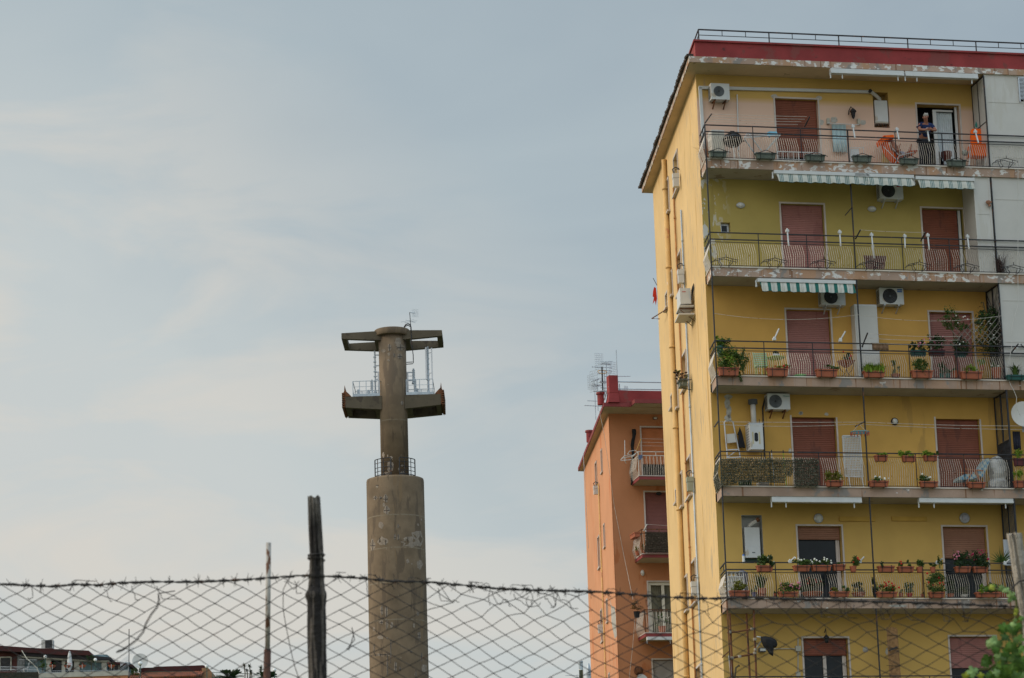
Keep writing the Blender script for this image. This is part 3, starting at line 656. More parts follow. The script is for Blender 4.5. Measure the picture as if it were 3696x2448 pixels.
# dish on orange wall
def dish(fr,p,r,label,yaw=0,tilt=.5,gp=None):
    t=thing('satellite_dish',label,'satellite dish',fr,p,gp); mb=MB(); p=Vector(p)
    R=Matrix.Rotation(yaw,3,'Z')@Matrix.Rotation(tilt,3,'X')
    pr=[(0.001,.16*r),(r*.35,.13*r),(r*.7,.07*r),(r,0)]; vs=[];fs=[];n=28
    for rr,h in pr:
        for k in range(n): a=6.2832*k/n; vs.append(p+R@Vector((rr*math.cos(a),h,rr*math.sin(a)*1.05)))
    for i in range(3):
        for k in range(n): fs.append((i*n+k,i*n+(k+1)%n,(i+1)*n+(k+1)%n,(i+1)*n+k))
    b=len(vs); vs+=[v+R@Vector((0,.012,0)) for v in vs]; fs+=[tuple(reversed([q+b for q in f])) for f in fs[:]]
    mb.add(vs,fs); mb.build('reflector',m_whp,t,smooth=True)
    mb=MB(); mb.tube([p+R@Vector((0,.02,-r*.98)),p+R@Vector((0,-r*.9,-r*.35))],.012+.01*r,6); mb.build('feed_arm',m_galv,t)
    mb=MB(); f=p+R@Vector((0,-r*.9,-r*.3)); mb.tube([f,f+R@Vector((0,.12,.03))],.03+.02*r,8); mb.build('receiver',m_grille,t)
    mb=MB(); mb.tube([p+R@Vector((0,.2*r,0)),p+R@Vector((0,.5*r,0)),p+Vector((0,.5*r,-r*1.3))],.025,6); mb.build('mast',m_galv,t)
    return t
dish(FO,FO.P(14,682,1585,.6),.25,'small white satellite dish at the bottom edge against the orange wall',.2,-.3)
# potted plant hung from lowest orange balcony
p=FO.P(14,630,985,-.1); t=thing('flower_pot','dark pot with an autumn coloured shrub on the corner of the lowest orange balcony','flower pot',FO,p)
mb=MB(); mb.lathe(p-Vector((0,0,.12)),[(.10,0),(.13,.22),(.14,.24)],12); mb.build('pot',m_black,t)
mb=MB(); leaves(mb,p+Vector((0,0,.35)),(.32,.25,.22),240,.06); mb.build('foliage',mat('leaf_autumn',(.16,.08,.018),.7,.5,12),t)
p=FO.P(14,620,265,.3); t=thing('planter','terracotta trough on the side rail of the middle orange balcony','planter',FO,p)
mb=MB(); mb.box(p.x-.12,p.x+.1,.0,.75,p.z-.08,p.z+.07); mb.box(p.x-.14,p.x+.12,-.02,.77,p.z+.07,p.z+.1); mb.build('trough',m_terra,t)
for k,(x,y) in enumerate(((690,290),(635,345))):
    p=FO.P(14,x,y,.3+.2*k); t=thing('flower_pot',['tall spindly potted plant at the corner of the middle orange balcony','small potted plant low behind the side bars of the middle orange balcony'][k],'flower pot',FO,(p.x,p.y,.0))
    mb=MB(); mb.lathe((p.x,p.y,0),[(.08,0),(.11,.18)],10); mb.build('pot',m_terra,t); mb=MB(); leaves(mb,(p.x,p.y,.4-.15*k),(.12,.12,.3-.1*k),120,.05); mb.build('foliage',m_leafy,t)
p=FO.P(14,860,1030,.25); t=thing('potted_plants','leafy potted plant with white blossoms behind the bars of the lowest orange balcony','potted plant',FO,(p.x,p.y,-3.2))
mb=MB(); mb.lathe((p.x,p.y,-3.2),[(.12,0),(.17,.28)],10); mb.build('pot',m_terra,t); mb=MB(); leaves(mb,(p.x,p.y,-2.7),(.35,.2,.3),260,.06); mb.build('foliage',m_leaf,t); mb=MB(); leaves(mb,(p.x,p.y-.05,-2.65),(.3,.2,.3),30,.06); mb.build('blossoms',m_flwhite,t)
# loose cables
def cable(name,label,fr,pts,r=.012,ma=m_iron):
    t=thing(name,label,'cable',fr,pts[0],'loose cables'); mb=MB(); mb.tube(pts,r,5,False); mb.build('wire',ma,t)
cable('cable','thin cable slanting across the shaded orange wall',FO,[FO.P(13,285,640,-.2),FO.P(13,330,850,-.1),FO.P(14,425,0,OY-.1),FO.P(14,505,410,OY-.05),FO.P(14,595,850,.3)],.008,m_rod)
cable('cable','thin cable hanging from the lowest orange balcony to the ground',FO,[FO.P(14,615,1010,.2),FO.P(14,590,1300,.4),FO.P(14,560,1568,.6)],.008,m_rod)
a=FOS.P(13,140,1030,.3); cable('cable','thin cable hanging free beside the far edge of the orange side wall',FOS,[a,FOS.P(13,150,1200,.35),FOS.P(13,170,1560,.3),FOS.P(14,188,380,.2)],.009,m_galv)
# antennas
def yagi(mb,p,L,n,w,ang=0,vert=False):
    d=Vector((math.cos(ang),math.sin(ang),0)); e=Vector((0,0,1)) if vert else Vector((-d.y,d.x,0))
    if not vert and abs(d.x)>.9: e=(e+Vector((.35,0,.12))).normalized()
    mb.tube([p-d*L/2,p+d*L/2],.012,4)
    for i in range(n): q=p+d*(-L/2+L*(i+.3)/n); ww=w*(1-.4*i/n); mb.tube([q-e*ww/2,q+e*ww/2],.007,4)
def grid(mb,p,w,h,ang):
    d=Vector((math.cos(ang),math.sin(ang),0))
    for i in range(9): z=p.z-h/2+h*i/8; q=Vector((p.x,p.y,z)); mb.tube([q-d*w/2,q+d*w/2],.006,4)
    for i in range(6): q=p+d*(-w/2+w*i/5); mb.tube([q-Vector((0,0,h/2)),q+Vector((0,0,h/2))],.006,4)
def ant(z,x,ytop,ybot,d,label,kinds,fr=FO,r=.018,gp='rooftop antennas'):
    p=fr.P(z,x,ytop,d); q=fr.P(z,x,ybot,d); q.x=p.x; t=thing('antenna',label,'antenna',fr,q,gp)
    mb=MB(); mb.tube([q,p],r,6); mb.build('mast',m_galv if r<.03 else m_iron,t)
    for (f,kind,L,ang) in kinds:
        c=q.lerp(p,f); mb=MB()
        if kind=='y': yagi(mb,c,L,8,.45,ang)
        elif kind=='v': yagi(mb,c,L,7,.4,ang,True)
        elif kind=='g': grid(mb,c+Vector((.3*math.cos(ang),.3*math.sin(ang),0)),L*.55,L,ang+.3); yagi(mb,c,.5,4,.2,ang)
        elif kind=='o': 
            mb.tube([c+Vector((L*.4*math.cos(a*.785),.05*math.sin(a),L*.2*math.sin(a*.785)*.8)) for a in range(9)],.016,5)
        mb.build('aerial',m_galv if kind!='o' else m_pipe,t)
ant(13,240,345,720,5.5,'thin rooftop mast with long horizontal aerials, farthest left on the orange roof',[(.33,'y',1.0,.15),(.45,'y',.7,.1),(.95,'g',.6,1.9),(.8,'v',.3,.3)])
ant(13,264,350,640,4.0,'rooftop mast left of centre with a big grid panel turned left',[(.98,'g',.9,1.8),(.8,'y',.5,.6),(.6,'y',.4,.3)])
ant(13,310,240,560,2.0,'dark rooftop mast in the middle with yellow loop aerial',[(.99,'y',.9,0.1),(.86,'o',.5,0),(.55,'y',.35,.4),(.3,'y',.4,.8),(.18,'v',.3,.3)],r=.032)
ant(13,348,190,520,2.4,'tallest cluster mast with small loop and grid aerials',[(.93,'y',.5,.5),(.75,'g',.8,.3),(.45,'y',.6,.2),(.99,'g',.7,3.1)])
ant(13,330,270,540,3.2,'short thin rooftop mast right of the dark one with bare rods',[(.9,'y',.6,2.8),(.6,'v',.5,.4),(.4,'y',.4,.2)])
ant(13,440,85,480,1.0,'tall bare mast rising behind the red pier with one long aerial',[(.39,'y',1.1,-.12)])
ant(13,466,395,475,1.2,'stub mast with tiny grid behind the orange roof rail',[(.3,'g',.35,.1)])
# ================================================================ concrete cableway tower
TW=thing('cableway_tower','tall round concrete cableway pylon with two cross arms and spalled patches','tower',FT,(0,0,0))
TW['group']='tower' ; del TW['group']
def tl(mb,c,prof,n): mb.lathe(c,prof,n); return mb
mb=MB(); mb.lathe((0,0,0),[(2.10,0),(2.05,20),(2.02,39.6),(1.99,39.75)],56); mb.build('lower_shaft',m_conc,TW,smooth=True)
mb=MB(); mb.lathe((0,0,0),[(.985,39.74),(.965,50.1)],40); mb.build('upper_shaft',m_conc,TW,smooth=True)
mb=MB(); mb.lathe((0,0,0),[(1.20,50.08),(1.25,50.14),(1.25,50.52),(1.20,50.56)],44); mb.build('cap',m_conc,TW,smooth=True)
def tbeam(x0,x1,y0,y1,za0,za1,zb0,zb1,mb): # tapering beam: z range at x0 and x1
    mb.add([(x0,y0,za0),(x1,y0,zb0),(x1,y1,zb0),(x0,y1,za0),(x0,y0,za1),(x1,y0,zb1),(x1,y1,zb1),(x0,y1,za1)],[(0,1,5,4),(1,2,6,5),(2,3,7,6),(3,0,4,7),(4,5,6,7),(3,2,1,0)])
for s in (-1,1):
    mb=MB(); tbeam(s*.75,s*3.56,-.62,-.22,49.72,50.40,49.92,50.32,mb); tbeam(s*.75,s*3.56,2.6,3.0,49.72,50.40,49.90,50.32,mb)
    tbeam(s*3.20,s*3.56,-.22,2.6,49.91,50.31,49.91,50.31,mb); tbeam(s*.75,s*1.25,-.22,2.6,49.73,50.38,49.78,50.35,mb)
    mb.build('upper_arm',m_concd,TW)
    mb=MB(); tbeam(s*.80,s*3.36,-.62,-.25,44.72,45.70,44.93,45.70,mb); tbeam(s*.80,s*3.36,2.5,2.85,44.72,45.70,44.90,45.70,mb)
    tbeam(s*3.02,s*3.36,-.25,2.5,44.92,45.69,44.92,45.69,mb); tbeam(s*.80,s*1.30,-.25,2.5,44.73,45.69,44.76,45.69,mb)
    for k in range(8): x=s*(1.4+k*.2); mb.box(min(x,x+.12*s),max(x,x+.12*s),-.25,2.5,45.5,45.6)
    a=mb.build('lower_arm',m_concd,TW)
    mb=MB(); pts=[(3.36,45.05),(3.50,44.85),(3.46,45.2),(3.55,45.4),(3.47,45.6),(3.56,45.9),(3.44,46.1),(3.40,46.55),(3.34,46.15),(3.05,45.86),(2.95,45.74),(3.36,45.70)]
    mb.prism([(s*x,z) for x,z in pts],-.6,2.8)
    for k in range(7): mb.box(*sorted((s*3.42,s*3.60)),-.7,2.9,44.95+k*.16,45.02+k*.16)
    mb.build('cable_shoe',m_rust,a)
    mb=MB(); xs=(.95,2.82) if s>0 else (-2.82,-.95); y=-.5
    for yy in (-.5,2.7):
        for h in (46.82,46.42,46.12,46.0): mb.bar((xs[0],yy,h),(xs[1],yy,h),.04 if h==46.82 else .025)
        for k in range(5 if s<0 else 3): x=xs[0]+(xs[1]-xs[0])*k/(4 if s<0 else 2); mb.bar((x,yy,45.7),(x,yy,46.82),.05)
        mb.box(xs[0],xs[1],yy-.02,yy+.02,45.72,45.92)
    for x in xs: mb.bar((x,-.5,46.82),(x,2.7,46.82),.04); mb.bar((x,-.5,46.1),(x,2.7,46.1),.025)
    mb.build('platform_railing',m_galv,TW)
mb=MB() # ladder hoop over the cap and conduit
for dx in (0,.0): pass
hp=FT.P(15,845,355,-.3); mb.tube([FT.P(15,x,y,-.6) for x,y in ((845,360),(848,325),(865,300),(890,290),(915,300),(925,330),(928,400))],.045,8)
mb.tube([FT.P(15,x,y,.2) for x,y in ((845,345),(858,320),(890,308),(915,322))],.035,8)
mb.build('ladder_hoop',m_iron,TW,smooth=True)
mb=MB(); mb.tube([FT.P(15,x,y,-.8) for x,y in ((928,400),(935,530),(952,660),(954,755))],.035,6); mb.tube([FT.P(15,x,y,-.8) for x,y in ((870,745),(945,742))],.03,6); mb.tube([FT.P(15,x,y,-.8) for x,y in ((870,768),(950,762))],.03,6); mb.build('conduit',m_iron,TW)
# curved guard rails on the shoulder
for s,(a0,a1) in ((-1,(205,262)),(1,(-75,-18))):
    mb=MB(); R_=1.50; ang=[math.radians(a0+(a1-a0)*k/8) for k in range(9)]
    zo=39.75
    for h in (1.33,1.05,.72,.45,.18): mb.tube([(R_*math.cos(a),R_*math.sin(a),zo+h) for a in ang],.032 if h in(1.33,.18) else .022,6)
    for k in (0,2,5,8): mb.tube([(R_*math.cos(ang[k]),R_*math.sin(ang[k]),zo+(.0 if (k<4)==(s<0) or 1 else .4)),(R_*math.cos(ang[k]),R_*math.sin(ang[k]),zo+1.33)],.045 if k in (0,8) else .03,6)
    mb.build('guard_rail',m_iron,TW)
def spall(z,cx,cy,rx,ry,R_,bars=(),n=18,ir=.22):
    pts=[]
    for k in range(n):
        a=6.283*k/n; f=1+U(-ir,ir); r=ray(z,cx+rx*f*math.cos(a),cy+ry*f*math.sin(a)); o=CAM-FT.o
        A=r.x*r.x+r.y*r.y; B=2*(o.x*r.x+o.y*r.y); C=o.x*o.x+o.y*o.y-R_*R_; D=B*B-4*A*C
        if D<=0: return
        pts.append(o+r*((-B-math.sqrt(D))/(2*A)))
    c=sum(pts,Vector())/n; h=Vector((c.x,c.y,0)).normalized()*R_; c=Vector((h.x,h.y,c.z)); m=MB(); cen=c-h.normalized()*.0
    inner=[p.lerp(c,.12) for p in pts]
    for q in inner: hh=Vector((q.x,q.y,0)).normalized()*(R_+.004); q.x,q.y=hh.x,hh.y
    c2=c+h.normalized()*.006
    m.add(pts+inner+[c2],[(i,(i+1)%n,n+(i+1)%n,n+i) for i in range(n)]+[(n+i,n+(i+1)%n,2*n) for i in range(n)])
    o_=m.build('spalled_patch',mat('spalled_concrete',(.25,.205,.165),.95,.25,6,[((.36,.31,.26),.60,(8,8,8))],.5),TW)
    m=MB()
    for (x0,y0,x1,y1) in bars:
        q=[]
        for t_ in range(5):
            x=cx+rx*(x0+(x1-x0)*t_/4); y=cy+ry*(y0+(y1-y0)*t_/4); r=ray(z,x,y); o=CAM-FT.o; Rr=R_+.012
            A=r.x*r.x+r.y*r.y; B=2*(o.x*r.x+o.y*r.y); C=o.x*o.x+o.y*o.y-Rr*Rr; D=B*B-4*A*C
            if D<=0: break
            q.append(o+r*((-B-math.sqrt(D))/(2*A)))
        if len(q)>1: m.tube(q,.018,4)
    if m.v: m.build('rebar',m_iron,o_)
CR_=((0,-1,0,1),(-.9,.1,.9,.1))
for a in ((15,770,500,38,50,.975),(15,800,570,45,35,.975,CR_),(15,672,570,20,40,.976,CR_),(15,665,650,14,18,.976),(15,728,665,12,26,.976,((0,-1,0,1),)),(15,795,675,30,30,.976,CR_),(15,660,722,14,14,.977),(15,600,610,28,18,.976),(15,822,1225,14,25,.98,((0,-1,0,1),)),
  (16,652,420,36,62,.985,CR_),(16,575,290,14,30,.985),(16,665,318,16,18,.985),(16,625,300,8,14,.985),(16,610,500,38,18,.985),(16,790,495,20,22,.985,CR_),(16,790,412,16,10,.985),(16,750,450,10,14,.985),
  (16,505,650,14,16,2.02,((-1,-1,1,-1),)),(16,485,775,28,22,2.02,CR_),(16,600,785,26,45,2.025,CR_),(16,545,775,18,14,2.025,CR_),(16,582,855,16,26,2.025),(16,613,912,36,45,2.025,CR_),(16,550,1085,28,38,2.025),(16,742,1095,13,24,2.025,((0,-1,0,1),)),(16,455,1310,28,62,2.025,CR_),(16,570,1265,62,48,2.026,((-.6,-.8,-.6,.3),(.5,-.3,.5,.9))),
  (16,706,1218,13,34,2.026,CR_),(16,744,1222,13,34,2.026,((0,-1,0,1),)),(16,880,1275,92,62,2.028,((-.3,-.9,-.3,0),)),(16,960,1240,74,95,2.029,()),(16,853,1492,18,24,2.03),(16,898,1522,8,8,2.03),(16,968,1080,10,16,2.03),(16,1008,1025,8,14,2.03),(16,990,1530,32,50,2.03),
  (19,205,665,12,45,2.035,CR_),(19,248,680,14,50,2.036,((0,-1,0,1),)),(19,200,780,20,18,2.036,CR_),(19,253,800,12,50,2.036,((0,-1,0,1),)),(19,300,810,14,30,2.036),(19,548,700,12,22,2.036,((0,-1,0,1),)),(19,512,810,10,22,2.036),(19,560,905,14,34,2.037,CR_),(19,190,925,26,20,2.037),(19,255,932,8,10,2.037),(19,190,1090,90,12,2.04,((-1,.6,1,-.8),(-.5,-1,-.5,1),(0,-1,0,1),(.5,-1,.5,1))),(19,290,1060,6,110,2.04,((0,-1,0,1),)),(19,258,1190,7,100,2.04,((0,-1,0,1),)),(19,336,1200,14,45,2.04,CR_),(19,380,1222,8,18,2.04,CR_),(19,583,1110,8,40,2.04,((0,-1,0,1),)),(19,608,1220,26,40,2.04),(19,530,1270,6,40,2.04,((0,-1,0,1),)),(19,132,1040,5,50,2.04,((0,-1,0,1),)),(19,482,1060,12,10,2.04,CR_),(19,130,845,10,20,2.04)): spall(*a)
# equipment on the platform
def mast(label,x0,yt,x1,yb,w,d=.6,panels=()):
    p=FT.P(15,x0,yt,d); q=FT.P(15,x1,yb,d); q.x=p.x; t=thing('antenna_mast',label,'antenna mast',FT,q,'masts on the tower platform')
    mb=MB(); mb.tube([q,p],w,8); mb.lathe(q,[(w*2.6,0),(w*2.2,.08),(w*1.3,.3)],10); mb.build('mast',m_galv,t)
    for (px_,y0,y1,ww) in panels:
        a=FT.P(15,px_,y0,d-.1); b=FT.P(15,px_,y1,d-.1); mb=MB(); mb.bar(Vector((a.x,a.y,b.z)),Vector((a.x,a.y,a.z)),ww,ww*1.2)
        for f in (.15,.8): c=a.lerp(b,f); mb.bar(Vector((a.x,a.y,c.z)),Vector((p.x,p.y,c.z)),.04)
        mb.build('panel_antenna',m_alu,t)
    mb=MB()
    for k in range(6): z=q.z+(p.z-q.z)*(.3+.11*k); mb.box(p.x-.1,p.x+.1,p.y-.08,p.y+.08,z,z+.06)
    mb.build('clamps',m_galv,t)
mast('tall mast with slim panels on the right side of the tower platform',1120,560,1130,1130,.075,.6,((1100,570,950,.09),(1168,575,945,.08)))
mast('twin mast close to the left of the tower shaft',497,612,505,1130,.06,.3,((548,860,1170,.16),))
mast('mast with a white panel just right of the tower shaft',955,820,955,1000,.06,.4,((880,860,1170,.14),))
mast('medium mast with wide foot right of the shaft',972,940,968,1130,.06,-.1)
mast('medium mast with wide foot on the left platform',463,950,463,1135,.055,.2)
mast('short stub mast on the far left platform',308,1065,308,1160,.035,.2)
mast('short stub mast between the left mast and its neighbour',428,1070,428,1160,.03,.6)
mast('short stub mast near the right wide foot',997,1055,997,1130,.03,.6)
mb=MB()
for y in (660,785,862,945): 
    a=FT.P(15,505,y,.3); b=FT.P(15,560,y,.3); mb.bar(a,b,.07)
for y in (865,960): a=FT.P(15,870,y,.4); b=FT.P(15,955,y,.4); mb.bar(a,b,.07)
mb.build('mast_bracket',m_galv,TW)
p=FT.P(15,910,155,-.3); q=FT.P(15,930,400,-.3); t=thing('antenna','television aerial with grid reflector on top of the concrete tower','antenna',FT,q,'rooftop antennas')
mb=MB(); mb.tube([q,p],.028,6); mb.build('mast',m_iron,t)
mb=MB(); g=FT.P(15,975,165,-.3); grid(mb,g,.45,.55,.25); mb.tube([p-Vector((0,0,.02)),g],.03,5); mb.build('reflector',m_galv,t)
mb=MB(); c=FT.P(15,905,262,-.3)
for a,b in (((808,270),(960,243)),((845,278),(998,255)),((862,245),(980,280))): mb.tube([FT.P(15,*a,-.2),FT.P(15,*b,-.4)],.014,4)
mb.build('rods',m_galv,t)
# ================================================================ houses on the left hill (300 m away)
H_=FH
m_hroof=mat('house_roof',(.055,.016,.015),.85,.2,.8,[((.04,.02,.018),.58,(1,1,3))]); m_blue=mat('wall_pale_blue',(.21,.31,.345),.8,.12,1.2); m_cream=mat('pillar_cream',(.42,.40,.34),.8,.12,2)
def hb(mb,x0,y0,x1,y1,d0,d1):
    a,t=H_.L(17,x0,y0,d0); b,q=H_.L(17,x1,y1,d0); mb.box(a,b,d0,d1,q,t)
HS=thing('house','low terrace house with dark red roof, pale blue wall and cream pillars','house',FH,(-47,0,37.))
mb=MB()
pr=[H_.L(17,x,y,-1.2) for x,y in ((-60,1190),(0,1198),(380,1225),(1010,1255),(1050,1308),(700,1305),(300,1275),(-60,1255))]
mb.prism(pr,-1.2,7); mb.build('roof',m_hroof,HS)
mb=MB(); pr=[H_.L(17,x,y,-.9) for x,y in ((240,1272),(1050,1312),(1258,1332),(1255,1358),(1070,1362),(240,1312))]; mb.prism(pr,-.9,6); mb.build('eave_band',mat('house_eave',(.03,.027,.03),.8),HS)
mb=MB(); pr=[H_.L(17,x,y,-.88) for x,y in ((240,1314),(1070,1364),(1235,1364),(1235,1374),(1070,1376),(240,1330))]; mb.prism(pr,-.7,5.9); mb.build('gutter',m_cream,HS)
mb=MB(); hb(mb,240,1330,1215,1620,.6,5); mb.build('wall',m_blue,HS)
mb=MB(); hb(mb,-80,1262,215,1640,.3,5); mb.build('wing_wall',mat('house_wing',(.10,.035,.03),.8),HS)
mb=MB(); hb(mb,1216,1395,1475,1640,1.6,5); mb.build('side_wing',m_blue,HS)
mb=MB(); pr=[H_.L(17,x,y,.9) for x,y in ((1235,1375),(1400,1390),(1510,1415),(1500,1440),(1380,1415),(1235,1400))]; mb.prism(pr,.9,5); mb.build('side_roof',m_hroof,HS)
for x0,x1 in ((523,578),(705,740),(845,905),(1155,1210)): mb=MB(); hb(mb,x0,1335,x1,1530,-.35,-.1); mb.build('pillar',m_cream,HS)
for x0,x1,y0 in ((582,700,1350),(745,840,1360),(1245,1290,1415),(1300,1345,1420),(1362,1400,1425)):
    mb=MB(); hb(mb,x0,y0,x1,1500,.54,.58); f=mb.build('window',m_glass,HS) if x0<1200 else None
    if x0>1200: mb=MB(); hb(mb,x0,y0,x1,1500,1.5,1.56); f=mb.build('window',m_glass,HS)
    mb=MB()
    for q in ((x0-6,y0-6,x0,1500),(x1,y0-6,x1+6,1500),(x0,y0-6,x1,y0)): hb(mb,*q,.45 if x0<1200 else 1.4,.6 if x0<1200 else 1.6)
    mb.build('frame',m_cream,f)
mb=MB(); hb(mb,5,1335,118,1480,.2,.28); f=mb.build('door',m_glass,HS); mb=MB(); hb(mb,-6,1325,5,1480,.1,.3); hb(mb,118,1325,130,1480,.1,.3); hb(mb,5,1325,118,1335,.1,.3); mb.build('frame',m_cream,f)
mb=MB(); hb(mb,195,1310,278,1500,.1,.3); mb.build('gate',mat('slat_grey',(.16,.17,.17),.6,.3,12),HS)
mb=MB(); hb(mb,440,1512,1455,1535,-2.6,.5); mb.build('terrace',m_cream,HS)
mb=MB(); hb(mb,470,1536,1450,1700,-2.5,.5); mb.build('base_wall',m_oF,HS)
mb=MB(); hb(mb,-80,1510,440,1700,-2.5,.5); mb.build('garden_wall',mat('hedge_wall',(.035,.035,.025),.95,.4,6),HS)
def hrail(x0,y0,x1,y1,h,ma,n,par,name='railing',d=-2.5):
    mb=MB(); a=H_.P(17,x0,y0,d); b=H_.P(17,x1,y1,d)
    for k in (0,.5): mb.bar(a-Vector((0,0,h*k)),b-Vector((0,0,h*k)),.035)
    for i in range(n+1): q=a.lerp(b,i/n); mb.bar(q,q-Vector((0,0,h)),.012)
    return mb.build(name,ma,par)
hrail(450,1488,1455,1478,.35,m_galv,44,HS); hrail(-60,1437,430,1443,.55,m_alu,40,HS); hrail(215,1310,418,1310,.9,m_alu,12,HS,d=-.5)
hrail(1225,1480,1460,1475,.4,m_alu,16,HS)
mb=MB()
for k in range(9):
    a=H_.P(17,1370+k*11,1440-k*9,-1.2); mb.bar(a,a+Vector((0,0,.6)),.03); mb.bar(a-Vector((0,0,.2)),a+Vector((.12,1,-.2)),.05)
mb.bar(H_.P(17,1370,1425,-1.2),H_.P(17,1458,1362,-1.2),.04); mb.bar(H_.P(17,1458,1362,-1.2),H_.P(17,1458,1520,-1.2),.04); mb.build('outside_stair',m_alu,HS)
def globe(z,x,y,yb,d,r,label):
    p=H_.P(z,x,y,d); q=H_.P(z,x+ (4 if z==17 else 0),yb,d); q.x=p.x; t=thing('globe_lamp',label,'globe lamp',FH,q,'white globe lamps on posts'); mb=MB(); mb.ball(p,r,14,9); mb.build('globe',mat('globe_white',(.78,.78,.76),.35,.03,2),t,smooth=True)
    mb=MB(); mb.tube([q,p-Vector((0,0,r))],.045,6); mb.lathe(p-Vector((0,0,r*1.15)),[(.06,0),(.12,.1)],8); mb.build('post',mat('post_green',(.05,.11,.09),.6),t)
globe(17,516,1326,1500,-2.4,.19,'globe lamp in front of the leftmost cream pillar'); globe(17,1084,1360,1500,-2.4,.18,'globe lamp beside the round tree on the terrace')
globe(17,1594,1402,1560,-3,.22,'globe lamp in front of the large white dish'); globe(18,217,1473,1580,-3,.20,'globe lamp at the right end of the tiled roof'); globe(18,765,1503,1590,-3,.20,'globe lamp right of the rusty pipe beside the yuccas')
p=H_.P(17,790,1258,-1.8); q=H_.P(17,790,1505,-1.8); t=thing('parasol','closed white parasol standing on the blue house terrace','parasol',FH,q)
mb=MB(); mb.tube([q,p],.04,6); mb.build('pole',m_whp,t); mb=MB(); h=p.z-q.z; mb.lathe(q,[(.10,h*.08),(.34,h*.30),(.27,h*.55),(.20,h*.80),(.13,h*.93),(.03,h)],10,sc=(.9,.7)); mb.build('canopy',m_white,t)
for i,(x,lab) in enumerate(((598,'left of the closed parasol'),(766,'behind the closed parasol'),(938,'right of the closed parasol'),(1268,'in front of the side wing'))):
    p=H_.P(17,x,1420,-2.55); t=thing('hanging_planter','half round terracotta planter with red flowers, terrace rail, '+lab,'planter',FH,p,'planters on the hill terrace rail')
    mb=MB(); mb.lathe(p-Vector((0,0,.30)),[(.12,0),(.30,.14),(.39,.30)],12,sc=(1,.5)); mb.build('pot',m_terra,t)
    mb=MB(); leaves(mb,p+Vector((0,0,.12)),(.4,.2,.14),90,.11); mb.build('foliage',m_leafd,t); mb=MB(); leaves(mb,p+Vector((0,0,.14)),(.38,.2,.12),14,.1); mb.build('flowers',m_flred,t)
    mb=MB(); mb.tube([p-Vector((0,.2,.45)),p-Vector((0,.2,-.05))],.03,5); mb.build('bracket',m_white,t)
def tree(fr,p,h,cr,label,ma,n,s,name='tree',cat='tree',gp=None,trunk=.05):
    t=thing(name,label,cat,fr,p,gp); p=Vector(p); mb=MB(); mb.tube([p,p+Vector((.05,0,h*.5)),p+Vector((0,0,h))],[trunk,trunk*.8,trunk*.5],7)
    for k in range(4): a=k*1.6; mb.tube([p+Vector((0,0,h*.6)),p+Vector((math.cos(a)*cr[0]*.6,math.sin(a)*cr[1]*.6,h+cr[2]*.3))],trunk*.35,4)
    mb.build('trunk',m_stem,t); mb=MB(); leaves(mb,p+Vector((0,0,h+cr[2]*.3)),cr,n,s); mb.build('crown',ma,t); return t
tree(FH,H_.P(17,1035,1512,-1.5),1.3,(.55,.5,.48),'small round topped tree in a pot on the blue terrace',m_leafd,420,.14)
tree(FH,H_.P(17,480,1500,-1.8),.7,(.55,.4,.4),'bushy shrub beside the leftmost globe lamp on the terrace',m_leaf,300,.14,'shrub','shrub')
tree(FH,H_.P(17,1530,1560,-1.5),.3,(.6,.5,.5),'green bush at the foot of the large white dish',m_leaf,350,.14,'shrub','shrub')
p=H_.P(17,295,1505,-2); t=thing('chair','white slatted garden chair at the left of the hill terrace','chair',FH,p)
mb=MB(); mb.add([p+Vector(v) for v in ((-.3,0,.4),(.15,0,.4),(.15,.5,.4),(-.3,.5,.4),(-.3,0,.46),(.15,0,.46),(.15,.5,.46),(-.3,.5,.46))],[(0,1,5,4),(1,2,6,5),(2,3,7,6),(3,0,4,7),(4,5,6,7),(3,2,1,0)]); mb.build('seat',m_white,t)
mb=MB(); mb.bar(p+Vector((.15,.25,.4)),p+Vector((.32,.25,1.05)),.5,.05); mb.build('backrest',m_white,t)
for a,b in ((-.27,.03),(.12,.03),(-.27,.47),(.12,.47)): mb=MB(); mb.tube([p+Vector((a,b,0)),p+Vector((a,b,.4))],.025,5); mb.build('leg',m_white,t)
p=H_.P(17,535,1228,.5); t=thing('air_conditioner','dark fronted air conditioner standing on the dark red house roof','air conditioner',FH,p)
mb=MB(); a,b=H_.L(17,470,1136,.5); c,d=H_.L(17,600,1228,.5); mb.box(a,c,.5,1.4,d,b); mb.build('casing',m_whp,t)
mb=MB(); a2,_=H_.L(17,514,1136,.5); c2,_=H_.L(17,592,1228,.5); mb.box(a2,c2,.47,.498,d+.03,b-.03)
for k in range(5): mb.box(a2+.02,c2-.02,.45,.47,d+.08+k*.15,d+.11+k*.15)
mb.build('grille',m_grille,t)
ant(17,1467,1010,1530,-1.,'tall thin mast with a ladder aerial beside the hill house stair',[(.53,'g',.7,.1)],FH,.045)
dish(FH,H_.P(17,1594,1372,-1.5),.82,'large white satellite dish on the hill beside the tiled roof',.15,-.35)
p=H_.P(17,300,1280,-2); q=H_.P(17,1000,1640,-2)
cable('cable','white sagging pole slanting in front of the dark house wing',FH,[H_.P(17,248,1255,-1.5),H_.P(17,300,1340,-2),H_.P(17,420,1450,-2.6),H_.P(17,470,1590,-2.8)],.05,m_cream)
TR=thing('house','low house with red tiled roof and green rail right of the dish','house',FH,H_.P(17,1900,1640,-1))
mb=MB(); pr=[H_.L(17,x,y,0) for x,y in ((1580,1450),(1750,1448),(1755,1438),(2204,1425),(2310,1420),(2330,1432),(2330,1478),(1580,1500))]; mb.prism(pr,0,8); mb.build('roof_fascia',m_hroof,TR)
mb=MB(); a=H_.L(17,1500,1530,-1)
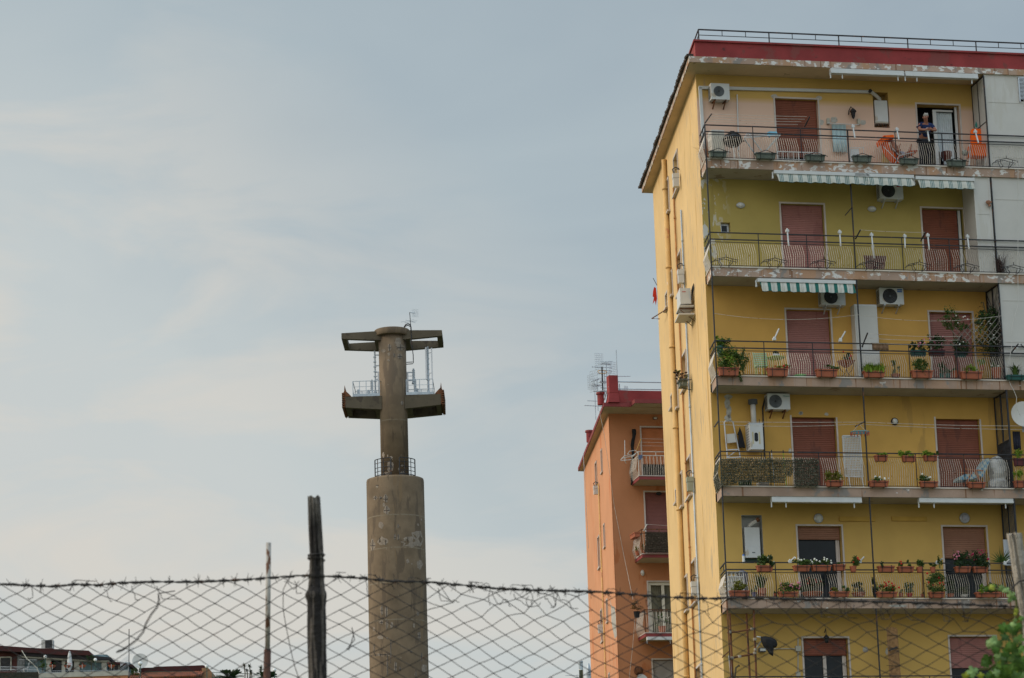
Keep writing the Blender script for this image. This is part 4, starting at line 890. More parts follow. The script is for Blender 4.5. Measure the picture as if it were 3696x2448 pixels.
x=H_.L(17,1490,1540,-2)[0]; xe=H_.L(18,180,1560,-2)[0]; zt=H_.L(17,2000,1500,-.2)[1]; zb=H_.L(17,1500,1570,-2.6)[1]
while x<xe:
    mb.tube([(x,-.1,zt),(x,-2.8,zb)],.10,8); x+=.24
mb.build('roof_tiles',mat('roof_tile',(.30,.095,.045),.85,.3,3,[((.13,.06,.04),.55,(2,2,2))]),TR)
mb=MB(); hb(mb,1490,1580,2400,1700,-2.2,2); mb.build('wall',mat('wall_tan',(.30,.17,.09),.9),TR)
mb=MB(); pr=[H_.L(18,x,y,0) for x,y in ((180,1490),(235,1492),(258,1520),(270,1580),(180,1600))]; mb.prism(pr,-.5,5); mb.build('gable',mat('wall_tan',(1,1,1)),TR)
hrail(1640,1495,2204,1490,.5,mat('post_green',(1,1,1)),50,TR,d=-1)
RG=thing('fence','green metal railing along the hill terrace behind the rusty pipe','fence',FH,H_.P(18,450,1600,-2))
mb=MB(); a=H_.P(18,262,1520,-1); b=H_.P(18,760,1540,-1)
for k in (0,.55): mb.bar(a-Vector((0,0,k)),b-Vector((0,0,k)),.05)
for i in range(46): q=a.lerp(b,i/45); mb.bar(q,q-Vector((0,0,1.3)),.05 if i%9==0 else .022)
mb.build('bars',mat('post_green',(1,1,1)),RG)
def yucca(z,x,y,yb,r,label,gp='yuccas on the hill'):
    p=H_.P(z,x,y,-2); q=H_.P(z,x+(6 if x<600 else 0),yb,-2); t=thing('yucca',label,'yucca',FH,q,gp); mb=MB(); mb.tube([q,q.lerp(p,.5)+Vector((.05,0,0)),p],.06,6); mb.build('trunk',m_stem,t)
    mb=MB()
    for _ in range(60):
        v=Vector((random.gauss(0,1),random.gauss(0,1),random.gauss(.2,.8))).normalized(); s=v.cross(Vector((0,0,1))).normalized()*.05; mb.add([p-s,p+s,p+v*r*U(.7,1.1)-Vector((0,0,.05))],[(0,1,2)])
    mb.build('leaves',m_leafd,t)
for a in ((520,1466,1590,.42,'taller left yucca between the tiled roof and the rusty pipe'),(563,1468,1590,.40,'second tall yucca just right of the leftmost'),(541,1505,1590,.3,'low yucca between the two tall ones'),(575,1512,1590,.3,'low yucca right of the two tall ones'),(655,1490,1590,.55,'yucca just left of the rusty pipe')): yucca(18,*a)
for x,y,r,lab in ((405,1545,1.7,'broad palm crown rising beside the green railing'),(700,1548,1.5,'broad palm crown behind the rusty pipe')):
    p=H_.P(18,x,y+25,-2.5); t=thing('palm_tree',lab,'palm tree',FH,p-Vector((0,0,2)),'palms on the hill'); mb=MB(); mb.tube([p-Vector((0,0,2)),p],.25,8); mb.build('trunk',m_stem,t)
    mb=MB()
    for k in range(26):
        a=U(0,6.28); e=U(.1,1.1); d=Vector((math.cos(a)*math.cos(e),math.sin(a)*math.cos(e),math.sin(e))); s=Vector((-d.y,d.x,0)).normalized()
        for j in range(12):
            c=p+d*r*j/12-Vector((0,0,.5*(j/12)**2)); mb.add([c,c+s*.35-Vector((0,0,.1)),c+s*.3+d*.12],[(0,1,2)]); mb.add([c,c-s*.35-Vector((0,0,.1)),c-s*.3+d*.12],[(0,1,2)])
    mb.build('fronds',m_leafd,t)
# steel flues between tower and orange building
G=Frame((0,150,0),0)
def flue(z,x0,x1,yt,d,label):
    a=G.P(z,x0,yt,d); b=G.P(z,x1,yt,d); r=(b.x-a.x)/2; c=(a+b)/2; t=thing('steel_flue',label,'flue',G,(c.x,c.y,18),'steel flues'); mb=MB(); mb.lathe((c.x,c.y,0),[(r,18),(r,c.z-.5),(r*1.06,c.z-.5),(r*1.06,c.z-.45),(r,c.z-.45),(r,c.z-.05)],20); mb.build('pipe',mat('steel',(.45,.45,.42),.25,.1,2,metal=.9),t,smooth=True)
    mb=MB(); mb.lathe((c.x,c.y,0),[(r*1.05,c.z-.08),(r*1.05,c.z)],20); mb.build('rim',m_galv,t)
    return c,r
flue(14,98,136,1410,0,'plain upright steel flue pipe left of the orange building'); c,r=flue(14,170,212,1520,1,'steel flue pipe with a conical cap next to the orange wall')
mb=MB(); mb.lathe(c,[(r,.02),(r*.9,.25),(r*.3,.5)],12); t=[o for o in COL.objects if o.name.startswith('steel_flue')][-1]; mb.build('cowl',m_galv,t)
ant(14,83,1535,1600,0,'tiny aerial at the bottom edge left of the steel flue',[(.9,'y',1.2,.1)],G)
bmb=MB(); bmb.box(13,26,2,9,0,18.2); bt=thing('factory_building','low building carrying the steel flues below the picture','building',G,(19,5,0)); bmb.build('wall',m_cream,bt)
# ================================================================ foreground: bank, fence, posts, vine
mb=MB(); prof=[(4,0.0),(8,.7),(12,1.9),(14,2.05),(20,2.0),(34,.4),(40,-.02)]; xs=[-30+i*3 for i in range(21)]
vs=[(x,y,z-.01+ (.08*math.sin(x*1.3+y) if 0<k<6 else 0)) for k,(y,z) in enumerate(prof) for x in xs]; n=len(xs)
mb.add(vs,[(j*n+i,j*n+i+1,(j+1)*n+i+1,(j+1)*n+i) for j in range(len(prof)-1) for i in range(n-1)]); structure(mb,'bank',gm)
FD=13.0
def W(u,v,d=FD): return FW.P(0,u,v,d)
BW=[(-900,2130),(-300,2112),(0,2108),(100,2112),(190,2116),(280,2109),(350,2114),(420,2106),(500,2103),(560,2100),(700,2100),(900,2092),(1100,2078),(1200,2080),(1300,2085),(1400,2097),(1550,2103),(1620,2109),(1800,2124),(2000,2132),(2130,2137),(2250,2143),(2350,2151),(2550,2161),(2700,2158),(3000,2166),(3300,2177),(3500,2182),(3700,2191),(4100,2200),(4600,2215)]
def topv(u):
    for (a,b),(c,d) in zip(BW,BW[1:]):
        if a<=u<=c: return b+(d-b)*(u-a)/(c-a)
    return BW[-1][1]
t=thing('wire_fence','rusty diamond wire mesh fence topped with one strand of barbed wire','wire fence',FW,(0,FD,2))
m_wire=mat('fence_wire',(.035,.030,.028),.7,.35,30,[((.10,.05,.03),.6,(20,20,20))],metal=.2)
mb=MB(); DX,DY=50.5,27.8; nodes={}
def nz(i,j,s): r=random.Random(i*733+j*91+s); return r.uniform(-1,1)
for i in range(-18,92):
    for j in range(0,64):
        if (i+j)%2: continue
        u=i*DX+7+nz(i,j,1)*3+8*math.sin(j*.35+i*.05)+ j*1.2; v=topv(i*DX)+2+j*DY+nz(i,j,2)*3+7*math.sin(i*.31+j*.2)+(0 if j else 0)
        wild=1 if (1500<u<2150 or 2350<u<3600) and j<5 else 0
        if wild: u+=nz(i,j,3)*16; v+=nz(i,j,4)*14
        if j==0: v=topv(u)+3
        nodes[i,j]=W(u,v,FD+.01*nz(i,j,5))
for (i,j),p in nodes.items():
    for di in (-1,1):
        q=nodes.get((i+di,j+1))
        if q is None or random.Random(i*31+j*17+di).random()<(.035 if j<6 else .006): continue
        mid=p.lerp(q,.5)+Vector((nz(i,j,7+di)*.002,.004*di,nz(i,j,9+di)*.002)); mb.tube([p,mid,q],.0020,3,False)
    mb.ball(p,.0036,5,3)
mb.build('mesh',m_wire,t)
for sgn in (0,1):
    mb=MB(); pts=[]; u=-880
    while u<4550: ph=u*.075+sgn*math.pi; pts.append(W(u,topv(u)+2.2*math.sin(ph)+2*math.sin(u*.011),FD-.01+.004*math.cos(ph))); u+=9
    mb.tube(pts,.0028,4,False); mb.build('strand',m_wire,t)
mb=MB(); u=-850; k=0
while u<4500:
    c=W(u,topv(u),FD-.01); 
    for _ in range(4):
        d=Vector((U(-.6,.6),U(-.4,.4),U(-1,1))).normalized()*U(.02,.036); mb.tube([c-d*.4,c+d],[.0024,.0010],3,False)
    mb.tube([c-Vector((.02,0,.001)),c+Vector((.02,0,0))],.0062,5)
    u+=U(38,62)
mb.build('barbs',m_wire,t)
mb=MB()
def curl(u0,n,su,sv,dv=0):
    u=u0; v=topv(u0)+dv; pts=[]; a=U(0,6.28)
    for i in range(n): a+=U(-1.2,1.2); u+=math.cos(a)*su+su*.3; v+=math.sin(a)*sv; v=min(max(v,topv(u)-15),topv(u)+62); pts.append(W(u,v,FD-.02+U(-.02,.02)))
    out=[]
    for i in range(len(pts)-1):
        for f in range(4):
            p0=pts[max(i-1,0)];p1=pts[i];p2=pts[i+1];p3=pts[min(i+2,len(pts)-1)];f_=f/4
            out.append(.5*((2*p1)+(p2-p0)*f_+(2*p0-5*p1+4*p2-p3)*f_*f_+(3*p1-p0-3*p2+p3)*f_**3))
    mb.tube(out,.0019,3,False)
for u0 in (60,230,250,330,370,480,560,1020,1060,1230,1290,1330,1340,1480,1560,1580,1690,1700,1710,1780,1830,1850,1880,1890,1930,1960,1990,2020,2210,2300,2330,2360,2480,2510,2600,2700,2780,2850,2930,2980,3050,3150,3200,3260,3300,3360,3420,3460,3500,3560): curl(u0,random.randint(7,13),9,17)
mb.build('loose_wire',m_wire,t)
mb=MB(); pts=[(632,2133),(600,2138),(570,2143),(572,2165),(566,2190),(545,2215),(525,2250),(515,2280),(490,2310),(470,2325),(440,2345),(425,2352)]
mb.tube([W(u,v,FD-.03) for u,v in pts],.0024,5); mb.tube([W(u+4,v+3,FD-.035) for u,v in pts[2:]],.0018,4); mb.tube([W(u,v,FD-.03) for u,v in ((455,2338),(446,2345),(430,2348),(420,2356))],.004,5)
mb.build('hanging_wire',m_wire,t)
mb=MB(); mb.tube([W(u,v,FD+.05) for u,v in ((1040,2090),(1022,2130),(1022,2200),(1034,2270),(1048,2340),(1062,2400),(1078,2448),(1110,2600))],.0018,4)
mb.tube([W(u,v,FD-.02) for u,v in ((1270,2265),(1276,2290),(1268,2320),(1258,2348))],.002,4); mb.tube([W(u,v,FD-.02) for u,v in ((1270,2265),(1280,2310),(1250,2345))],.002,4)
mb.build('stray_wire',m_wire,t)
# weathered posts
def post(label,left,right,d,ma,zb,grooves,seed):
    R_=random.Random(seed); c0=W((left[0][0]+right[0][0])/2,left[0][1],d); t=thing('wooden_post',label,'wooden post',FW,(c0.x,d,zb)); mb=MB(); n=36; vs=[]; rows=0
    ph=[R_.uniform(0,6.28) for _ in range(6)]
    def ed(L,v):
        if v<=L[0][1]: return L[0][0]
        for a,b in zip(L,L[1:]):
            if a[1]<=v<=b[1]: return a[0]+(b[0]-a[0])*(v-a[1])/(b[1]-a[1])
        a,b=L[-2],L[-1]; return b[0]+(b[0]-a[0])*(v-b[1])/(b[1]-a[1])*0
    v=left[0][1]; end=None
    while True:
        l=W(ed(left,v),v,d); r=W(ed(right,v),v,d); c=(l+r)/2; rad=(r-l).length/2
        if c.z<zb: break
        for k in range(n):
            a=6.2832*k/n; g=1
            for (ga,gw,gd,gl) in grooves:
                da=abs((a-ga+3.1416+.05*math.sin(v*.02))%6.2832-3.1416)
                if da<gw and v<left[0][1]+gl: g-=gd*(1-da/gw)
            g*=1+.02*math.sin(a*3+v*.012+ph[0])+.015*math.sin(a*7+v*.03+ph[1])
            top=-.008*(1+math.sin(a*5+ph[2])) if rows==0 else 0
            vs.append(c+Vector((rad*g*math.cos(a),rad*g*math.sin(a),top)))
        rows+=1; v+=9 if v<2500 else 60
    fs=[(i*n+k,i*n+(k+1)%n,(i+1)*n+(k+1)%n,(i+1)*n+k) for i in range(rows-1) for k in range(n)]+[tuple(range(n-1,-1,-1))]
    mb.add(vs,fs); mb.build('timber',ma,t); return t
q=lambda z,x,y:(Z[z][0]+x/Z[z][2],Z[z][1]+y/Z[z][2])
m_wood=mat('weathered_wood',(.34,.30,.25),.95,.3,14,[((.06,.052,.045),.60,(55,55,3.2)),((.36,.33,.30),.60,(70,70,2.2)),((.14,.05,.015),.70,(12,12,6))],.8,bscale=40,stretch=(3,3,.25))
m_wood2=mat('weathered_wood_dark',(.085,.072,.062),.95,.35,12,[((.020,.017,.016),.47,(50,50,3)),((.19,.165,.14),.64,(60,60,2)),((.22,.06,.015),.72,(14,14,6)),((.20,.18,.155),.47,(60,60,2),(2,1.95,2.15))],.8,bscale=40,stretch=(3,3,.25))
tp=post('dark weathered wooden fence post with split top and knot holding the barbed wire',[q(18,*p) for p in ((1034,90),(1040,300),(1050,560),(1045,740),(1036,850),(1008,890),(1030,950),(1030,1100),(1035,1300),(1040,1568))],[q(18,*p) for p in ((1135,90),(1142,200),(1150,300),(1160,500),(1165,740),(1174,850),(1190,885),(1180,1000),(1186,1150),(1190,1568))],FD-.12,m_wood2,1.9,[(4.2,.16,.5,330),(4.9,.12,.45,260),(5.4,.1,.3,420),(3.6,.12,.35,200)],3)
mb=MB()
for k,(y,sl) in enumerate(((565,2),(585,-3),(600,3),(740,1),(752,-2),(880,4))):
    l=W(*q(18,1036,y),FD-.12); r=W(*q(18,1172,y+sl*4),FD-.12); c=(l+r)/2; ra=(r-l).length/2*1.0; mb.tube([c+Vector((ra*math.cos(a*.524),ra*1.02*math.sin(a*.524),.004*math.cos(a*.5+k)+(r.z-l.z)/2*math.cos(a*.524))) for a in range(13)],.0028,4,False)
mb.build('binding_wire',m_wire,tp)
tr=post('pale split wooden fence post at the right edge wrapped by the vine',[(3633,1924),(3642,1975),(3652,2050),(3664,2120),(3676,2180),(3684,2260),(3694,2350),(3702,2448)],[(3688,1917),(3694,1975),(3704,2050),(3716,2120),(3730,2180),(3740,2260),(3750,2350),(3760,2448)],FD-.1,m_wood,1.9,[(4.45,.22,.75,420),(5.0,.1,.3,500),(3.9,.12,.35,300)],8)
mb=MB(); mb.tube([W(u,v,FD-.16) for u,v in ((3640,2180),(3655,2120),(3680,2098),(3700,2095))],.004,5); mb.build('binding_wire',m_wire,tr)
p=W(*q(18,718,470),15); g=Vector((p.x-.10,15,1.9)); t=thing('metal_pipe','flaking white metal pipe with rusty brown sleeve standing behind the mesh fence','metal pipe',FW,g)
k=W(*q(18,709,1335),15); 
mb=MB(); r_=17/2*15.3/F*1.05; mb.tube([k,p],r_,12); mb.build('upper_pipe',mat('flaking_white',(.37,.345,.31),.7,.15,6,[((.12,.055,.03),.53,(16,16,7)),((.30,.25,.21),.55,(25,25,10))],.3),t,smooth=True)
mb=MB(); b=W(*q(18,703,1568),15); dd_=(b-k); b2=k+dd_*((1.9-k.z)/dd_.z); mb.tube([b2,k],r_*1.42,12); mb.build('sleeve',mat('rust_sleeve',(.075,.033,.022),.85,.3,10,[((.15,.06,.03),.58,(14,14,5))],.3),t,smooth=True)
# vine
t=thing('vine','green grapevine with broad leaves climbing the right hand wooden post','vine',FW,(W(3690,2448).x,FD-.2,2.))
m_vl=mat('vine_leaf',(.06,.125,.016),.65,.5,18,[((.035,.075,.012),.56,(14,14,14)),((.13,.17,.02),.64,(10,10,10))],spec=.2); m_vl2=mat('vine_leaf_pale',(.15,.24,.07),.5,.25,25); m_vl3=mat('vine_leaf_yellow',(.30,.33,.035),.5,.25,25)
def vleaf(mb,c,r,ax=None):
    n=ax or Vector((U(-.6,.6),-1,U(-.5,.7))).normalized(); a=n.cross(Vector((0,0,1))).normalized(); rot=U(-1,1); b=n.cross(a)
    a,b=a*math.cos(rot)+b*math.sin(rot),b*math.cos(rot)-a*math.sin(rot)
    pts=[]
    for k in range(20):
        th=6.2832*k/20; rr=r*(.60+.42*abs(math.cos(th*2.5))+(.07 if k%2 else -.05)); 
        if k==0: rr=r*.35
        pts.append(c+a*rr*math.sin(th)-b*rr*math.cos(th)*-1+n*(-.22*r*(rr/r)**2*(1+.5*math.sin(th*3))))
    mb.add([c+n*.06*r]+pts,[(0,i+1,(i+1)%20+1) for i in range(20)])
A=MB();B=MB();C=MB()
Zs=lambda x,y,d: W(*q(12,x,y),d)
for x,y,r,kind in ((1990,830,120,1),(1925,800,70,1),(2110,600,70,0),(2075,640,60,0),(2230,560,55,1),(2250,520,35,1),(1890,1040,85,0),(1860,1080,60,0),(1700,1180,85,1),(1600,1245,55,2),(1660,1240,50,0),(2050,1000,80,1),(2000,900,60,0),(2140,740,80,0),(2220,650,70,0),(2290,760,85,0),(2200,880,90,0),(2320,900,80,0),(2130,950,70,0),(2250,1020,90,0),(2080,1120,80,0),(2200,1170,90,0),(2330,1120,80,0),(1950,1220,60,0),(2010,1190,55,1),(1800,1240,50,2),(2120,1240,70,0),(2280,1240,80,0),(2350,1250,60,1),(2060,1080,45,2),(2300,600,60,0),(2340,480,40,0),(2265,380,34,2),(2255,425,26,2),(1940,78,46,2),(1885,95,32,0),(2130,110,52,1),(2070,75,36,1),(2195,180,60,1),(2185,245,36,1),(2230,215,40,0),(2360,1040,70,0),(1905,1240,55,0),(2250,1200,50,2),(2180,600,50,0)):
    for _ in range(2): vleaf((A,B,C)[kind] if _==0 else A,Zs(x+(U(-25,25) if _ else 0),y+(U(-25,25) if _ else 0),FD-.2+U(-.12,.05)+_*.1),r/3.643*13.2/F*1.05*(1 if _==0 else .85))
for _ in range(60): x=U(1950,2360); vleaf(A,Zs(x,U(980,1500),FD-.1+U(-.1,.15)),U(45,85)/3.643*13.2/F)
for m_,ma,nm in ((A,m_vl,'leaves'),(B,m_vl2,'pale_leaves'),(C,m_vl3,'yellow_leaves')): m_.build(nm,ma,t)
mb=MB()
for pts in (((2368,1300),(2200,1100),(2050,1050),(1900,1150),(1700,1160),(1600,1240)),((2300,1300),(2270,900),(2200,650),(2280,400),(2260,200),(2180,150),(1940,80)),((2200,900),(2050,860),(1950,820)),((2250,1100),(2340,700),(2330,450))):
    mb.tube([Zs(x,y,FD-.15) for x,y in pts],.006,5)
mb.build('stems',mat('vine_stem',(.10,.10,.03),.8),t)
# ================================================================ things on the yellow building
def Lx(z,x,y,d): return FY.L(z,x,y,d)
# ---- air conditioners
m_fan=mat('fan_dark',(.02,.02,.023),.5,.3,6); m_fang=mat('fan_grey',(.10,.11,.12),.5,.3,6)
m_blueb=mat('badge_blue',(.02,.12,.42),.5,.05,3); m_tealb=mat('badge_teal',(.03,.22,.20),.5,.05,3); m_redb=mat('badge_red',(.45,.03,.03),.5,.05,3)
def text_part(txt,size,loc,ma,par,org,extr=.002):
    c=bpy.data.curves.new('lettering','FONT'); c.body=txt; c.size=size; c.extrude=extr; c.align_x='CENTER'; c.align_y='CENTER'; c.resolution_u=2
    o=bpy.data.objects.new('tmp',c); me=bpy.data.meshes.new_from_object(o); bpy.data.objects.remove(o); me.name='lettering'; me.materials.append(ma)
    R=Matrix.Rotation(math.pi/2,4,'X'); me.transform(Matrix.Translation(Vector(loc)-org)@R)
    q=bpy.data.objects.new('lettering',me); COL.objects.link(q); q.parent=par; return q
def ac(z,x0,y0,x1,y1,label,fcx,fr_,fma,badge=None,txt=None,back=WY-.02,dep=.30,gp='outdoor air conditioner units on the yellow front'):
    f=back-dep; a,t=Lx(z,x0,y0,f); b,q=Lx(z,x1,y1,f); cx=(a+b)/2; t_=thing('air_conditioner',label,'air conditioner',FY,(cx,f,q),gp)
    m=MB(); m.box(a,b,f,back,q,t); c=m.build('casing',m_white,t_)
    m=MB()
    for k in range(9): zz=q+.05+(t-q-.1)*k/9; m.box(a-.006,a-.001,f+.05,back-.05,zz,zz+(t-q)*.05)
    m.build('side_vents',m_fang,t_)
    w=b-a; h=t-q; fx=a+w*fcx; fz=(t+q)/2; R=fr_*h
    m=MB(); m.lathe((fx,f-.008,fz),[(R,.006),(R,.0),(R*.97,-.002)],28,'y'); m.build('fan',fma,t_)
    m=MB()
    for k in range(1,6): m.tube([(fx+R*k/6*math.cos(a_*.2618),f-.014,fz+R*k/6*math.sin(a_*.2618)) for a_ in range(25)],.003,3,False)
    m.lathe((fx,f-.014,fz),[(R*.15,0),(R*.12,-.006)],12,'y')
    m.build('fan_guard',m_fang if fma is m_fan else m_grille,t_)
    m=MB()
    for k in range(7): m.box(fx+R+.05,b-.04,f-.004,f-.001,q+h*.15+k*h*.07,q+h*.15+k*h*.07+.008)
    m.build('front_ribs',m_alu,t_)
    for k in (.2,.78): m=MB(); x=a+w*k; m.bar((x,f,q-.02),(x,WY,q-.02),.035); m.bar((x,f+.02,q-.03),(x,WY-.005,q-.20),.03); m.build('bracket',m_rust if 'rust' in label or 'topmost' in label else m_alu,t_)
    if badge:
        m=MB(); m.box(b-w*.26,b-w*.06,f-.009,f-.001,t-h*.26,t-h*.07); bd=m.build('badge',badge if not txt or badge is m_blueb else m_white,t_)
        if txt: text_part(txt,h*.13,(b-w*.16,f-.012,t-h*.165),m_white if badge is m_blueb else badge,bd,ORG[t_.name])
    return t_
ac(1,650,588,820,735,'topmost white air conditioner on rusty brackets beside the corner trunking',.42,.33,m_fang)
ac(4,670,180,945,375,'grubby air conditioner half hidden behind the scalloped awning',.36,.42,m_fan,m_redb)
ac(5,2065,130,2345,318,'black fanned air conditioner just left of the white locker, under the green awning',.4,.43,m_fan,m_blueb,'Midea')
ac(6,668,120,952,312,'black fanned air conditioner just right of the white locker',.43,.45,m_fan,m_blueb,'Midea')
ac(7,1112,70,1405,272,'grey fanned air conditioner above the flued boiler, on rusty brackets',.35,.42,m_fang,m_tealb,'Hisense')
# side wall unit
s0,zt=FS.L(5,487,185,.12); s1,_=FS.L(5,440,185,.12); s,zt=FS.L(5,430,170,.5); _,zb=FS.L(5,430,360,.5)
t=thing('air_conditioner','white air conditioner on a tray hanging off the side wall','air conditioner',FS,(s,.3,zb))
MB().box(s-.45,s+.40,.10,.42,zb,zt).build('casing',m_white,t)
m=MB(); m.box(s-.458,s-.452,.25,.36,zt-.12,zt-.10); m.build('vent',m_redb,t)
m=MB(); m.box(s-.5,s+.45,.03,.46,zb-.10,zb-.06); m.box(s-.55,s+.5,.03,.50,zb-.36,zb-.31); m.build('tray',m_whp,t)
for k in (-.3,.3): m=MB(); m.bar((s+k,.0,zb-.12),(s+k,.44,zb-.12),.03); m.bar((s+k,.0,zb-.5),(s+k,.42,zb-.15),.02); m.build('bracket',m_rust,t)
m=MB()
for k in range(6): m.tube([(s-.48-.02*k,.10,zb+.1+.05*k),(s-.52,.05,zb+.3+.04*k),(s-.62,.02,zb+.42+.03*k)],.012,4)
m.build('hoses',m_grille,t)
m=MB(); pp=[(lambda q: Vector((q[0],.05,q[1])))(FS.L(5,x,y,.05)) for x,y in ((350,350),(285,465))]
t=thing('bracket_arm','rusty arm sticking out of the side wall below the hanging air conditioner','bracket',FS,pp[0]); m.tube([pp[0],pp[1]+Vector((0,.35,0)),pp[1]+Vector((0,.1,-.02))],.018,5); m.build('rod',m_rust,t)
# planter on side wall
s,h=FS.L(13,1040,420,.3); t=thing('planter','grey green pot of dark succulents hung on the side wall by a mauve shutter','planter',FS,(s,.3,h))
m=MB(); m.box(s-.22,s+.22,.16,.38,h-.02,h+.12); m.box(s-.25,s+.25,.14,.40,h+.12,h+.19); m.build('trough',m_grnpl,t)
m=MB(); m.tube([(s-.27,.02,h+.15),(s-.27,.42,h+.15),(s+.27,.42,h+.15),(s+.27,.02,h+.15)],.012,4); m.tube([(s,.02,h-.1),(s,.3,h-.04)],.012,4); m.build('bracket',m_iron,t)
m=MB(); 
for _ in range(22): x=s+U(-.2,.25); y=U(.1,.5); zz=h+U(.25,.5); m.tube([(x,.27,h+.18),(x+U(-.05,.05),y,zz)],.008,3); m.lathe((x,y,zz),[(.02,-.02),(.055,.01),(.01,.03)],6)
m.build('succulents',mat('succulent_dark',(.07,.035,.022),.6,.5,10,[((.16,.20,.04),.56,(6,6,6))]),t)
# red rag at far edge
s,h=FS.L(5,225,140,.1); t=thing('cloth','red rag dangling at the far edge of the yellow side wall','cloth',FS,(SLN-.05,.15,h))
m=MB(); n=6; x=SLN-.03
pts=[(0,.26),(.06,.30),(.10,.16),(.12,-.02),(.08,-.05),(.13,-.28),(.05,-.16),(.03,-.32),(-.02,-.1)]
m.add([(x-.01,.04+a,h+b) for a,b in pts]+[(x+.02,.04+a,h+b) for a,b in pts],[tuple(range(9)),tuple(range(17,8,-1))]+[(i,i+9,(i+1)%9+9,(i+1)%9) for i in range(9)]); m.build('fabric',mat('rag_red',(.50,.035,.02),.9),t)
m=MB(); m.tube([(x,.0,h+.35),(x,.12,h+.6)],.01,4); m.build('hook',m_iron,t)
# ---- awnings
def aw(z,x0,y0,x1,y1,h,label,d=.10): 
    a=FY.P(z,x0,y0,d); b=FY.P(z,x1,y1,d); b.z=a.z=(a.z+b.z)/2; return cassette(FY,label,a,b,h,'white rolled awning cassettes',.16)
aw(2,88,485,735,510,.15,'rolled white awning under the cornice, left of the pair',-.02); aw(2,748,513,1388,535,.15,'rolled white awning under the cornice, right of the pair',-.02)
aw(7,1160,1408,2290,1412,.17,'rolled white awning under the fourth balcony slab, left of the dark pole'); 
a=FY.P(8,935,1412,.10); b=FY.P(8,2120,1425,.10); b.z=a.z; cassette(FY,'rolled white awning under the fourth balcony slab, nearest the right edge',a,b,.17,'white rolled awning cassettes')
def strip_mat(name,cols,wd):
    m=bpy.data.materials.new(name); m.use_nodes=True; t=m.node_tree; b=t.nodes['Principled BSDF']; b.inputs['Roughness'].default_value=.85; n=t.nodes.new; l=t.links.new
    sp=n('ShaderNodeSeparateXYZ'); l(n('ShaderNodeTexCoord').outputs['Object'],sp.inputs[0])
    d=n('ShaderNodeMath'); d.operation='DIVIDE'; l(sp.outputs[0],d.inputs[0]); d.inputs[1].default_value=wd; f=n('ShaderNodeMath'); f.operation='FRACT'; l(d.outputs[0],f.inputs[0])
    r=n('ShaderNodeValToRGB'); r.color_ramp.interpolation='CONSTANT'; e=r.color_ramp.elements
    while len(e)<len(cols): e.new(.5)
    for q,(p,c) in zip(e,cols): q.position=p; q.color=(*c,1)
    l(f.outputs[0],r.inputs[0]); l(r.outputs[0],b.inputs['Base Color']); return m
CR=(.50,.50,.45); GT=(.15,.215,.21); DG=(.012,.12,.10)
st1=strip_mat('awning_stripes_thin',[(0,CR),(.50,GT),(.60,CR),(.66,GT),(.78,CR),(.84,GT),(.94,CR)],.285)
st2=strip_mat('awning_stripes_green',[(0,DG),(.36,CR),(.55,(.2,.2,.2)),(.58,CR),(.68,(.2,.2,.2)),(.71,CR)],.285)
def scallop(z,x0,y0,x1,y1,h,label,ma,mt,d=-.02,gp='striped scalloped awnings'):
    a=FY.P(z,x0,y0,d); b=FY.P(z,x1,y1,d); b.z=a.z; t=thing('awning',label,'awning',FY,a,gp)
    m=MB(); m.bar(a,b,.20,.10); m.build('cassette',m_white,t)
    m=MB(); n=int((b.x-a.x)/.03)+1; top=[];bot=[];mid=[]
    for i in range(n+1):
        x=a.x+.06+(b.x-a.x-.12)*i/n; w=.022*math.sin(x*11)+.012*math.sin(x*23); top.append((x,d-.07,a.z-.05)); mid.append((x+.03,d-.11+w*.6,a.z-.05-h*.5)); bot.append((x+.06,d-.13+w,a.z-.05-h-.03*abs(math.sin((x-a.x)*math.pi/.285))))
    N_=n+1; m.add(top+mid+bot,[(i,i+1,N_+i+1,N_+i) for i in range(n)]+[(N_+i,N_+i+1,2*N_+i+1,2*N_+i) for i in range(n)]); m.build('valance',ma,t)
    m=MB(); m.tube([Vector(p)+Vector((0,-.004,0)) for p in bot],.007,4); m.build('valance_trim',mt,t)
    m=MB(); m.tube([a+Vector((-.03,0,.0)),a+Vector((-.03,-.02,-.12))],.02,6); m.tube([a+Vector((-.03,-.02,-.12)),a+Vector((-.03,-.02,-.19))],.03,6); m.build('crank_eye',m_white,t); return t
scallop(3,1530,72,2600,118,.24,'striped scalloped awning under the top balcony, left of the dark pole',st1,mat('trim_green',(.02,.08,.07),.8))
scallop(4,385,107,1050,140,.24,'striped scalloped awning under the top balcony, just right of the dark pole',st1,mat('trim_green',(1,1,1)))
scallop(4,1070,140,1735,165,.24,'striped scalloped awning under the top balcony, nearest the white panels',st1,mat('trim_green',(1,1,1)))
scallop(5,1345,42,2445,75,.27,'green and cream striped awning under the second balcony',st2,mat('trim_green',(1,1,1)))
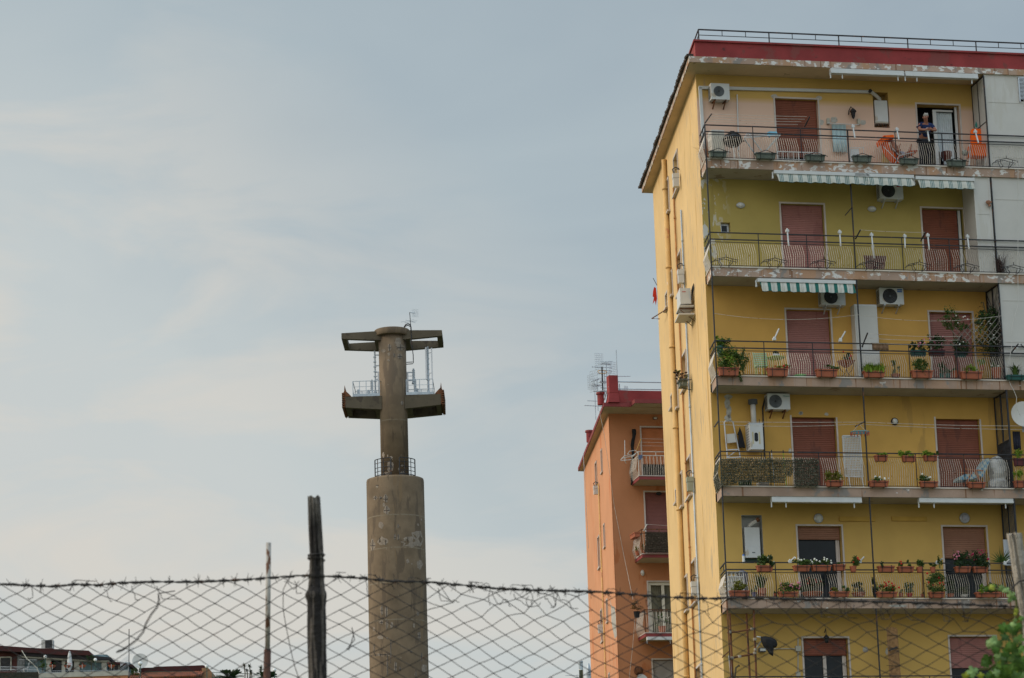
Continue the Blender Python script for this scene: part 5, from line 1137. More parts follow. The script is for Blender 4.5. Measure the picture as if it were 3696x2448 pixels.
# ---- boilers
def boiler(z,x0,y0,x1,y1,f,bk,label,kind):
    a,t=Lx(z,x0,y0,f); b,q=Lx(z,x1,y1,f); t_=thing('boiler',label,'gas boiler',FY,((a+b)/2,f,q),'gas boilers on the yellow front')
    m=MB(); m.box(a,b,f,bk,q,t); m.build('casing',m_white,t_)
    m=MB(); w=b-a; h=t-q; cx=(a+b)/2
    if kind=='A':
        m.tube([(cx,f+.1,t),(cx,f+.08,t+.06),(cx-.15,f-.02,t+.14),(cx-.32,f-.08,t+.24)],.055,10); m.build('flue',m_whp,t_,smooth=True); m=MB(); m.tube([(cx-.32,f-.08,t+.24),(cx-.37,f-.1,t+.27)],.06,10); m.build('flue_end',m_grille,t_)
        m=MB()
        for k in range(5): x=a+.08+k*w*.2; m.tube([(x,f+.12,q),(x+.03*(-1)**k,f+.1,q-.14),(x,f+.15,q-.30)],.014,5)
        m.box(cx+.08,cx+.22,f+.06,f+.14,q-.20,q-.06); m.build('pipework',m_rust,t_)
        m=MB(); m.box(a,b,f-.003,f-.0005,q,q+.05); m.build('stain_strip',m_cream,t_)
    elif kind=='E':
        m.tube([(cx-.04,f+.12,t),(cx-.04,f+.1,t+.07),(cx+.16,f-.06,t+.20)],.055,12); m.build('flue',m_whp,t_,smooth=True); m=MB(); m.tube([(cx+.14,f-.05,t+.19),(cx+.20,f-.09,t+.225)],.062,12); m.build('flue_end',m_rust,t_)
        m=MB(); m.box(a+w*.12,b-w*.05,f-.003,f-.0005,q+h*.36,q+h*.365); m.box(a+w*.12,b-w*.05,f-.003,f-.0005,q+h*.23,q+h*.235); m.build('panel_line',m_alu,t_)
        MB().box(a+w*.44,a+w*.64,f-.004,f-.0005,q+h*.15,q+h*.185).build('badge',m_fang,t_)
    else:
        m.tube([(cx,f+.2,t),(cx,f+.2,t+.62)],.075,14); m.build('flue',m_whp,t_,smooth=True)
        m=MB()
        for k in range(4): m.lathe((cx,f+.2,t+.62+k*.035),[(.135,0),(.135,.022)],16)
        m.lathe((cx,f+.2,t+.62),[(.09,-.02),(.09,.13)],14); m.build('flue_cap',m_fang,t_)
        m=MB(); m.box(a-.02,b+.02,f-.01,bk,t+.001,t+.025); m.build('lid',m_alu,t_)
        m=MB(); ox=a+w*.47; oz=q+h*.48; pts=[(ox+.055*math.cos(k*.3927),oz+.055*math.sin(k*.3927)+(.075 if k<8 else -.075)) for k in range(16)]; m.prism(pts,f-.006,f-.001); m.build('window',m_glass,t_)
        m=MB(); m.box(ox-.12,ox-.075,f-.003,f-.0005,oz-.2,oz+.15); m.box(ox+.075,ox+.12,f-.003,f-.0005,oz-.2,oz+.15); m.build('tape',mat('tape_yellow',(.50,.44,.28),.8),t_)
        m=MB()
        for k in range(8): m.box(a-.004,a-.001,f+.05,bk-.08,q+h*(.12+.1*k),q+h*(.12+.1*k)+.012)
        m.build('side_vents',m_fang,t_)
        m=MB(); m.tube([(b+.0,f+.3,t+.2),(b+.01,f+.3,q-.35)],.01,4); m.tube([(b+.25,WY-.03,t+.9),(b+.15,WY-.03,t+.55),(b+.14,WY-.03,q-.3)],.022,5); m.build('pipework',m_iron,t_)
boiler(2,480,740,605,945,WY-.02,WY+.28,'white boiler in its wall niche on the top balcony','A')
boiler(9,790,412,988,778,WY-.02,WY+.28,'white boiler in the grey niche above red flower boxes','E')
boiler(7,888,452,1070,775,.62,WY-.003,'white boiler cabinet with round ended window and upright flue','D')
# ---- wall lamps
lamp_wall(FY,3,1160,442,WY-.01,.13,'oval bulkhead lamp left of the pinkish shutter on the olive wall',m_lg,m_alu,(1,.68))
lamp_wall(FY,4,585,487,WY-.01,.13,'oval bulkhead lamp near the dark pole on the olive wall',m_lg,m_alu,(1,.68))
lamp_wall(FY,8,636,425,WY-.01,.11,'round bulkhead lamp with dark rim on the ochre wall',m_lg,m_iron,(1,1))
lamp_wall(FY,9,1680,305,WY-.01,.14,'round white lamp over the open dark doorway',m_lg,m_alu,(1,1))
lamp_wall(FY,10,1452,302,WY-.01,.155,'round white lamp over the half lowered tan shutter',mat('lamp_mauve',(.42,.42,.50),.4,.05,3),m_alu,(1,1))
p=FY.P(2,292,850,WY-.16); t=thing('wall_lantern','black lantern on a scroll bracket on the top balcony wall','wall lantern',FY,p)
m=MB(); m.lathe(p,[(.03,.13),(.10,.05),(.105,.03),(.07,-.0)],8); m.lathe(p,[(.005,-.20),(.03,-.17),(.05,-.14),(.03,-.13)],8); m.build('hood',m_iron,t); m=MB(); m.lathe(p,[(.05,-.135),(.075,0)],8); m.build('glass',m_glass,t)
m=MB(); m.tube([p+Vector((0,0,.12)),p+Vector((-.04,.06,.2)),p+Vector((-.08,.14,.1)),p+Vector((-.09,.16,-.02))],.014,5); m.build('bracket',m_iron,t)
p=FY.P(11,1942,570,WY-.16); t=thing('wall_lantern','black lantern above the lowest left door','wall lantern',FY,p)
m=MB(); m.lathe(p,[(.02,.12),(.09,.04),(.09,.02)],8); m.lathe(p,[(.03,-.12),(.05,-.1)],8); m.build('hood',m_iron,t); m=MB(); m.lathe(p,[(.045,-.1),(.07,.02)],8); m.build('glass',m_glass,t); m=MB(); m.tube([p+Vector((0,0,.1)),p+Vector((0,.02,.3)),p+Vector((0,.15,.2))],.012,5); m.build('bracket',m_iron,t)
# ---- white locker on the third balcony
a,tz=Lx(6,385,308,.70); b,_=Lx(6,638,308,.70); t=thing('cabinet','tall white plastic locker between two air conditioners','cabinet',FY,((a+b)/2,.7,SL[2]))
MB().box(a,b,.70,WY-.003,SL[2],tz).build('carcass',m_white,t)
m=MB(); m.box(a+.03,b-.03,.680,.699,SL[2]+.9,tz-.06); m.box(a+.03,b-.03,.680,.699,SL[2]+.05,SL[2]+.86); m.build('door',m_whp,t); MB().box(a+.08,a+.14,.665,.679,SL[2]+.95,SL[2]+1.05).build('handle',m_alu,t)
# ---- planters
def fol(t,c,r,kind,n,fl=None,nf=0):
    c=Vector(c)
    if kind=='grass': m=MB(); blades(m,(c.x,c.y,c.z-r[2]),n,r[2]*1.9,(r[0]*.9,r[1]*.7),.022); m.build('foliage',m_leafb,t)
    elif kind=='strap': m=MB(); blades(m,(c.x,c.y,c.z-r[2]),n,r[2]*2.0,(.05,.05),.035); m.build('foliage',m_leaf,t)
    else:
        ma={'g':m_leaf,'d':m_leafd,'b':m_leafb,'y':m_leafy}[kind]; m=MB(); leaves(m,c,(r[0]*1.1,r[1],r[2]*1.1),int(n*1.6),.06)
        for _ in range(6): m.tube([(c.x+U(-.4,.4)*r[0],c.y,c.z-r[2]),(c.x+U(-.8,.8)*r[0],c.y+U(-.5,.5)*r[1],c.z+r[2]*.5)],.006,3)
        m.build('foliage',ma,t)
    if fl:
        m=MB()
        for _ in range(nf):
            p=c+Vector((U(-1,1)*r[0],U(-.9,.4)*r[1],U(-.2,1.1)*r[2])); m.ball(p,U(.018,.034),5,4)
        m.build('flowers',fl,t)
def planter(z,x0,x1,yt,yb,label,d=-.13,ma=m_terra,f=None,hang=True,gp='trough planters on the balcony railings',dep=.19):
    a,tz=Lx(z,x0,yt,d-dep/2); b,bz=Lx(z,x1,yb,d-dep/2); c=(a+b)/2; w=b-a; tz=max(tz,bz+.12)
    t=thing('planter',label,'planter',FY,(c,d,bz),gp); h=tz-bz; y0,y1=d-dep/2,d+dep/2
    m=MB(); i=w*.07
    m.add([(a+i,y0+.03,bz),(b-i,y0+.03,bz),(b-i,y1-.03,bz),(a+i,y1-.03,bz),(a+.015,y0+.01,tz-.03),(b-.015,y0+.01,tz-.03),(b-.015,y1-.01,tz-.03),(a+.015,y1-.01,tz-.03)],[(0,1,5,4),(1,2,6,5),(2,3,7,6),(3,0,4,7),(4,5,6,7),(3,2,1,0)])
    m.box(a,b,y0,y1,tz-.03,tz-.015); m.box(a,b,y0,y0+.015,tz-.015,tz); m.box(a,b,y1-.015,y1,tz-.015,tz); m.box(a,a+.015,y0+.015,y1-.015,tz-.015,tz); m.box(b-.015,b,y0+.015,y1-.015,tz-.015,tz)
    m.build('trough',ma,t)
    if hang:
        m=MB()
        for k in (.22,.78): x=a+w*k; m.tube([(x,.0,tz+.02),(x,y1,tz+.01),(x,y1,tz+.012),(x,y0-.01,tz+.012),(x,y0+.015,bz-.012),(x,0,bz-.012)],.008,4)
        m.tube([(a+w*.1,y0-.012,tz-.05),(b-w*.1,y0-.012,tz-.05)],.007,4); m.build('bracket',m_iron,t)
    MB().box(a+.02,b-.02,y0+.017,y1-.017,tz-.014,tz-.006).build('soil',mat('soil',(.03,.022,.015),.95,.4,20),t)
    if f:
        for q in (f if isinstance(f,list) else [f]):
            kind,n,rx,rz,ox,*r_=q; fol(t,(c+ox*w,d-.02,tz+rz*.75),(rx*w,.13+.0*rx,rz),kind,n,*(r_ if r_ else ()))
    return t
# empty wire holders of the second balcony and one on the top balcony
def holder(z,x,y,label):
    d=-.12; p=FY.P(z,x,y,d); c=p.x; zb=p.z-.30; t=thing('planter_holder',label,'flower box holder',FY,(c,d,zb),'empty iron flower box holders')
    m=MB(); 
    for yy in (-.22,-.02): m.tube([(c-.38,yy,zb+.10),(c-.33,yy,zb+.16),(c-.19,yy,zb+.19),(c,yy,zb+.24),(c+.19,yy,zb+.19),(c+.36,yy,zb+.16),(c+.33,yy,zb+.11)],.010,4)
    for s in (-1,1): m.tube([(c+s*.19,-.22,zb+.19),(c+s*.19,-.22,zb+.09),(c+s*.12,-.22,zb),(c+s*.12,-.02,zb),(c+s*.19,-.02,zb+.19)],.010,4)
    m.tube([(c,-.22,zb+.24),(c,-.22,zb+.32)],.010,4); m.build('wire_frame',m_iron,t)
for z,x,y,l in ((3,985,1010,'empty wire holder on the second balcony nearest the building corner'),(3,1537,1020,'empty wire holder between the corner and the pinkish shutter'),(3,2088,1035,'empty wire holder across the right side of the pinkish shutter'),(4,563,1060,'empty wire holder in front of the brown slatted board'),(4,1110,1072,'empty wire holder left of the red brown shuttered door'),(4,1655,1088,'empty wire holder in front of the white column'),(4,2175,1105,'empty wire holder beside the dry weed clump, right of the end pole'),(2,1635,1245,'empty wire holder on the top balcony before the white panels')): holder(z,x,y,l)
for z,x0,x1,yt,yb,l in ((1,640,800,1185,1238,'grey green trough below the black barbecue on the top balcony'),(1,1050,1235,1198,1255,'grey green trough below the white drying rack'),(1,1490,1670,1215,1272,'grey green trough before the right edge of the brown shutter'),(2,292,465,1222,1282,'grey green trough before the low white chair'),(2,708,878,1248,1300,'grey green trough at the foot of the orange lounger'),(2,1128,1300,1262,1320,'grey green trough before the net curtain door')):
    t=planter(z,x0,x1,yt,yb,l,ma=m_grnpl,gp='grey green troughs on the top balcony'); holder_o=None
    p=ORG[t.name]; m=MB(); c=p.x; zb=p.z; m.tube([(c-.33,-.235,zb+.12),(c-.19,-.235,zb+.17),(c,-.235,zb+.24),(c+.19,-.235,zb+.17),(c+.36,-.235,zb+.12)],.010,4); m.build('top_wire',m_iron,t)
# third balcony, low row
G3='planters on the third balcony'
planter(5,915,1155,1012,1105,'terracotta trough with a sprawling shrub at the left corner of the third balcony',f=[('g',680,.62,.34,0.0),('b',280,.5,.3,-.12),('g',300,.28,.3,.66)],gp=G3)
t=[o for o in COL.objects if o.name.startswith('planter')][-1]; 
m=MB(); p=FY.P(5,1190,1060,-.15); leaves(m,p,(.16,.12,.35),170,.055); m.build('trailing_stems',m_leaf,[o for o in COL.objects if o.get('label','').startswith('terracotta trough with a sprawling')][0])
planter(5,1465,1710,1018,1112,'terracotta trough with tiny red bud below the round green table',f=('y',60,.4,.06,.1,m_flred,4),gp=G3)
planter(5,2015,2265,1032,1120,'terracotta trough with sparse green just left of the white locker',f=('g',110,.35,.06,.15),gp=G3)
planter(6,495,745,1058,1132,'terracotta trough packed with bright grassy leaves',f=('grass',330,.48,.17,0),gp=G3)
planter(6,1040,1290,1052,1138,'terracotta trough with a feathery shrub below the teal hanging trough',f=('g',330,.38,.22,0),gp=G3)
planter(6,1597,1850,1066,1150,'terracotta trough with pale rosette succulents near the end pole',f=[('b',80,.2,.14,.1),('y',60,.15,.1,-.3)],gp=G3)
planter(6,2120,2330,1105,1162,'green trough with spiky plants on the neighbouring balcony',ma=m_teal,f=('strap',60,.45,.22,0),gp=G3)
planter(6,1030,1215,822,890,'dark teal trough with pink flowers hung on the third balcony rail',ma=m_teal,f=[('d',130,.2,.14,-.3),('d',150,.2,.18,.2,m_flpink,5)],gp=G3,d=.12)
planter(6,1238,1425,818,888,'dark red trough with a dense flowering bush hung on the third balcony rail',ma=mat('trough_wine',(.10,.025,.03),.6),f=('d',420,.52,.24,0,m_flpink,14),gp=G3,d=.12)
planter(6,1540,1665,850,900,'small dark trough with bushy white flowered plant near the trellis',ma=m_teal,f=('d',420,.7,.24,0,m_flwhite,10),gp=G3,d=.12)
def pot(z,x0,x1,yt,yb,label,d=.25,ma=m_terra,f=None,gp='potted plants on the balcony floors'):
    a,tz=Lx(z,x0,yt,d); b,bz=Lx(z,x1,yb,d); c=(a+b)/2; r=(b-a)/2; t=thing('flower_pot',label,'flower pot',FY,(c,d,bz),gp)
    m=MB(); h=tz-bz; m.lathe((c,d,bz),[(r*.72,0),(r*.95,h*.85),(r,h*.85),(r,h)],14); m.build('pot',ma,t)
    if f:
        for q in (f if isinstance(f,list) else [f]): kind,n,rx,rz,ox,*r_=q; fol(t,(c+ox*r,d,tz+rz*.8),(rx*r,min(.25,rx*r*.8),rz),kind,n,*(r_ if r_ else ()))
    return t
pot(5,890,970,778,895,'tall dark pot with light green shrub at rail height in the balcony corner',.12,m_teal,[('b',150,1.2,.16,-.1),('g',260,1.9,.13,1.1)])
pot(6,800,912,1102,1138,'low red bowl with thin leafy twigs on the third balcony',.25,f=('g',70,.9,.26,0))
pot(6,1345,1408,1095,1140,'left teal pot before the pink shutter on the third balcony',.25,m_teal,('d',120,1.2,.16,0))
pot(6,1412,1475,1096,1142,'right teal pot before the pink shutter on the third balcony',.25,m_teal,('d',120,1.2,.12,0))
pot(6,1492,1582,1065,1145,'plain terracotta pot right of the teal pots',.25,f=('g',30,.8,.05,0))
pot(6,1800,1860,1005,1055,'terracotta pot with a grey green rosette behind the succulent trough',.2,f=('b',70,1.6,.12,-.2))
pot(6,1935,2060,1032,1150,'large square terracotta pot by the lattice partition',.25,f=('g',40,.8,.08,0,m_flwhite,3))
# flower urn on a stand
c=FY.P(6,293,960,.35); t=thing('flower_urn','terracotta bowl with a red geranium on a wire stand beside the locker','flower urn',FY,(c.x,.35,SL[2]),None)
m=MB(); m.lathe((c.x,.35,c.z-.16),[(.08,0),(.19,.09),(.25,.16),(.27,.17)],16); m.build('bowl',m_terra,t)
m=MB()
for s in (-1,1): m.tube([(c.x+s*.24,.35,c.z-.02),(c.x+s*.17,.35,c.z-.25),(c.x+s*.05,.35,c.z-.35),(c.x+s*.26,.35,c.z-.55)],.010,4)
m.tube([(c.x,.35-.2,c.z-.55),(c.x,.35,c.z-.2),(c.x,.55,c.z-.55)],.010,4); m.build('stand',m_iron,t); fol(t,(c.x,.35,c.z+.12),(.14,.12,.17),'d',150,m_flred,3)
# garden furniture of the third balcony
p=FY.P(5,1380,1108,.45); p.z=SL[2]; t=thing('chair','pale green folding slatted chair beside the round table','chair',FY,p)
def board(nm,z,q,d,th,ma,par): return polyP(FY,z,q,d,th,nm,ma,par)
mg=mat('green_plastic',(.33,.50,.30),.6,.1,3); mgl=mat('lime_plastic',(.30,.42,.04),.6,.1,3)
m=MB(); 
for k in range(7): y=858+k*22; m.prism([Lx(5,x,yy,.5) for x,yy in ((1305+k*3,y),(1440+k*3,y),(1441+k*3,y+14),(1306+k*3,y+14))],.49,.51)
m.build('backrest',mg,t)
m=MB(); m.tube([FY.P(5,1300,850,.5),FY.P(5,1318,1000,.5)],.018,5); m.tube([FY.P(5,1446,850,.5),FY.P(5,1460,1000,.5)],.018,5); m.build('frame',mg,t)
for x in (1322,1340,1400,1452): m=MB(); m.tube([FY.P(5,x,1000,.45),FY.P(5,x+8,1105,.35)],.014,4); m.build('leg',mat('lime_frame',(.28,.40,.10),.6),t)
m=MB(); a=FY.P(5,1322,1000,.45); b=FY.P(5,1452,1000,.45); m.box(a.x,b.x,.3,.55,a.z-.03,a.z); m.build('seat',mg,t)
c=FY.P(5,1558,905,.5); t=thing('table','round lime green garden table on thin legs','table',FY,(c.x,.5,SL[2])); m=MB(); m.lathe((c.x,.5,c.z),[(.25,-.03),(.27,-.012),(.27,0)],28); m.build('tabletop',mgl,t)
for s in (-1,1):
    for yy in (.38,.62): m=MB(); m.tube([(c.x+s*.1,yy,c.z-.02),(c.x+s*.2,yy,SL[2])],.012,5); m.build('leg',mgl,t)
p=FY.P(5,1560,888,.5); t=thing('flower_pot','small grey planter with dark sprigs standing on the round lime table','flower pot',FY,(p.x,.5,c.z)); m=MB(); m.box(p.x-.09,p.x+.09,.44,.56,c.z+.002,c.z+.10); m.build('pot',m_alu,t); fol(t,(p.x,.5,c.z+.15),(.11,.07,.05),'d',60)
p=FY.P(5,1832,1110,.35); t=thing('basin','light green plastic basin on the floor by the pink shuttered door','basin',FY,(p.x,.35,SL[2])); m=MB(); m.lathe((p.x,.35,SL[2]),[(.13,0),(.17,.10),(.19,.115),(.185,.115)],18); m.build('bowl',mat('basin_green',(.22,.62,.20),.5),t)
# trellis with creeper
t=thing('trellis','diagonal wooden trellis overgrown by a creeper at the end of the third balcony','trellis',FY,(8.2,.1,SL[2]))
m=MB()
for k in range(9):
    for (xa,ya,xb,yb_) in ((1640+k*62-110,745,1870+k*62-110,455),):
        if xa>2050: continue
        A_=FY.P(6,xa,ya,.12); B_=FY.P(6,min(xb,2050),yb_+(0 if xb<=2050 else (xb-2050)*1.25),.12); m.bar(A_,B_,.02,.012)
    xa=1450+k*75; 
    if xa<2000: A_=FY.P(6,xa,560+k*6,.135); B_=FY.P(6,min(xa+170,2050),560+min(170,2050-xa)*1.15+k*2,.135); m.bar(A_,B_,.02,.012)
m.build('slats',mat('trellis_wood',(.26,.24,.21),.9,.2,6),t)
t=thing('creeper','dark creeper climbing the lattice partition beside the white panels','creeper',FY,(8.5,.5,SL[2]),None)
m=MB(); 
for x,y,rx,rz,d,n in ((1905,640,.36,.75,.35,900),(1960,440,.20,.25,.4,260),(1850,470,.22,.16,.25,200),(1830,395,.05,.14,.25,60),(1790,520,.14,.12,.2,120),(1870,770,.40,.28,.4,380)):
    leaves(m,FY.P(6,x,y,d),(rx,.25,rz),n,.06)
m.build('foliage',m_leafd,t); m=MB(); leaves(m,FY.P(6,1900,520,.1),(.35,.1,.35),200,.06); m.build('new_leaves',m_leaf,t)
m=MB(); m.tube([(8.55,.6,SL[2]),(8.5,.5,SL[2]+1),(8.4,.35,SL[2]+1.9),(8.3,.3,SL[2]+2.4)],.02,5); m.build('stem',m_stem,t)
m=MB(); leaves(m,FY.P(6,1880,640,.05),(.5,.1,.5),26,.04); m.build('blossoms',m_flwhite,t)
t=thing('shrub','tall loose olive bush with white blossoms before the pink shutter','shrub',FY,(FY.P(6,1500,600,.2).x,.2,SL[2]),None)
m=MB(); 
for x,y,rx,rz,n in ((1500,480,.36,.36,420),(1580,510,.2,.25,170),(1440,560,.18,.2,120),(1620,590,.22,.12,130),(1450,410,.15,.12,90)): leaves(m,FY.P(6,x,y,.2),(rx,.2,rz),n,.055)
m.build('foliage',m_leaf,t); m=MB(); c=FY.P(6,1500,600,.2); m.tube([(c.x,.2,SL[2]),(c.x+.05,.2,SL[2]+.9),(c.x-.02,.2,c.z+.3)],.015,5); m.tube([(c.x,.2,c.z-.3),(c.x+.35,.2,c.z+.05)],.01,4); m.build('stem',m_stem,t)
m=MB()
for x,y in ((1540,438),(1640,445),(1620,455),(1560,520),(1410,500),(1670,480)): m.ball(FY.P(6,x,y,.1),.022,5,4)
m.build('blossoms',m_flwhite,t)
# fourth balcony planters
G4='planters on the fourth balcony'
for z,x0,x1,yt,yb,l,f in ((8,397,562,842,918,'rail trough on the fourth balcony, nearest the dark pole',('b',120,.4,.05,.2)),(8,742,915,850,925,'middle rail trough on the fourth balcony, green spilling left',[('b',170,.5,.07,-.05),('b',60,.15,.07,-.6)]),(8,1014,1185,845,915,'rail trough on the fourth balcony with a saucer, nearest the right door',[('b',170,.5,.07,-.1),('g',50,.1,.07,.5)]),
  (8,325,575,1165,1240,'low trough right of the pole with tiny white and red flowers',('g',90,.4,.06,.1,m_flwhite,8)),(8,965,1195,1172,1245,'low trough with a mound of green and white flowers left of the right door',('g',200,.3,.12,-.2,m_flwhite,9)),(8,1572,1795,1182,1255,'low trough before the wooden armchair',('g',40,.15,.06,-.2)),(8,2152,2290,1165,1250,'low trough with bright ferny tuft at the right edge of the fourth balcony',('b',140,.5,.16,0)),
  (7,1862,2080,1160,1235,'low trough with a bushy olive shrub before the dark red shutter',('y',380,.5,.15,-.1))): planter(z,x0,x1,yt,yb,l,f=f,gp=G4)
planter(8,2150,2290,885,975,'dark wine trough high on the rail at the right edge of the fourth balcony',ma=mat('trough_wine',(1,1,1)),f=('b',90,.4,.14,0),gp=G4)
# fifth balcony planters
G5='planters on the fifth balcony'
for z,x0,x1,yt,yb,l,f in ((9,945,1145,870,940,'rail trough with a tall green shrub before the grey niche',[('g',240,.3,.17,-.15),('d',200,.25,.15,.35,m_flwhite,2)]),
 (9,1387,1590,868,938,'rail trough with yellow and white flowers left of the dark doorway',('g',230,.45,.12,0,m_flwhite,5)),(9,1607,1845,866,935,'rail trough with upright white flowers before the dark doorway',[('g',110,.25,.09,-.3,m_flwhite,9),('g',120,.2,.12,.3,m_flwhite,8)]),
 (9,1862,2020,857,930,'nearly bare rail trough at the right side of the dark doorway',('g',30,.3,.04,0)),
 (10,417,622,874,945,'nearly bare rail trough just right of the dark pole',('d',30,.15,.06,-.25)),(10,656,855,880,948,'rail trough with a red bloom second right of the dark pole',[('g',60,.15,.10,-.25,m_flred,4),('g',60,.15,.09,.2)]),
 (10,1346,1540,882,952,'rail trough with dark magenta bush, left of the doorway pair',('d',430,.5,.24,0,m_flpink,12)),(10,1562,1745,884,954,'rail trough with dark magenta bush, right of the doorway pair',('d',480,.55,.27,0,mat('flower_magenta',(.35,.015,.07),.6),14)),
 (9,617,865,1172,1240,'low trough with a rounded olive shrub before the white crate',('y',290,.3,.15,0)),(9,1207,1450,1185,1245,'low trough with pink geraniums left of the dark doorway',[('g',330,.5,.14,.1,m_flpink,16)]),
 (9,1832,2068,1182,1245,'low trough with short greens right below the dark doorway',[('y',110,.2,.06,-.3,m_flred,2),('g',110,.2,.09,.35)]),
 (10,407,655,1186,1250,'low trough with clustered red geraniums right of the pole',[('g',150,.35,.17,-.05,m_flred,10),('y',60,.2,.1,.35,m_flred,6)]),
 (10,1032,1225,1188,1255,'low trough with a tall red geranium bush left of the right doorway',[('g',520,.58,.30,-.05,m_flred,9)]),
 (10,1592,1900,1192,1250,'long low trough with yellowing leaves beside the pale fence post',[('b',180,.2,.14,-.2),('d',260,.45,.14,0)])): planter(z,x0,x1,yt,yb,l,f=f,gp=G5)
for z,x0,x1,yt,yb,l,d,ma,f in ((10,68,155,882,952,'small rail pot with a tall red geranium left of the dark pole',-.12,m_terra,('g',200,1.5,.14,.5,m_flred,6)),(10,870,950,892,958,'small rail pot with a leafy upright plant',-.12,m_terra,('g',130,1.2,.15,.6)),(10,1035,1106,892,960,'small rail pot with trailing ivy',-.12,m_terra,[('g',90,1.4,.05,.2),('g',60,.8,.2,2.6)]),
 (9,942,1060,1150,1245,'terracotta pot with a big strap leaved plant',.25,m_terra,('strap',110,1.6,.30,0)),(9,872,942,1198,1250,'blue pot beside the strap leaved plant',.25,mat('pot_blue',(.02,.03,.12),.5),('g',60,1.2,.1,0)),(9,1132,1185,1212,1245,'tiny brown pot beside the corner post',.2,m_terra,('d',20,.8,.04,0)),
 (10,92,265,1202,1245,'wide red bowl of dark leaves behind the bars right of the doorway',.3,m_terra,('d',240,.9,.16,0)),(9,1480,1740,1200,1245,'long red bowl of scarlet geraniums behind the bars of the doorway',.3,m_terra,('d',380,.85,.22,0,m_flred,9)),
 (10,345,400,1180,1248,'grey pot with wispy blue green plant at the dark pole',.3,m_black,('d',120,1.6,.2,.2)),(10,657,715,1205,1250,'small pot right of the red geranium trough',.2,m_terra,('g',50,1,.06,0)),(10,750,830,1208,1252,'red pot with an upright leafy plant in mid balcony',.2,mat('pot_red',(.35,.03,.02),.5),('g',200,1.4,.17,0)),
 (10,918,975,1218,1255,'small terracotta pot with an iron stake',.2,m_terra,('g',15,.5,.03,0)),(10,1235,1330,1215,1255,'dark leafy pot low before the right doorway',.3,m_terra,('d',200,1.4,.24,0)),(10,1400,1500,1225,1258,'pale tray of seedlings before the right doorway',.3,m_whp,('d',160,1.4,.16,0))): pot(z,x0,x1,yt,yb,l,d,ma,f)
m=MB(); p=FY.P(10,950,1240,-.05); q=FY.P(10,945,950,-.05); t=thing('plant_stake','rusty iron stake rising from a small pot on the fifth balcony','stake',FY,p); m.tube([p,q],.012,5); m.build('rod',m_rust,t)
# yucca and panel at end of fifth balcony
c=FY.P(10,1895,830,.45); t=thing('yucca','spiky potted yucca beside the pale post on the fifth balcony','yucca',FY,(c.x,.45,SL[4])); m=MB(); m.tube([(c.x,.45,SL[4]+.25),(c.x,.45,c.z)],.03,7); m.build('trunk',m_stem,t)
m=MB(); m.lathe((c.x,.45,SL[4]),[(.14,0),(.18,.28)],12); m.build('pot',m_terra,t); m=MB()
for _ in range(46):
    v=Vector((random.gauss(0,1),random.gauss(0,.7),abs(random.gauss(.5,.6)))).normalized(); s=v.cross(Vector((0,1,0))).normalized()*.018; l=U(.3,.52); m.add([c-s,c+s,c+v*l],[(0,1,2)])
m.build('leaves',m_leaf,t)
a,b_=Lx(10,1918,560,.5); MB().box(a,a+.45,.5,.53,b_-.75,b_).build('panel',m_alu,thing('board','grey glazed board leaning behind the yucca','board',FY,(a,.5,b_-.75)))
# white plastic crate shelf
a,tz=Lx(9,585,952,.35); b,_=Lx(9,775,952,.35); t=thing('shelf','white openwork plastic shelf in the corner of the fifth balcony','shelf',FY,((a+b)/2,.35,SL[4]))
m=MB()
for k in range(5): x=a+(b-a)*k/4; m.bar((x,.35,SL[4]),(x,.35,tz),.018); m.bar((x,.65,SL[4]),(x,.65,tz),.018)
for k in range(7): z_=SL[4]+.03+(tz-SL[4]-.03)*k/6; m.box(a,b,.34,.36,z_-.012,z_+.012); m.box(a-.012,a+.012,.36,.66,z_-.012,z_+.012)
m.box(a,b,.36,.66,tz-.02,tz); m.build('lattice',m_white,t)
m=MB(); m.box(a+.05,b-.03,.42,.62,SL[4]+.05,tz-.10); m.build('inner_bin',m_whp,t)
p=FY.P(9,765,960,.7); t=thing('bin','grey lidded bin behind the white plastic shelf','bin',FY,(p.x,.72,SL[4])); m=MB(); m.lathe((p.x,.74,SL[4]),[(.13,0),(.17,p.z-SL[4]-.03),(.18,p.z-SL[4]),(.02,p.z-SL[4]+.09)],14); m.build('body',mat('bin_grey',(.14,.14,.17),.5),t)
p=FY.P(9,783,845,.6); q=FY.P(9,780,740,.6); t=thing('bottle','blue capped white spray bottle hanging left of the niche boiler','bottle',FY,p); m=MB(); m.lathe(p,[(.04,0),(.04,(q.z-p.z)*.8),(.03,(q.z-p.z)*.85)],10); m.build('body',m_white,t); m=MB(); m.lathe(p,[(.035,(q.z-p.z)*.85),(.03,(q.z-p.z))],10); m.build('cap',m_blueb,t)
a,tz=Lx(9,800,785,WY+.05); b,bz=Lx(9,985,845,WY+.05); MB().box(a,b,WY+.08,WY+.2,bz,tz).build('box',mat('dark_green',(.02,.04,.03),.6),thing('crate','dark green box tucked under the niche boiler','crate',FY,(a,WY+.1,bz)))
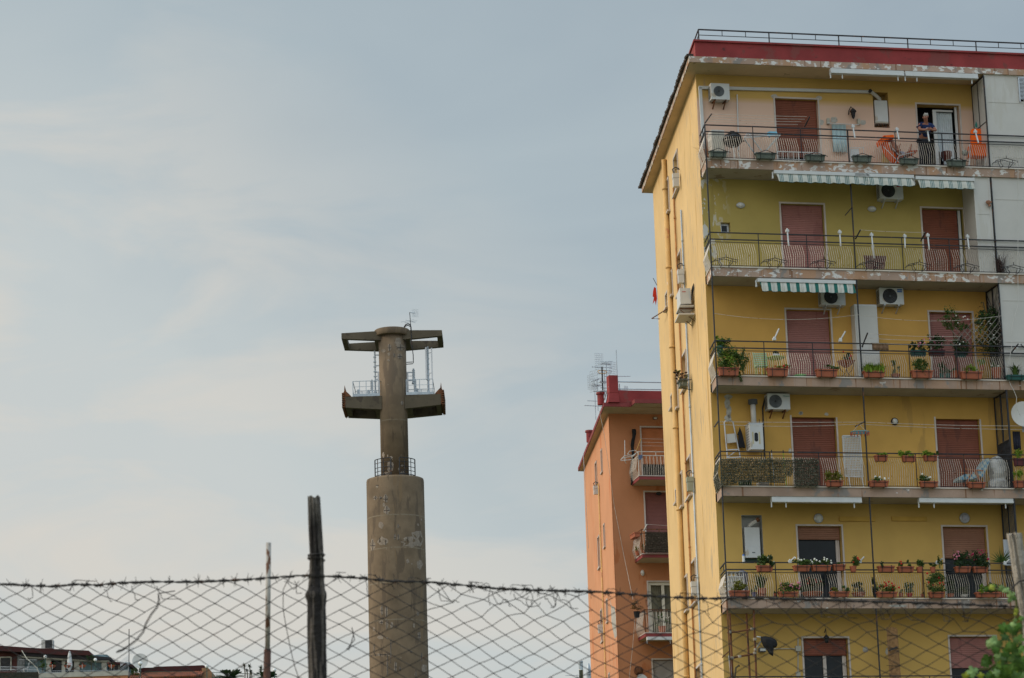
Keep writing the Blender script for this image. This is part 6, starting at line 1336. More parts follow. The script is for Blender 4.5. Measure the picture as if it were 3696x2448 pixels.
# ---- white lamp-like arms clamped on the rails
def arm(z,x0,y0,x1,y1,label,drip=False):
    a=FY.P(z,x0,y0,-.02); b=FY.P(z,x1,y1,-.12); t=thing('rail_arm',label,'awning arm',FY,a,'white awning arms on the railings'); m=MB(); m.bar(a,b,.035); m.build('rod',m_white,t)
    m=MB(); up=a if 'raised' in label else a; m.box(up.x-.045,up.x+.045,-.06,.02,up.z-.035,up.z+.035); m.ball(up+Vector((0,0,.05)),.03,8,5); m.build('clamp',m_white,t)
    if drip: m=MB(); m.tube([b,b+Vector((.0,.0,-.15)),b+Vector((.03,.02,-.38))],[.05,.03,.02],6); m.build('wrapping',m_whp,t)
for z,x0,y0,x1,y1,l in ((3,1687,728,1703,900,'hanging white arm across the pinkish shutter on the second balcony'),(3,2277,745,2288,905,'hanging white arm just right of the pinkish shutter on the second balcony'),(4,957,795,962,930,'taped white arm mid way on the second balcony'),(4,1218,785,1235,950,'hanging white arm across the red brown shuttered door'),(4,1668,800,1685,945,'hanging white arm before the white column'),
   (2,290,975,308,1075,'hanging white arm right of the pale blue towel on the top balcony'),(2,678,1000,697,1090,'hanging white arm above the reclining person'),(2,948,1005,965,1105,'hanging white arm just under the leaning man'),(2,1372,1020,1400,1118,'hanging white arm before the tall orange chair'),
   (5,1541,700,1595,580,'raised white arm left of the pink shutter on the third balcony'),(5,2283,715,2342,610,'raised white arm between pink shutter and locker'),(9,1338,828,1400,768,'raised white arm left of the dark doorway on the fifth balcony'),(10,190,830,243,768,'raised white arm by the tall red geranium'),(10,1120,845,1188,785,'raised white arm left of the right doorway'),(10,1937,850,1995,798,'raised white arm beside the pale wooden post')): arm(z,x0,y0,x1,y1,l)
arm(4,582,780,595,900,'taped white arm with drooping wrapping right of the dark pole on the second balcony',True)
# ---- clotheslines
def cl(label,armpts,lines,d0=0.,d1=-.35,mi=m_iron):
    A=[];
    for z,x0,y0,x1,y1 in armpts: A.append((FY.P(z,x0,y0,d0),FY.P(z,x1,y1,d1)))
    Ls=[(FY.P(za,xa,ya,d1),FY.P(zb,xb,yb,d1),s) for za,xa,ya,zb,xb,yb,s in lines]
    return line_set(FY,label,A,Ls,mi)
cl('clotheslines between two black arms above the left half of the top balcony',[(1,597,945,658,860),(1,1480,975,1525,885)],[(1,660,862,1,1500,885,.01),(1,645,885,1,1480,908,.015),(1,632,905,1,1450,930,.02),(1,615,925,1,1420,955,.02)])
cl('single clothesline between two black arms on the second balcony',[(4,400,825,457,720),(4,1140,850,1190,748)],[(4,460,722,4,1185,750,.02)])
cl('clotheslines between two black arms on the third balcony',[(6,475,795,538,632),(6,1558,775,1600,668)],[(6,540,640,6,1595,672,.04),(6,525,690,6,1580,715,.04),(6,505,745,6,1565,770,.02)])
cl('long loose washing line at head height across the third balcony',[],[(5,865,410,6,430,428,.06),(6,430,428,6,2055,440,.10)],0,.02) if False else None
t=thing('clothesline','long loose washing line strung between the dark poles of the third balcony','clothesline',FY,FY.P(5,865,410,0),'clotheslines on the balconies')
for a,b,s in ((FY.P(5,865,410,0),FY.P(6,432,428,0),.16),(FY.P(6,432,428,0),FY.P(6,2055,440,0),.17)): m=MB(); m.tube([a.lerp(b,i/12)-Vector((0,0,4*s*(i/12)*(1-i/12))) for i in range(13)],.005,4,False); m.build('line',m_rod,t)
t=thing('clothesline','pair of washing lines across the whole fourth balcony between short black arms','clothesline',FY,FY.P(7,500,425,-.02),'clotheslines on the balconies')
for (z,x0,y0,x1,y1) in ((7,503,410,448,495),(8,272,420,140,490)): m=MB(); m.bar(FY.P(z,x0,y0,0),FY.P(z,x1,y1,.15),.03); m.build('arm',m_iron,t)
for a,b,s in ((FY.P(7,505,428,.02),FY.P(8,260,432,.02),.01),(FY.P(7,490,460,.06),FY.P(8,150,458,.1),.06),(FY.P(8,262,432,.02),FY.P(8,2250,480,.02),.03),(FY.P(8,200,458,.06),FY.P(8,2250,525,.06),.03)): m=MB(); m.tube([a.lerp(b,i/10)-Vector((0,0,4*s*(i/10)*(1-i/10))) for i in range(11)],.006,4,False); m.build('line',m_rod,t)
def wave_cloth(z,x0,y0,x1,y1,d,label,ma,t_=.008,amp=.02,cat='towel'):
    a,tz=Lx(z,x0,y0,d); b,bz=Lx(z,x1,y1,d); t=thing('towel' if cat=='towel' else 'cloth',label,cat,FY,((a+b)/2,d,bz)); m=MB(); n=24; V=[]
    for k,(z_,f) in enumerate(((tz,.3),(tz*.5+bz*.5,1),(bz,1.2))):
        for s in (0,1):
            for i in range(n+1): x=a+(b-a)*i/n; V.append((x,d+amp*f*math.sin(i*.9)+s*t_,z_+(.01*math.sin(i*.7) if k==2 else 0)))
    r=n+1; Fc=[]
    for k in range(2):
        for s in (0,1):
            for i in range(n): o=(k*2+s)*r+i; Fc.append((o,o+1,o+1+2*r,o+2*r))
    Fc+= [(4*r+i,4*r+i+1,5*r+i+1,5*r+i) for i in range(n)]+[(i,i+1,r+i+1,r+i) for i in range(n)]
    m.add(V,Fc); m.build('fabric',ma,t,smooth=True); return t
t=wave_cloth(2,103,952,242,1200,WY-.12,'pale blue towel hung from a white rod on the top balcony wall',mat('towel_blue',(.42,.56,.60),.95,.1,8))
m=MB(); m.tube([FY.P(2,60,942,WY-.1),FY.P(2,345,958,WY-.1)],.012,6); m.build('rod',m_white,t)
for x,y in ((70,925),(340,930)): m=MB(); p=FY.P(2,x,y,WY-.05); m.box(p.x-.04,p.x+.04,WY-.1,WY-.003,p.z-.09,p.z+.08); m.build('rod_holder',m_cream,t)
wave_cloth(6,590,745,778,828,-.33,'brown towel doubled over the line in front of the third balcony',mat('towel_brown',(.20,.12,.075),.95,.3,14),.03,.01,'cloth')
wave_cloth(8,2120,548,2232,782,.25,'dark blue grey towel hanging beyond the partition of the fourth balcony',mat('towel_navy',(.035,.036,.055),.95,.2,8))
# ---- top balcony
P1=lambda x,y,d: FY.P(1,x,y,d)
P2=lambda x,y,d: FY.P(2,x,y,d)
a,tz=Lx(1,655,1000,.45); b,_=Lx(1,768,1000,.45); t=thing('cabinet','cream ribbed storage cabinet behind the corner railing of the top balcony','cabinet',FY,((a+b)/2,.5,SL[0]))
MB().box(a,b,.45,.85,SL[0],tz).build('carcass',m_whp,t); m=MB(); m.box(a+.02,(a+b)/2-.01,.435,.449,SL[0]+.05,tz-.04); m.box((a+b)/2+.01,b-.02,.435,.449,SL[0]+.05,tz-.04); m.build('doors',m_cream,t)
# barbecue
c=P1(845,1095,.35); t=thing('barbecue','black kettle barbecue with domed lid on white legs','barbecue',FY,(c.x,.35,SL[0])); R_=.285
m=MB(); m.lathe((c.x,.35,c.z),[(.10,-R_*.72),(R_*.7,-R_*.55),(R_*.95,-R_*.25),(R_,0)],22); m.build('bowl',mat('enamel_black',(.012,.012,.013),.25,.2,5,spec=.5),t,smooth=True)
m=MB(); m.lathe((c.x,.35,c.z),[(R_*1.02,.0),(R_*1.0,R_*.2),(R_*.8,R_*.55),(R_*.45,R_*.75),(.02,R_*.82)],22); m.build('lid',mat('enamel_black',(1,1,1)),t,smooth=True)
m=MB(); m.tube([(c.x-.07,.35,c.z+R_*.8),(c.x-.06,.35,c.z+R_*.97),(c.x+.06,.35,c.z+R_*.97),(c.x+.07,.35,c.z+R_*.8)],.014,6); m.tube([(c.x+R_,.35,c.z-.01),(c.x+R_+.08,.35,c.z-.01)],.018,6); m.build('handle',m_grille,t)
for dx,dy in ((-.02,-.15),(.22,.05),(-.2,.1)): m=MB(); m.tube([(c.x+dx*.5,.35+dy*.5,c.z-R_*.6),(c.x+dx,.35+dy,SL[0]+.01)],.014,6); m.build('leg',m_white,t)
m=MB(); m.lathe((c.x,.35,SL[0]+.02),[(.10,0),(.12,.03)],14); m.build('ash_tray',m_alu,t)
# dried broom-like plant in the corner
t=thing('dried_plant','dried rusty brush plant in the left corner of the top balcony','dried plant',FY,(.12,.3,SL[0]),None); m=MB(); blades(m,(.10,.35,SL[0]+.02),60,.62,(.06,.2),.012); m.build('stems',mat('dry_rust',(.30,.13,.06),.9,.3,8),t)
# drying rack
t=thing('drying_rack','white folding drying rack standing on the top balcony','drying rack',FY,(P1(1110,1100,.4).x,.4,SL[0]))
m=MB(); 
l0,l1=P1(940,1078,.30),P1(1000,1040,.80); r0,r1=P1(1235,1048,.30),P1(1272,1042,.80)
for p,q_ in ((P1(945,1075,.3),P1(1245,1050,.3)),(P1(975,1028,.85),P1(1272,1038,.85)),(P1(945,1075,.3),P1(975,1028,.85)),(P1(1245,1050,.3),P1(1272,1038,.85))): m.tube([p,q_],.014,5)
for k in range(7): f=k/7+.07; m.tube([P1(945,1075,.3).lerp(P1(975,1028,.85),f),P1(1245,1050,.3).lerp(P1(1272,1038,.85),f)],.006,4)
m.build('frame',m_white,t)
for x0,y0,x1,y1 in ((945,1078,1045,1220),(985,1035,1105,1195),(1250,1050,1130,1195),(1270,1040,1150,1180)): m=MB(); a=P1(x0,y0,.4); b=P1(x1,y1,.5); m.bar(a,b,.028); m.build('leg',m_white,t)
p=P1(1190,1040,.5); t=thing('towel','light blue cloth over the right end of the drying rack','towel',FY,p); m=MB(); m.prism([Lx(1,x,y,.5) for x,y in ((1145,1030),(1165,1018),(1230,1020),(1235,1035),(1215,1062),(1195,1050),(1170,1072),(1150,1058))],.46,.50); m.build('fabric',mat('cloth_sky',(.22,.48,.62),.9,.2,8),t)
# low white chair right of the towel
t=thing('chair','small white folding chair behind the rail beside the blue towel','chair',FY,(P2(320,1200,.45).x,.45,SL[0])); m=MB()
for p,q_ in (((262,1160),(270,1285)),((340,1160),(350,1270)),((262,1162),(382,1160)),((382,1150),(385,1215))): m.tube([P2(*p,.4),P2(*q_,.45)],.012,5)
m.build('frame',m_white,t); m=MB(); m.prism([Lx(2,x,y,.42) for x,y in ((270,1172),(338,1170),(345,1215),(300,1280),(272,1285))],.415,.43); m.build('seat',m_white,t)
m=MB(); m.prism([Lx(2,x,y,.9) for x,y in ((545,1205),(608,1215),(608,1300),(545,1295))],.85,.90); m.build('panel',mat('cloth_yellow',(.5,.36,.12),.9,.1,5),thing('board','yellow striped board leaning on the wall behind the lounger','board',FY,P2(575,1290,.9)))
# lounger
def sling(z,pts,w0,w1,ma,nm,par,th=.012,sag=.02):
    m=MB(); n=len(pts); V=[]; 
    for y in (w0,(w0+w1)/2,w1):
        for x,yy in pts: q_=FY.P(z,x,yy,(w0+w1)/2); V.append((q_.x,y,q_.z-(sag if y==(w0+w1)/2 else 0)))
    b=len(V); V2=[(v[0]+.006,v[1],v[2]-th) for v in V]; Fc=[]
    for r in (0,1):
        for i in range(n-1): Fc.append((r*n+i,r*n+i+1,(r+1)*n+i+1,(r+1)*n+i)); Fc.append((b+r*n+i+1,b+r*n+i,b+(r+1)*n+i,b+(r+1)*n+i+1))
    m.add(V+V2,Fc); return m.build(nm,ma,par,smooth=True)
t=thing('lounger','orange reclining garden lounger with white frame on the top balcony','lounger',FY,(P2(680,1290,.5).x,.5,SL[0]))
sling(2,((522,1095),(545,1078),(575,1150),(600,1205),(650,1255),(690,1290)),.22,.80,m_orange,'backrest',t,.02)
sling(2,((690,1290),(720,1235),(770,1210),(835,1205)),.25,.78,m_orange,'seat',t,.02)
m=MB(); m.prism([Lx(2,x,y,.5) for x,y in ((520,1098),(538,1075),(625,1068),(630,1095),(560,1112),(535,1135))],.24,.78); m.build('headrest',m_orange,t)
m=MB()
for y in (.2,.82): m.tube([FY.P(2,640,1165,y),FY.P(2,700,1230,y),FY.P(2,660,1305,y)],.014,5); m.tube([FY.P(2,560,1150,y),FY.P(2,700,1290,y)],.012,5); m.tube([FY.P(2,700,1230,y),FY.P(2,830,1200,y),FY.P(2,800,1300,y)],.014,5)
m.build('frame',m_white,t)
# tall orange chair
t=thing('chair','tall orange padded folding chair beside the leaning man, at the end pole','chair',FY,(P2(1400,1300,.45).x,.45,SL[0]))
m=MB(); m.prism([Lx(2,x,y,.55) for x,y in ((1328,1115),(1332,1010),(1342,996),(1465,994),(1478,1008),(1476,1100),(1470,1130),(1335,1135))],.52,.58); m.build('backrest',m_orange,t)
m=MB(); m.prism([Lx(2,x,y,.35) for x,y in ((1322,1140),(1500,1130),(1488,1165),(1470,1245),(1318,1240),(1322,1180))],.20,.55); m.build('seat',mat('orange_shade',(.78,.125,.012),.75,.1,4),t)
for x0,x1 in ((1325,1315),(1470,1458)): m=MB(); m.tube([P2(x0,1130,.3),P2(x0,1240,.25),P2(x1,1325,.2)],.014,5); m.build('leg',m_white,t); m=MB(); m.tube([P2(x0+4,1100,.55),P2(x1+10,1325,.7)],.014,5); m.build('leg',m_white,t)
m=MB()
for s in (1320,1490): m.tube([P2(s,1150,.2),P2(s,1150,.6)],.018,5)
m.build('armrest',m_white,t)
p=P2(1282,1205,.5); t=thing('cushion','rolled striped mat leaning left of the tall orange chair','cushion',FY,p); m=MB(); m.ball(p,.11,12,8,(1,.6,.85)); m.build('cover',strip_mat('mat_stripes',[(0,(.03,.05,.04)),(.5,(.35,.38,.33))],.05),t,smooth=True)
c=P2(1118,1230,.6); t=thing('flower_pot','wine red pot on a small stand behind the grey trough at the net curtain door','flower pot',FY,(c.x,.6,SL[0])); m=MB(); m.lathe((c.x,.6,c.z-.02),[(.10,-.13),(.16,.0),(.16,.13),(.13,.14)],14); m.build('pot',mat('pot_wine',(.09,.02,.015),.5),t); m=MB(); m.tube([(c.x-.1,.6,c.z-.14),(c.x-.12,.6,SL[0])],.012,4); m.tube([(c.x+.1,.6,c.z-.14),(c.x+.12,.6,SL[0])],.012,4); m.build('stand',m_iron,t)
t=thing('bottle','blue and green bottles on a shelf behind the tall orange chair','bottles',FY,P2(1400,985,.8),None)
for x,ma in ((1383,m_tealb),(1408,m_blueb)): p=P2(x,985,.8); m=MB(); m.lathe(p,[(.035,0),(.035,.12),(.015,.15),(.015,.19)],10); m.build('bottle_body',ma,t)
m=MB(); p=P2(1395,988,.8); m.box(p.x-.12,p.x+.12,.72,1.0,p.z-.03,p.z-.004); m.build('shelf',m_cream,t)
# ---- second balcony
p=FY.P(4,620,1090,.5); t=thing('board','brown slatted wooden board leaning behind the second balcony railing','board',FY,p); m=MB(); 
for k in range(8): m.prism([Lx(4,x,y,.3) for x,y in ((492+k*4,1012+k*19),(748-k*3,1018+k*19),(746-k*3,1034+k*19),(494+k*4,1028+k*19))],.28,.31)
m.build('slats',mat('board_brown',(.13,.055,.045),.8,.2,5),t); m=MB(); m.tube([FY.P(4,500,1010,.33),FY.P(4,530,1165,.33)],.015,5); m.tube([FY.P(4,745,1015,.33),FY.P(4,715,1165,.33)],.015,5); m.build('frame',mat('board_brown',(1,1,1)),t)
t=thing('dried_plant','dark dried weed clump growing at the foot of the end pole, second balcony','dried plant',FY,FY.P(4,2050,1190,-.05),None); m=MB(); p=FY.P(4,2050,1195,-.05); blades(m,(p.x,-.05,p.z),70,.75,(.1,.06),.010); m.build('stems',mat('dry_dark',(.06,.035,.03),.9,.3,8),t)
p=FY.P(4,1905,410,-.02); t=thing('ornament','rusty wind ornament hanging on the white column of the second balcony','ornament',FY,p); m=MB(); m.ball(p,.085,8,5,(1,.5,.8)); m.lathe(p+Vector((.03,0,-.06)),[(.03,0),(.05,-.06)],8); m.tube([p+Vector((.07,0,.03)),p+Vector((.11,0,.0))],.02,5); m.build('body',mat('ornament_rust',(.25,.12,.07),.8,.4,20),t)
m=MB(); m.bar(FY.P(4,365,462,0),FY.P(4,283,558,.25),.02); t=thing('bracket_arm','short black arm folded inward on the dark middle pole above the second balcony','bracket',FY,FY.P(4,365,462,0)); m.build('rod',m_iron,t)
# ---- fourth balcony
t=thing('stepladder','aluminium stepladder hung on the ochre wall in the left corner','stepladder',FY,FY.P(7,690,850,.9))
d=.92
def PP(x,y,dd=None): return FY.P(7,x,y,d if dd is None else dd)
m=MB(); m.tube([PP(612,880),PP(572,440),PP(585,418),PP(650,412),PP(680,425),PP(775,880)],.02,6); m.build('rails',m_alu,t)
m=MB(); m.prism([Lx(7,x,y,d-.02) for x,y in ((598,585),(700,575),(722,685),(610,698))],d-.035,d-.01); m.build('top_step',m_whp,t)
for x0,y0,x1,y1 in ((605,782,752,775),(612,880,770,872)): m=MB(); m.bar(PP(x0,y0),PP(x1,y1),.025); m.build('step',m_alu,t)
m=MB(); m.bar(PP(600,885),PP(725,790),.02); m.build('brace',m_alu,t)
p=PP(780,520,.93); t=thing('bag','black long bag hanging between the stepladder and the boiler cabinet','bag',FY,p); m=MB(); m.prism([Lx(7,x,y,.93) for x,y in ((765,512),(785,560),(800,620),(832,758),(800,752),(752,755),(748,680),(752,600),(735,590),(752,550))],.87,.95); m.build('fabric',m_black,t)
m=MB(); m.tube([PP(765,515,.93),PP(768,500,.98)],.012,4); m.build('loop',m_iron,t)
for x,y0,ma,l in ((1165,782,m_alu,'broom handle with black tip left of the dark red shutter'),(1312,785,mgl,'lime green broom handle with black tip near the dark red shutter')):
    t=thing('broom',l,'broom',FY,(FY.P(7,x,y0,.85).x,.85,SL[3])); p=FY.P(7,x,y0,.85); m=MB(); m.tube([(p.x+.03,.8,SL[3]+.1),(p.x,.85,p.z-.09)],.013,6); m.build('handle',ma,t); m=MB(); m.tube([(p.x,.85,p.z-.09),(p.x,.85,p.z)],.015,6); m.build('tip',m_grille,t); m=MB(); m.box(p.x-.12,p.x+.16,.77,.83,SL[3],SL[3]+.1); m.build('brush',m_stem,t)
# camouflage leaf screens
m_camo=mat('leaf_screen',(.075,.08,.052),.8,.6,30,[((.24,.235,.19),.60,(26,26,26)),((.03,.035,.024),.54,(17,17,17)),((.14,.11,.06),.64,(12,12,12))])
def camo(pts,label,n,d=-.11,side=False):
    P=[Lx(7,x,y,d) for x,y in pts]; t=thing('leaf_screen',label,'leaf screen',FY,(P[0][0],d,SL[3]),'artificial leaf screens on the fourth balcony railing')
    x0=min(p[0] for p in P); x1=max(p[0] for p in P); z0=min(p[1] for p in P); z1=max(p[1] for p in P)
    def inside(x,z):
        c=False; j=len(P)-1
        for i in range(len(P)):
            if (P[i][1]>z)!=(P[j][1]>z) and x<(P[j][0]-P[i][0])*(z-P[i][1])/(P[j][1]-P[i][1])+P[i][0]: c=not c
            j=i
        return c
    m=MB(); k=0
    while k<n:
        x=U(x0,x1); z=U(z0,z1)
        if not inside(x,z): continue
        k+=1; a=Vector((U(-1,1),U(-.5,.1),U(-.7,.7))).normalized()*U(.028,.05); b=Vector((U(-.4,.4),-.6,-.9)).normalized()*U(.02,.045); p=Vector((x,d+U(-.03,.03),round(z/.045)*.045+U(-.008,.008))); m.add([p-a,p+b*.3,p+a,p+b],[(0,1,2,3)])
    if side:
        for _ in range(1500): y=U(0,.95); z=U(z0,z1-.02); p=Vector((y*K-.02-.06*math.sin((z-z0)/(z1-z0)*3.1),y,z)); a=Vector((U(-.3,.3),U(-1,1),U(-.7,.7))).normalized()*U(.02,.04); b=Vector((-.5,U(-.4,.4),-.9)).normalized()*.03; m.add([p-a,p+b*.3,p+a,p+b],[(0,1,2,3)])
    m.build('leaves',m_camo,t)
    m=MB(); 
    for i in range(7): z=z0+.05+(z1-z0-.1)*i/6; xs=[x0+(x1-x0)*j/60 for j in range(61)]; ii=[x for x in xs if inside(x,z)]; 
    for i in range(9):
        z=z0+(z1-z0)*(i+.5)/9; ii=[x0+(x1-x0)*j/60 for j in range(61) if inside(x0+(x1-x0)*j/60,z)]
        if len(ii)>1: m.tube([(ii[0],d+.02,z),(ii[-1],d+.02,z)],.004,3)
    m.build('net',m_stem,t)
camo(((525,892),(800,888),(1440,892),(1440,1060),(1400,1115),(1345,1100),(1335,1190),(1150,1190),(900,1180),(700,1200),(560,1232),(530,1235)),'long leafy camouflage screen wrapping the left corner railing, ragged below',7000,side=True)
camo(((1450,890),(1752,888),(1762,1100),(1755,1238),(1460,1238),(1448,1100)),'short leafy camouflage screen just left of the bushy olive trough',3200)
p=FY.P(7,850,1200,.2); t=thing('crate','dark green plastic crate showing below the leaf screen','crate',FY,(p.x,.2,SL[3])); a,tz=Lx(7,785,1165,.2); b,_=Lx(7,908,1165,.2); m=MB(); m.box(a,b,.15,.45,SL[3],tz-.02); m.box(a-.015,b+.015,.135,.465,tz-.02,tz); m.build('box',mat('crate_green',(.01,.07,.02),.5),t)
p=FY.P(7,1060,1200,.3); t=thing('box','white styrofoam box on the floor behind the leaf screen','box',FY,(p.x,.3,SL[3])); a,tz=Lx(7,1005,1190,.3); b,_=Lx(7,1130,1190,.3); m=MB(); m.box(a,b,.25,.5,SL[3],tz-.03); m.build('tub',m_whp,t); m=MB(); m.box(a-.01,b+.01,.24,.51,tz-.028,tz); m.build('lid',m_white,t)
# white lattice gate leaning
t=thing('lattice_panel','white lattice frame with arched top standing right of the dark red shutter','lattice panel',FY,FY.P(8,110,1120,.5)); d=.55
P8=lambda x,y,dd=.55: FY.P(8,x,y,dd)
c0=[P8(-90+ -45+ 10,605),P8(200,605),P8(235,1120),P8(-60,1112)]
c0=[FY.P(7,2060,605,d),P8(200,605),P8(238,1122),FY.P(7,2092,1112,d)]
m=MB()
for i in range(4): m.bar(c0[i],c0[(i+1)%4],.05,.03)
m.bar(c0[0].lerp(c0[3],.43),c0[1].lerp(c0[2],.43),.04,.03); m.bar(c0[0].lerp(c0[3],.83),c0[1].lerp(c0[2],.83),.04,.03)
m.build('frame',m_white,t); m=MB()
for i in range(1,11): m.bar(c0[0].lerp(c0[1],i/11),c0[3].lerp(c0[2],i/11),.018)
for i in range(1,24): m.bar(c0[0].lerp(c0[3],i/24),c0[1].lerp(c0[2],i/24),.018)
m.tube([c0[0].lerp(c0[3],.06-.05*math.sin(k/8*3.14)).lerp(c0[1].lerp(c0[2],.06-.05*math.sin(k/8*3.14)),k/8) for k in range(9)],.02,5)
m.build('lattice',m_white,t)
for k in (.2,.95): m=MB(); a=c0[3].lerp(c0[2],k); m.bar(a,(a.x+.04,a.y,SL[3]),.03); m.build('leg',m_white,t)
# peg hanger
p=P8(200,560,.1); t=thing('peg_hanger','round blue peg hanger with coloured pegs dangling from the black arm','peg hanger',FY,p); m=MB()
R_=.27; m.tube([(p.x+R_*math.cos(a*.2618),p.y+R_*.8*math.sin(a*.2618),p.z) for a in range(25)],.014,5); m.tube([(p.x+R_*.6*math.cos(a*.2618),p.y+R_*.5*math.sin(a*.2618),p.z) for a in range(25)],.010,5)
for k in range(3): m.tube([(p.x+R_*math.cos(k*1.05),p.y+R_*.8*math.sin(k*1.05),p.z),(p.x-R_*math.cos(k*1.05),p.y-R_*.8*math.sin(k*1.05),p.z)],.008,4)
m.build('ring',mat('hanger_blue',(.10,.30,.36),.5),t)
m=MB()
for k in range(4): m.tube([(p.x+R_*math.cos(k*1.57+.5),p.y+R_*.8*math.sin(k*1.57+.5),p.z),(p.x-.01,p.y,p.z+.25)],.004,3)
m.build('cords',m_rod,t); m=MB()
for k in range(16): a=k*.39; m.box(p.x+R_*math.cos(a)-.01,p.x+R_*math.cos(a)+.01,p.y+R_*.8*math.sin(a)-.01,p.y+R_*.8*math.sin(a)+.01,p.z-.09,p.z-.01)
m.build('pegs',mat('pegs_red',(.45,.10,.06),.6,.6,40),t)
# wooden armchair with blue checked cushion
t=thing('chair','wooden folding armchair with blue checked cushion before the ragged red shutter','chair',FY,(P8(1620,1200,.45).x,.45,SL[3]))
m_wc=mat('chair_wood',(.34,.13,.06),.6,.15,6)
def checks(name):
    m_=bpy.data.materials.new(name); m_.use_nodes=True; t_=m_.node_tree; b=t_.nodes['Principled BSDF']; c=t_.nodes.new('ShaderNodeTexChecker'); c.inputs['Scale'].default_value=11; c.inputs[1].default_value=(.12,.28,.42,1); c.inputs[2].default_value=(.42,.46,.42,1); t_.links.new(t_.nodes.new('ShaderNodeTexCoord').outputs['Object'],c.inputs[0]); t_.links.new(c.outputs[0],b.inputs['Base Color']); b.inputs['Roughness'].default_value=.9; return m_
m_ck=checks('blue_checks')
m=MB(); m.prism([Lx(8,x,y,.45) for x,y in ((1745,925),(1775,900),(1800,935),(1760,1040),(1700,1150),(1655,1110),(1650,1060),(1690,1010))],.20,.68); m.build('back_cushion',m_ck,t)
m=MB(); m.prism([Lx(8,x,y,.45) for x,y in ((1405,1180),(1420,1135),(1480,1108),(1650,1100),(1665,1140),(1560,1170))],.20,.68); m.build('seat_cushion',m_ck,t)
for y in (.2,.68):
    m=MB(); m.bar(P8(1520,1022,y),P8(1750,1045,y),.035); m.build('armrest',m_wc,t)
    for a,b in (((1640,1050),(1700,1160)),((1610,1060),(1510,1245)),((1660,1040),(1740,1240))): m=MB(); m.bar(P8(*a,y),P8(*b,y),.035); m.build('leg',m_wc,t)
m=MB(); m.bar(P8(1440,1062,.2),P8(1600,1080,.2),.025); m.bar(P8(1440,1062,.68),P8(1600,1080,.68),.025); m.build('frame',m_wc,t)
c=P8(1930,1020,.5); t=thing('covered_object','round bulky object wrapped in silvery plastic at the end of the fourth balcony','covered object',FY,(c.x,.5,SL[3]),None)
m=MB(); m.lathe((c.x,.5,SL[3]),[(.36,.02),(.40,.25),(.30,.36),(.36,.50),(.40,.66),(.34,.84),(.20,.98),(.05,1.04)],22,sc=(.75,.6))
m.v=[v+Vector((.02*math.sin(v.z*37+v.x*19),.02*math.sin(v.z*21+v.y*33),0)) for v in m.v]; m.build('cover',mat('silver_plastic',(.42,.42,.41),.35,.25,6,[((.22,.22,.22),.56,(9,9,4))],.6,spec=.5),t)
dish(FY,FY.P(8,2268,330,.05),.38,'big pale satellite dish at the right edge, fourth balcony',-.15,-.2)
a=FY.P(6,2240,70,-.10); cable('cable','thin white cable drooping outside the white panels at the right edge',FY,[FY.P(4,2240,-30+60,-.12),FY.P(6,2240,140,-.12),FY.P(6,2240,300,-.12),FY.P(6,2175,560,-.12),FY.P(6,2165,820,-.12),FY.P(6,2110,1100,-.12),FY.P(6,2160,1230,-.12),FY.P(8,2130,20,-.12),FY.P(8,2172,120,-.12),FY.P(8,2165,240,-.12),FY.P(8,2220,350,-.12)],.009,m_whp)
# arms with rings on the neighbour's third balcony
t=thing('clothesline','black arm with white rings on the neighbouring third balcony','clothesline',FY,FY.P(6,2160,860,0),'clotheslines on the balconies'); m=MB(); m.bar(FY.P(6,2160,862,0),FY.P(6,2245,758,-.3),.03); m.bar(FY.P(6,2270,760,-.1),FY.P(6,2308,800,-.1),.03); m.build('arm',m_iron,t)
m=MB()
for x,y in ((2262,760),(2292,770),(2235,805),(2205,840)): m.ball(FY.P(6,x,y,-.3),.025,6,4)
m.build('rings',m_white,t)
for z,x,y,l in ((8,2205,840,'leafy plant hung beyond the fourth balcony partition'),):
    p=FY.P(z,x,y,.3); t=thing('plant',l,'plant',FY,p,None); m=MB(); leaves(m,p,(.22,.15,.2),160,.06); m.build('foliage',m_leafb,t); m=MB(); m.lathe(p-Vector((0,0,.3)),[(.1,0),(.14,.16)],10); m.build('pot',m_terra,t)
# ---- lowest storey: rusty scaffold posts, hooded dish, conduit, ribbed blind
t=thing('scaffold_frame','rusty iron pipe frame standing under the fifth balcony at the building corner','pipe frame',FY,(.5,.2,SL[5])); P11=lambda x,y,d: FY.P(11,x,y,d)
for (x0,y0,x1,y1,d,r) in ((630,55,670,790,-.05,.02),(668,235,710,1086,.2,.032),(890,235,935,1086,.35,.030),(985,190,1020,1086,.15,.030)):
    a=P11(x0,y0,d); b=P11(x1,y1,d); m=MB(); m.tube([(a.x,d,min(a.z,SL[4]-.3 if y0>100 else 9)),(a.x+(b.x-a.x),d,b.z),(b.x,d,b.z-1.5)],r,8); m.build('post',m_rust,t)
for pts,r in ((((640,490),(760,478),(960,440)),.025),(((700,825),(800,800),(900,785),(1000,760)),.03),(((570,815),(660,735)),.018)): m=MB(); m.tube([P11(x,y,.1) for x,y in pts],r,6); m.build('crossbar',m_rust,t)
m=MB()
for x,y in ((668,480),(965,440),(1000,575),(700,820),(800,800),(1000,755),(1010,710)): p=P11(x,y,.08); m.lathe(p,[(.05,-.035),(.055,0),(.05,.035)],8)
m.build('couplings',mat('coupling',(.33,.28,.22),.6,.3,8),t)
m=MB(); m.tube([P11(665,790,.1),P11(690,1086,.1)],.028,7); m.build('grey_pipe',m_galv,t)
m=MB(); m.tube([P11(795,915,0),P11(750,950,0),P11(735,1086,0)],.028,6); m.tube([P11(790,915,0),P11(800,935,0)],.012,4); m.build('cut_branch',m_stem,thing('branch','bare cut branch leaning inside the rusty pipe frame','branch',FY,P11(735,1086,0)))
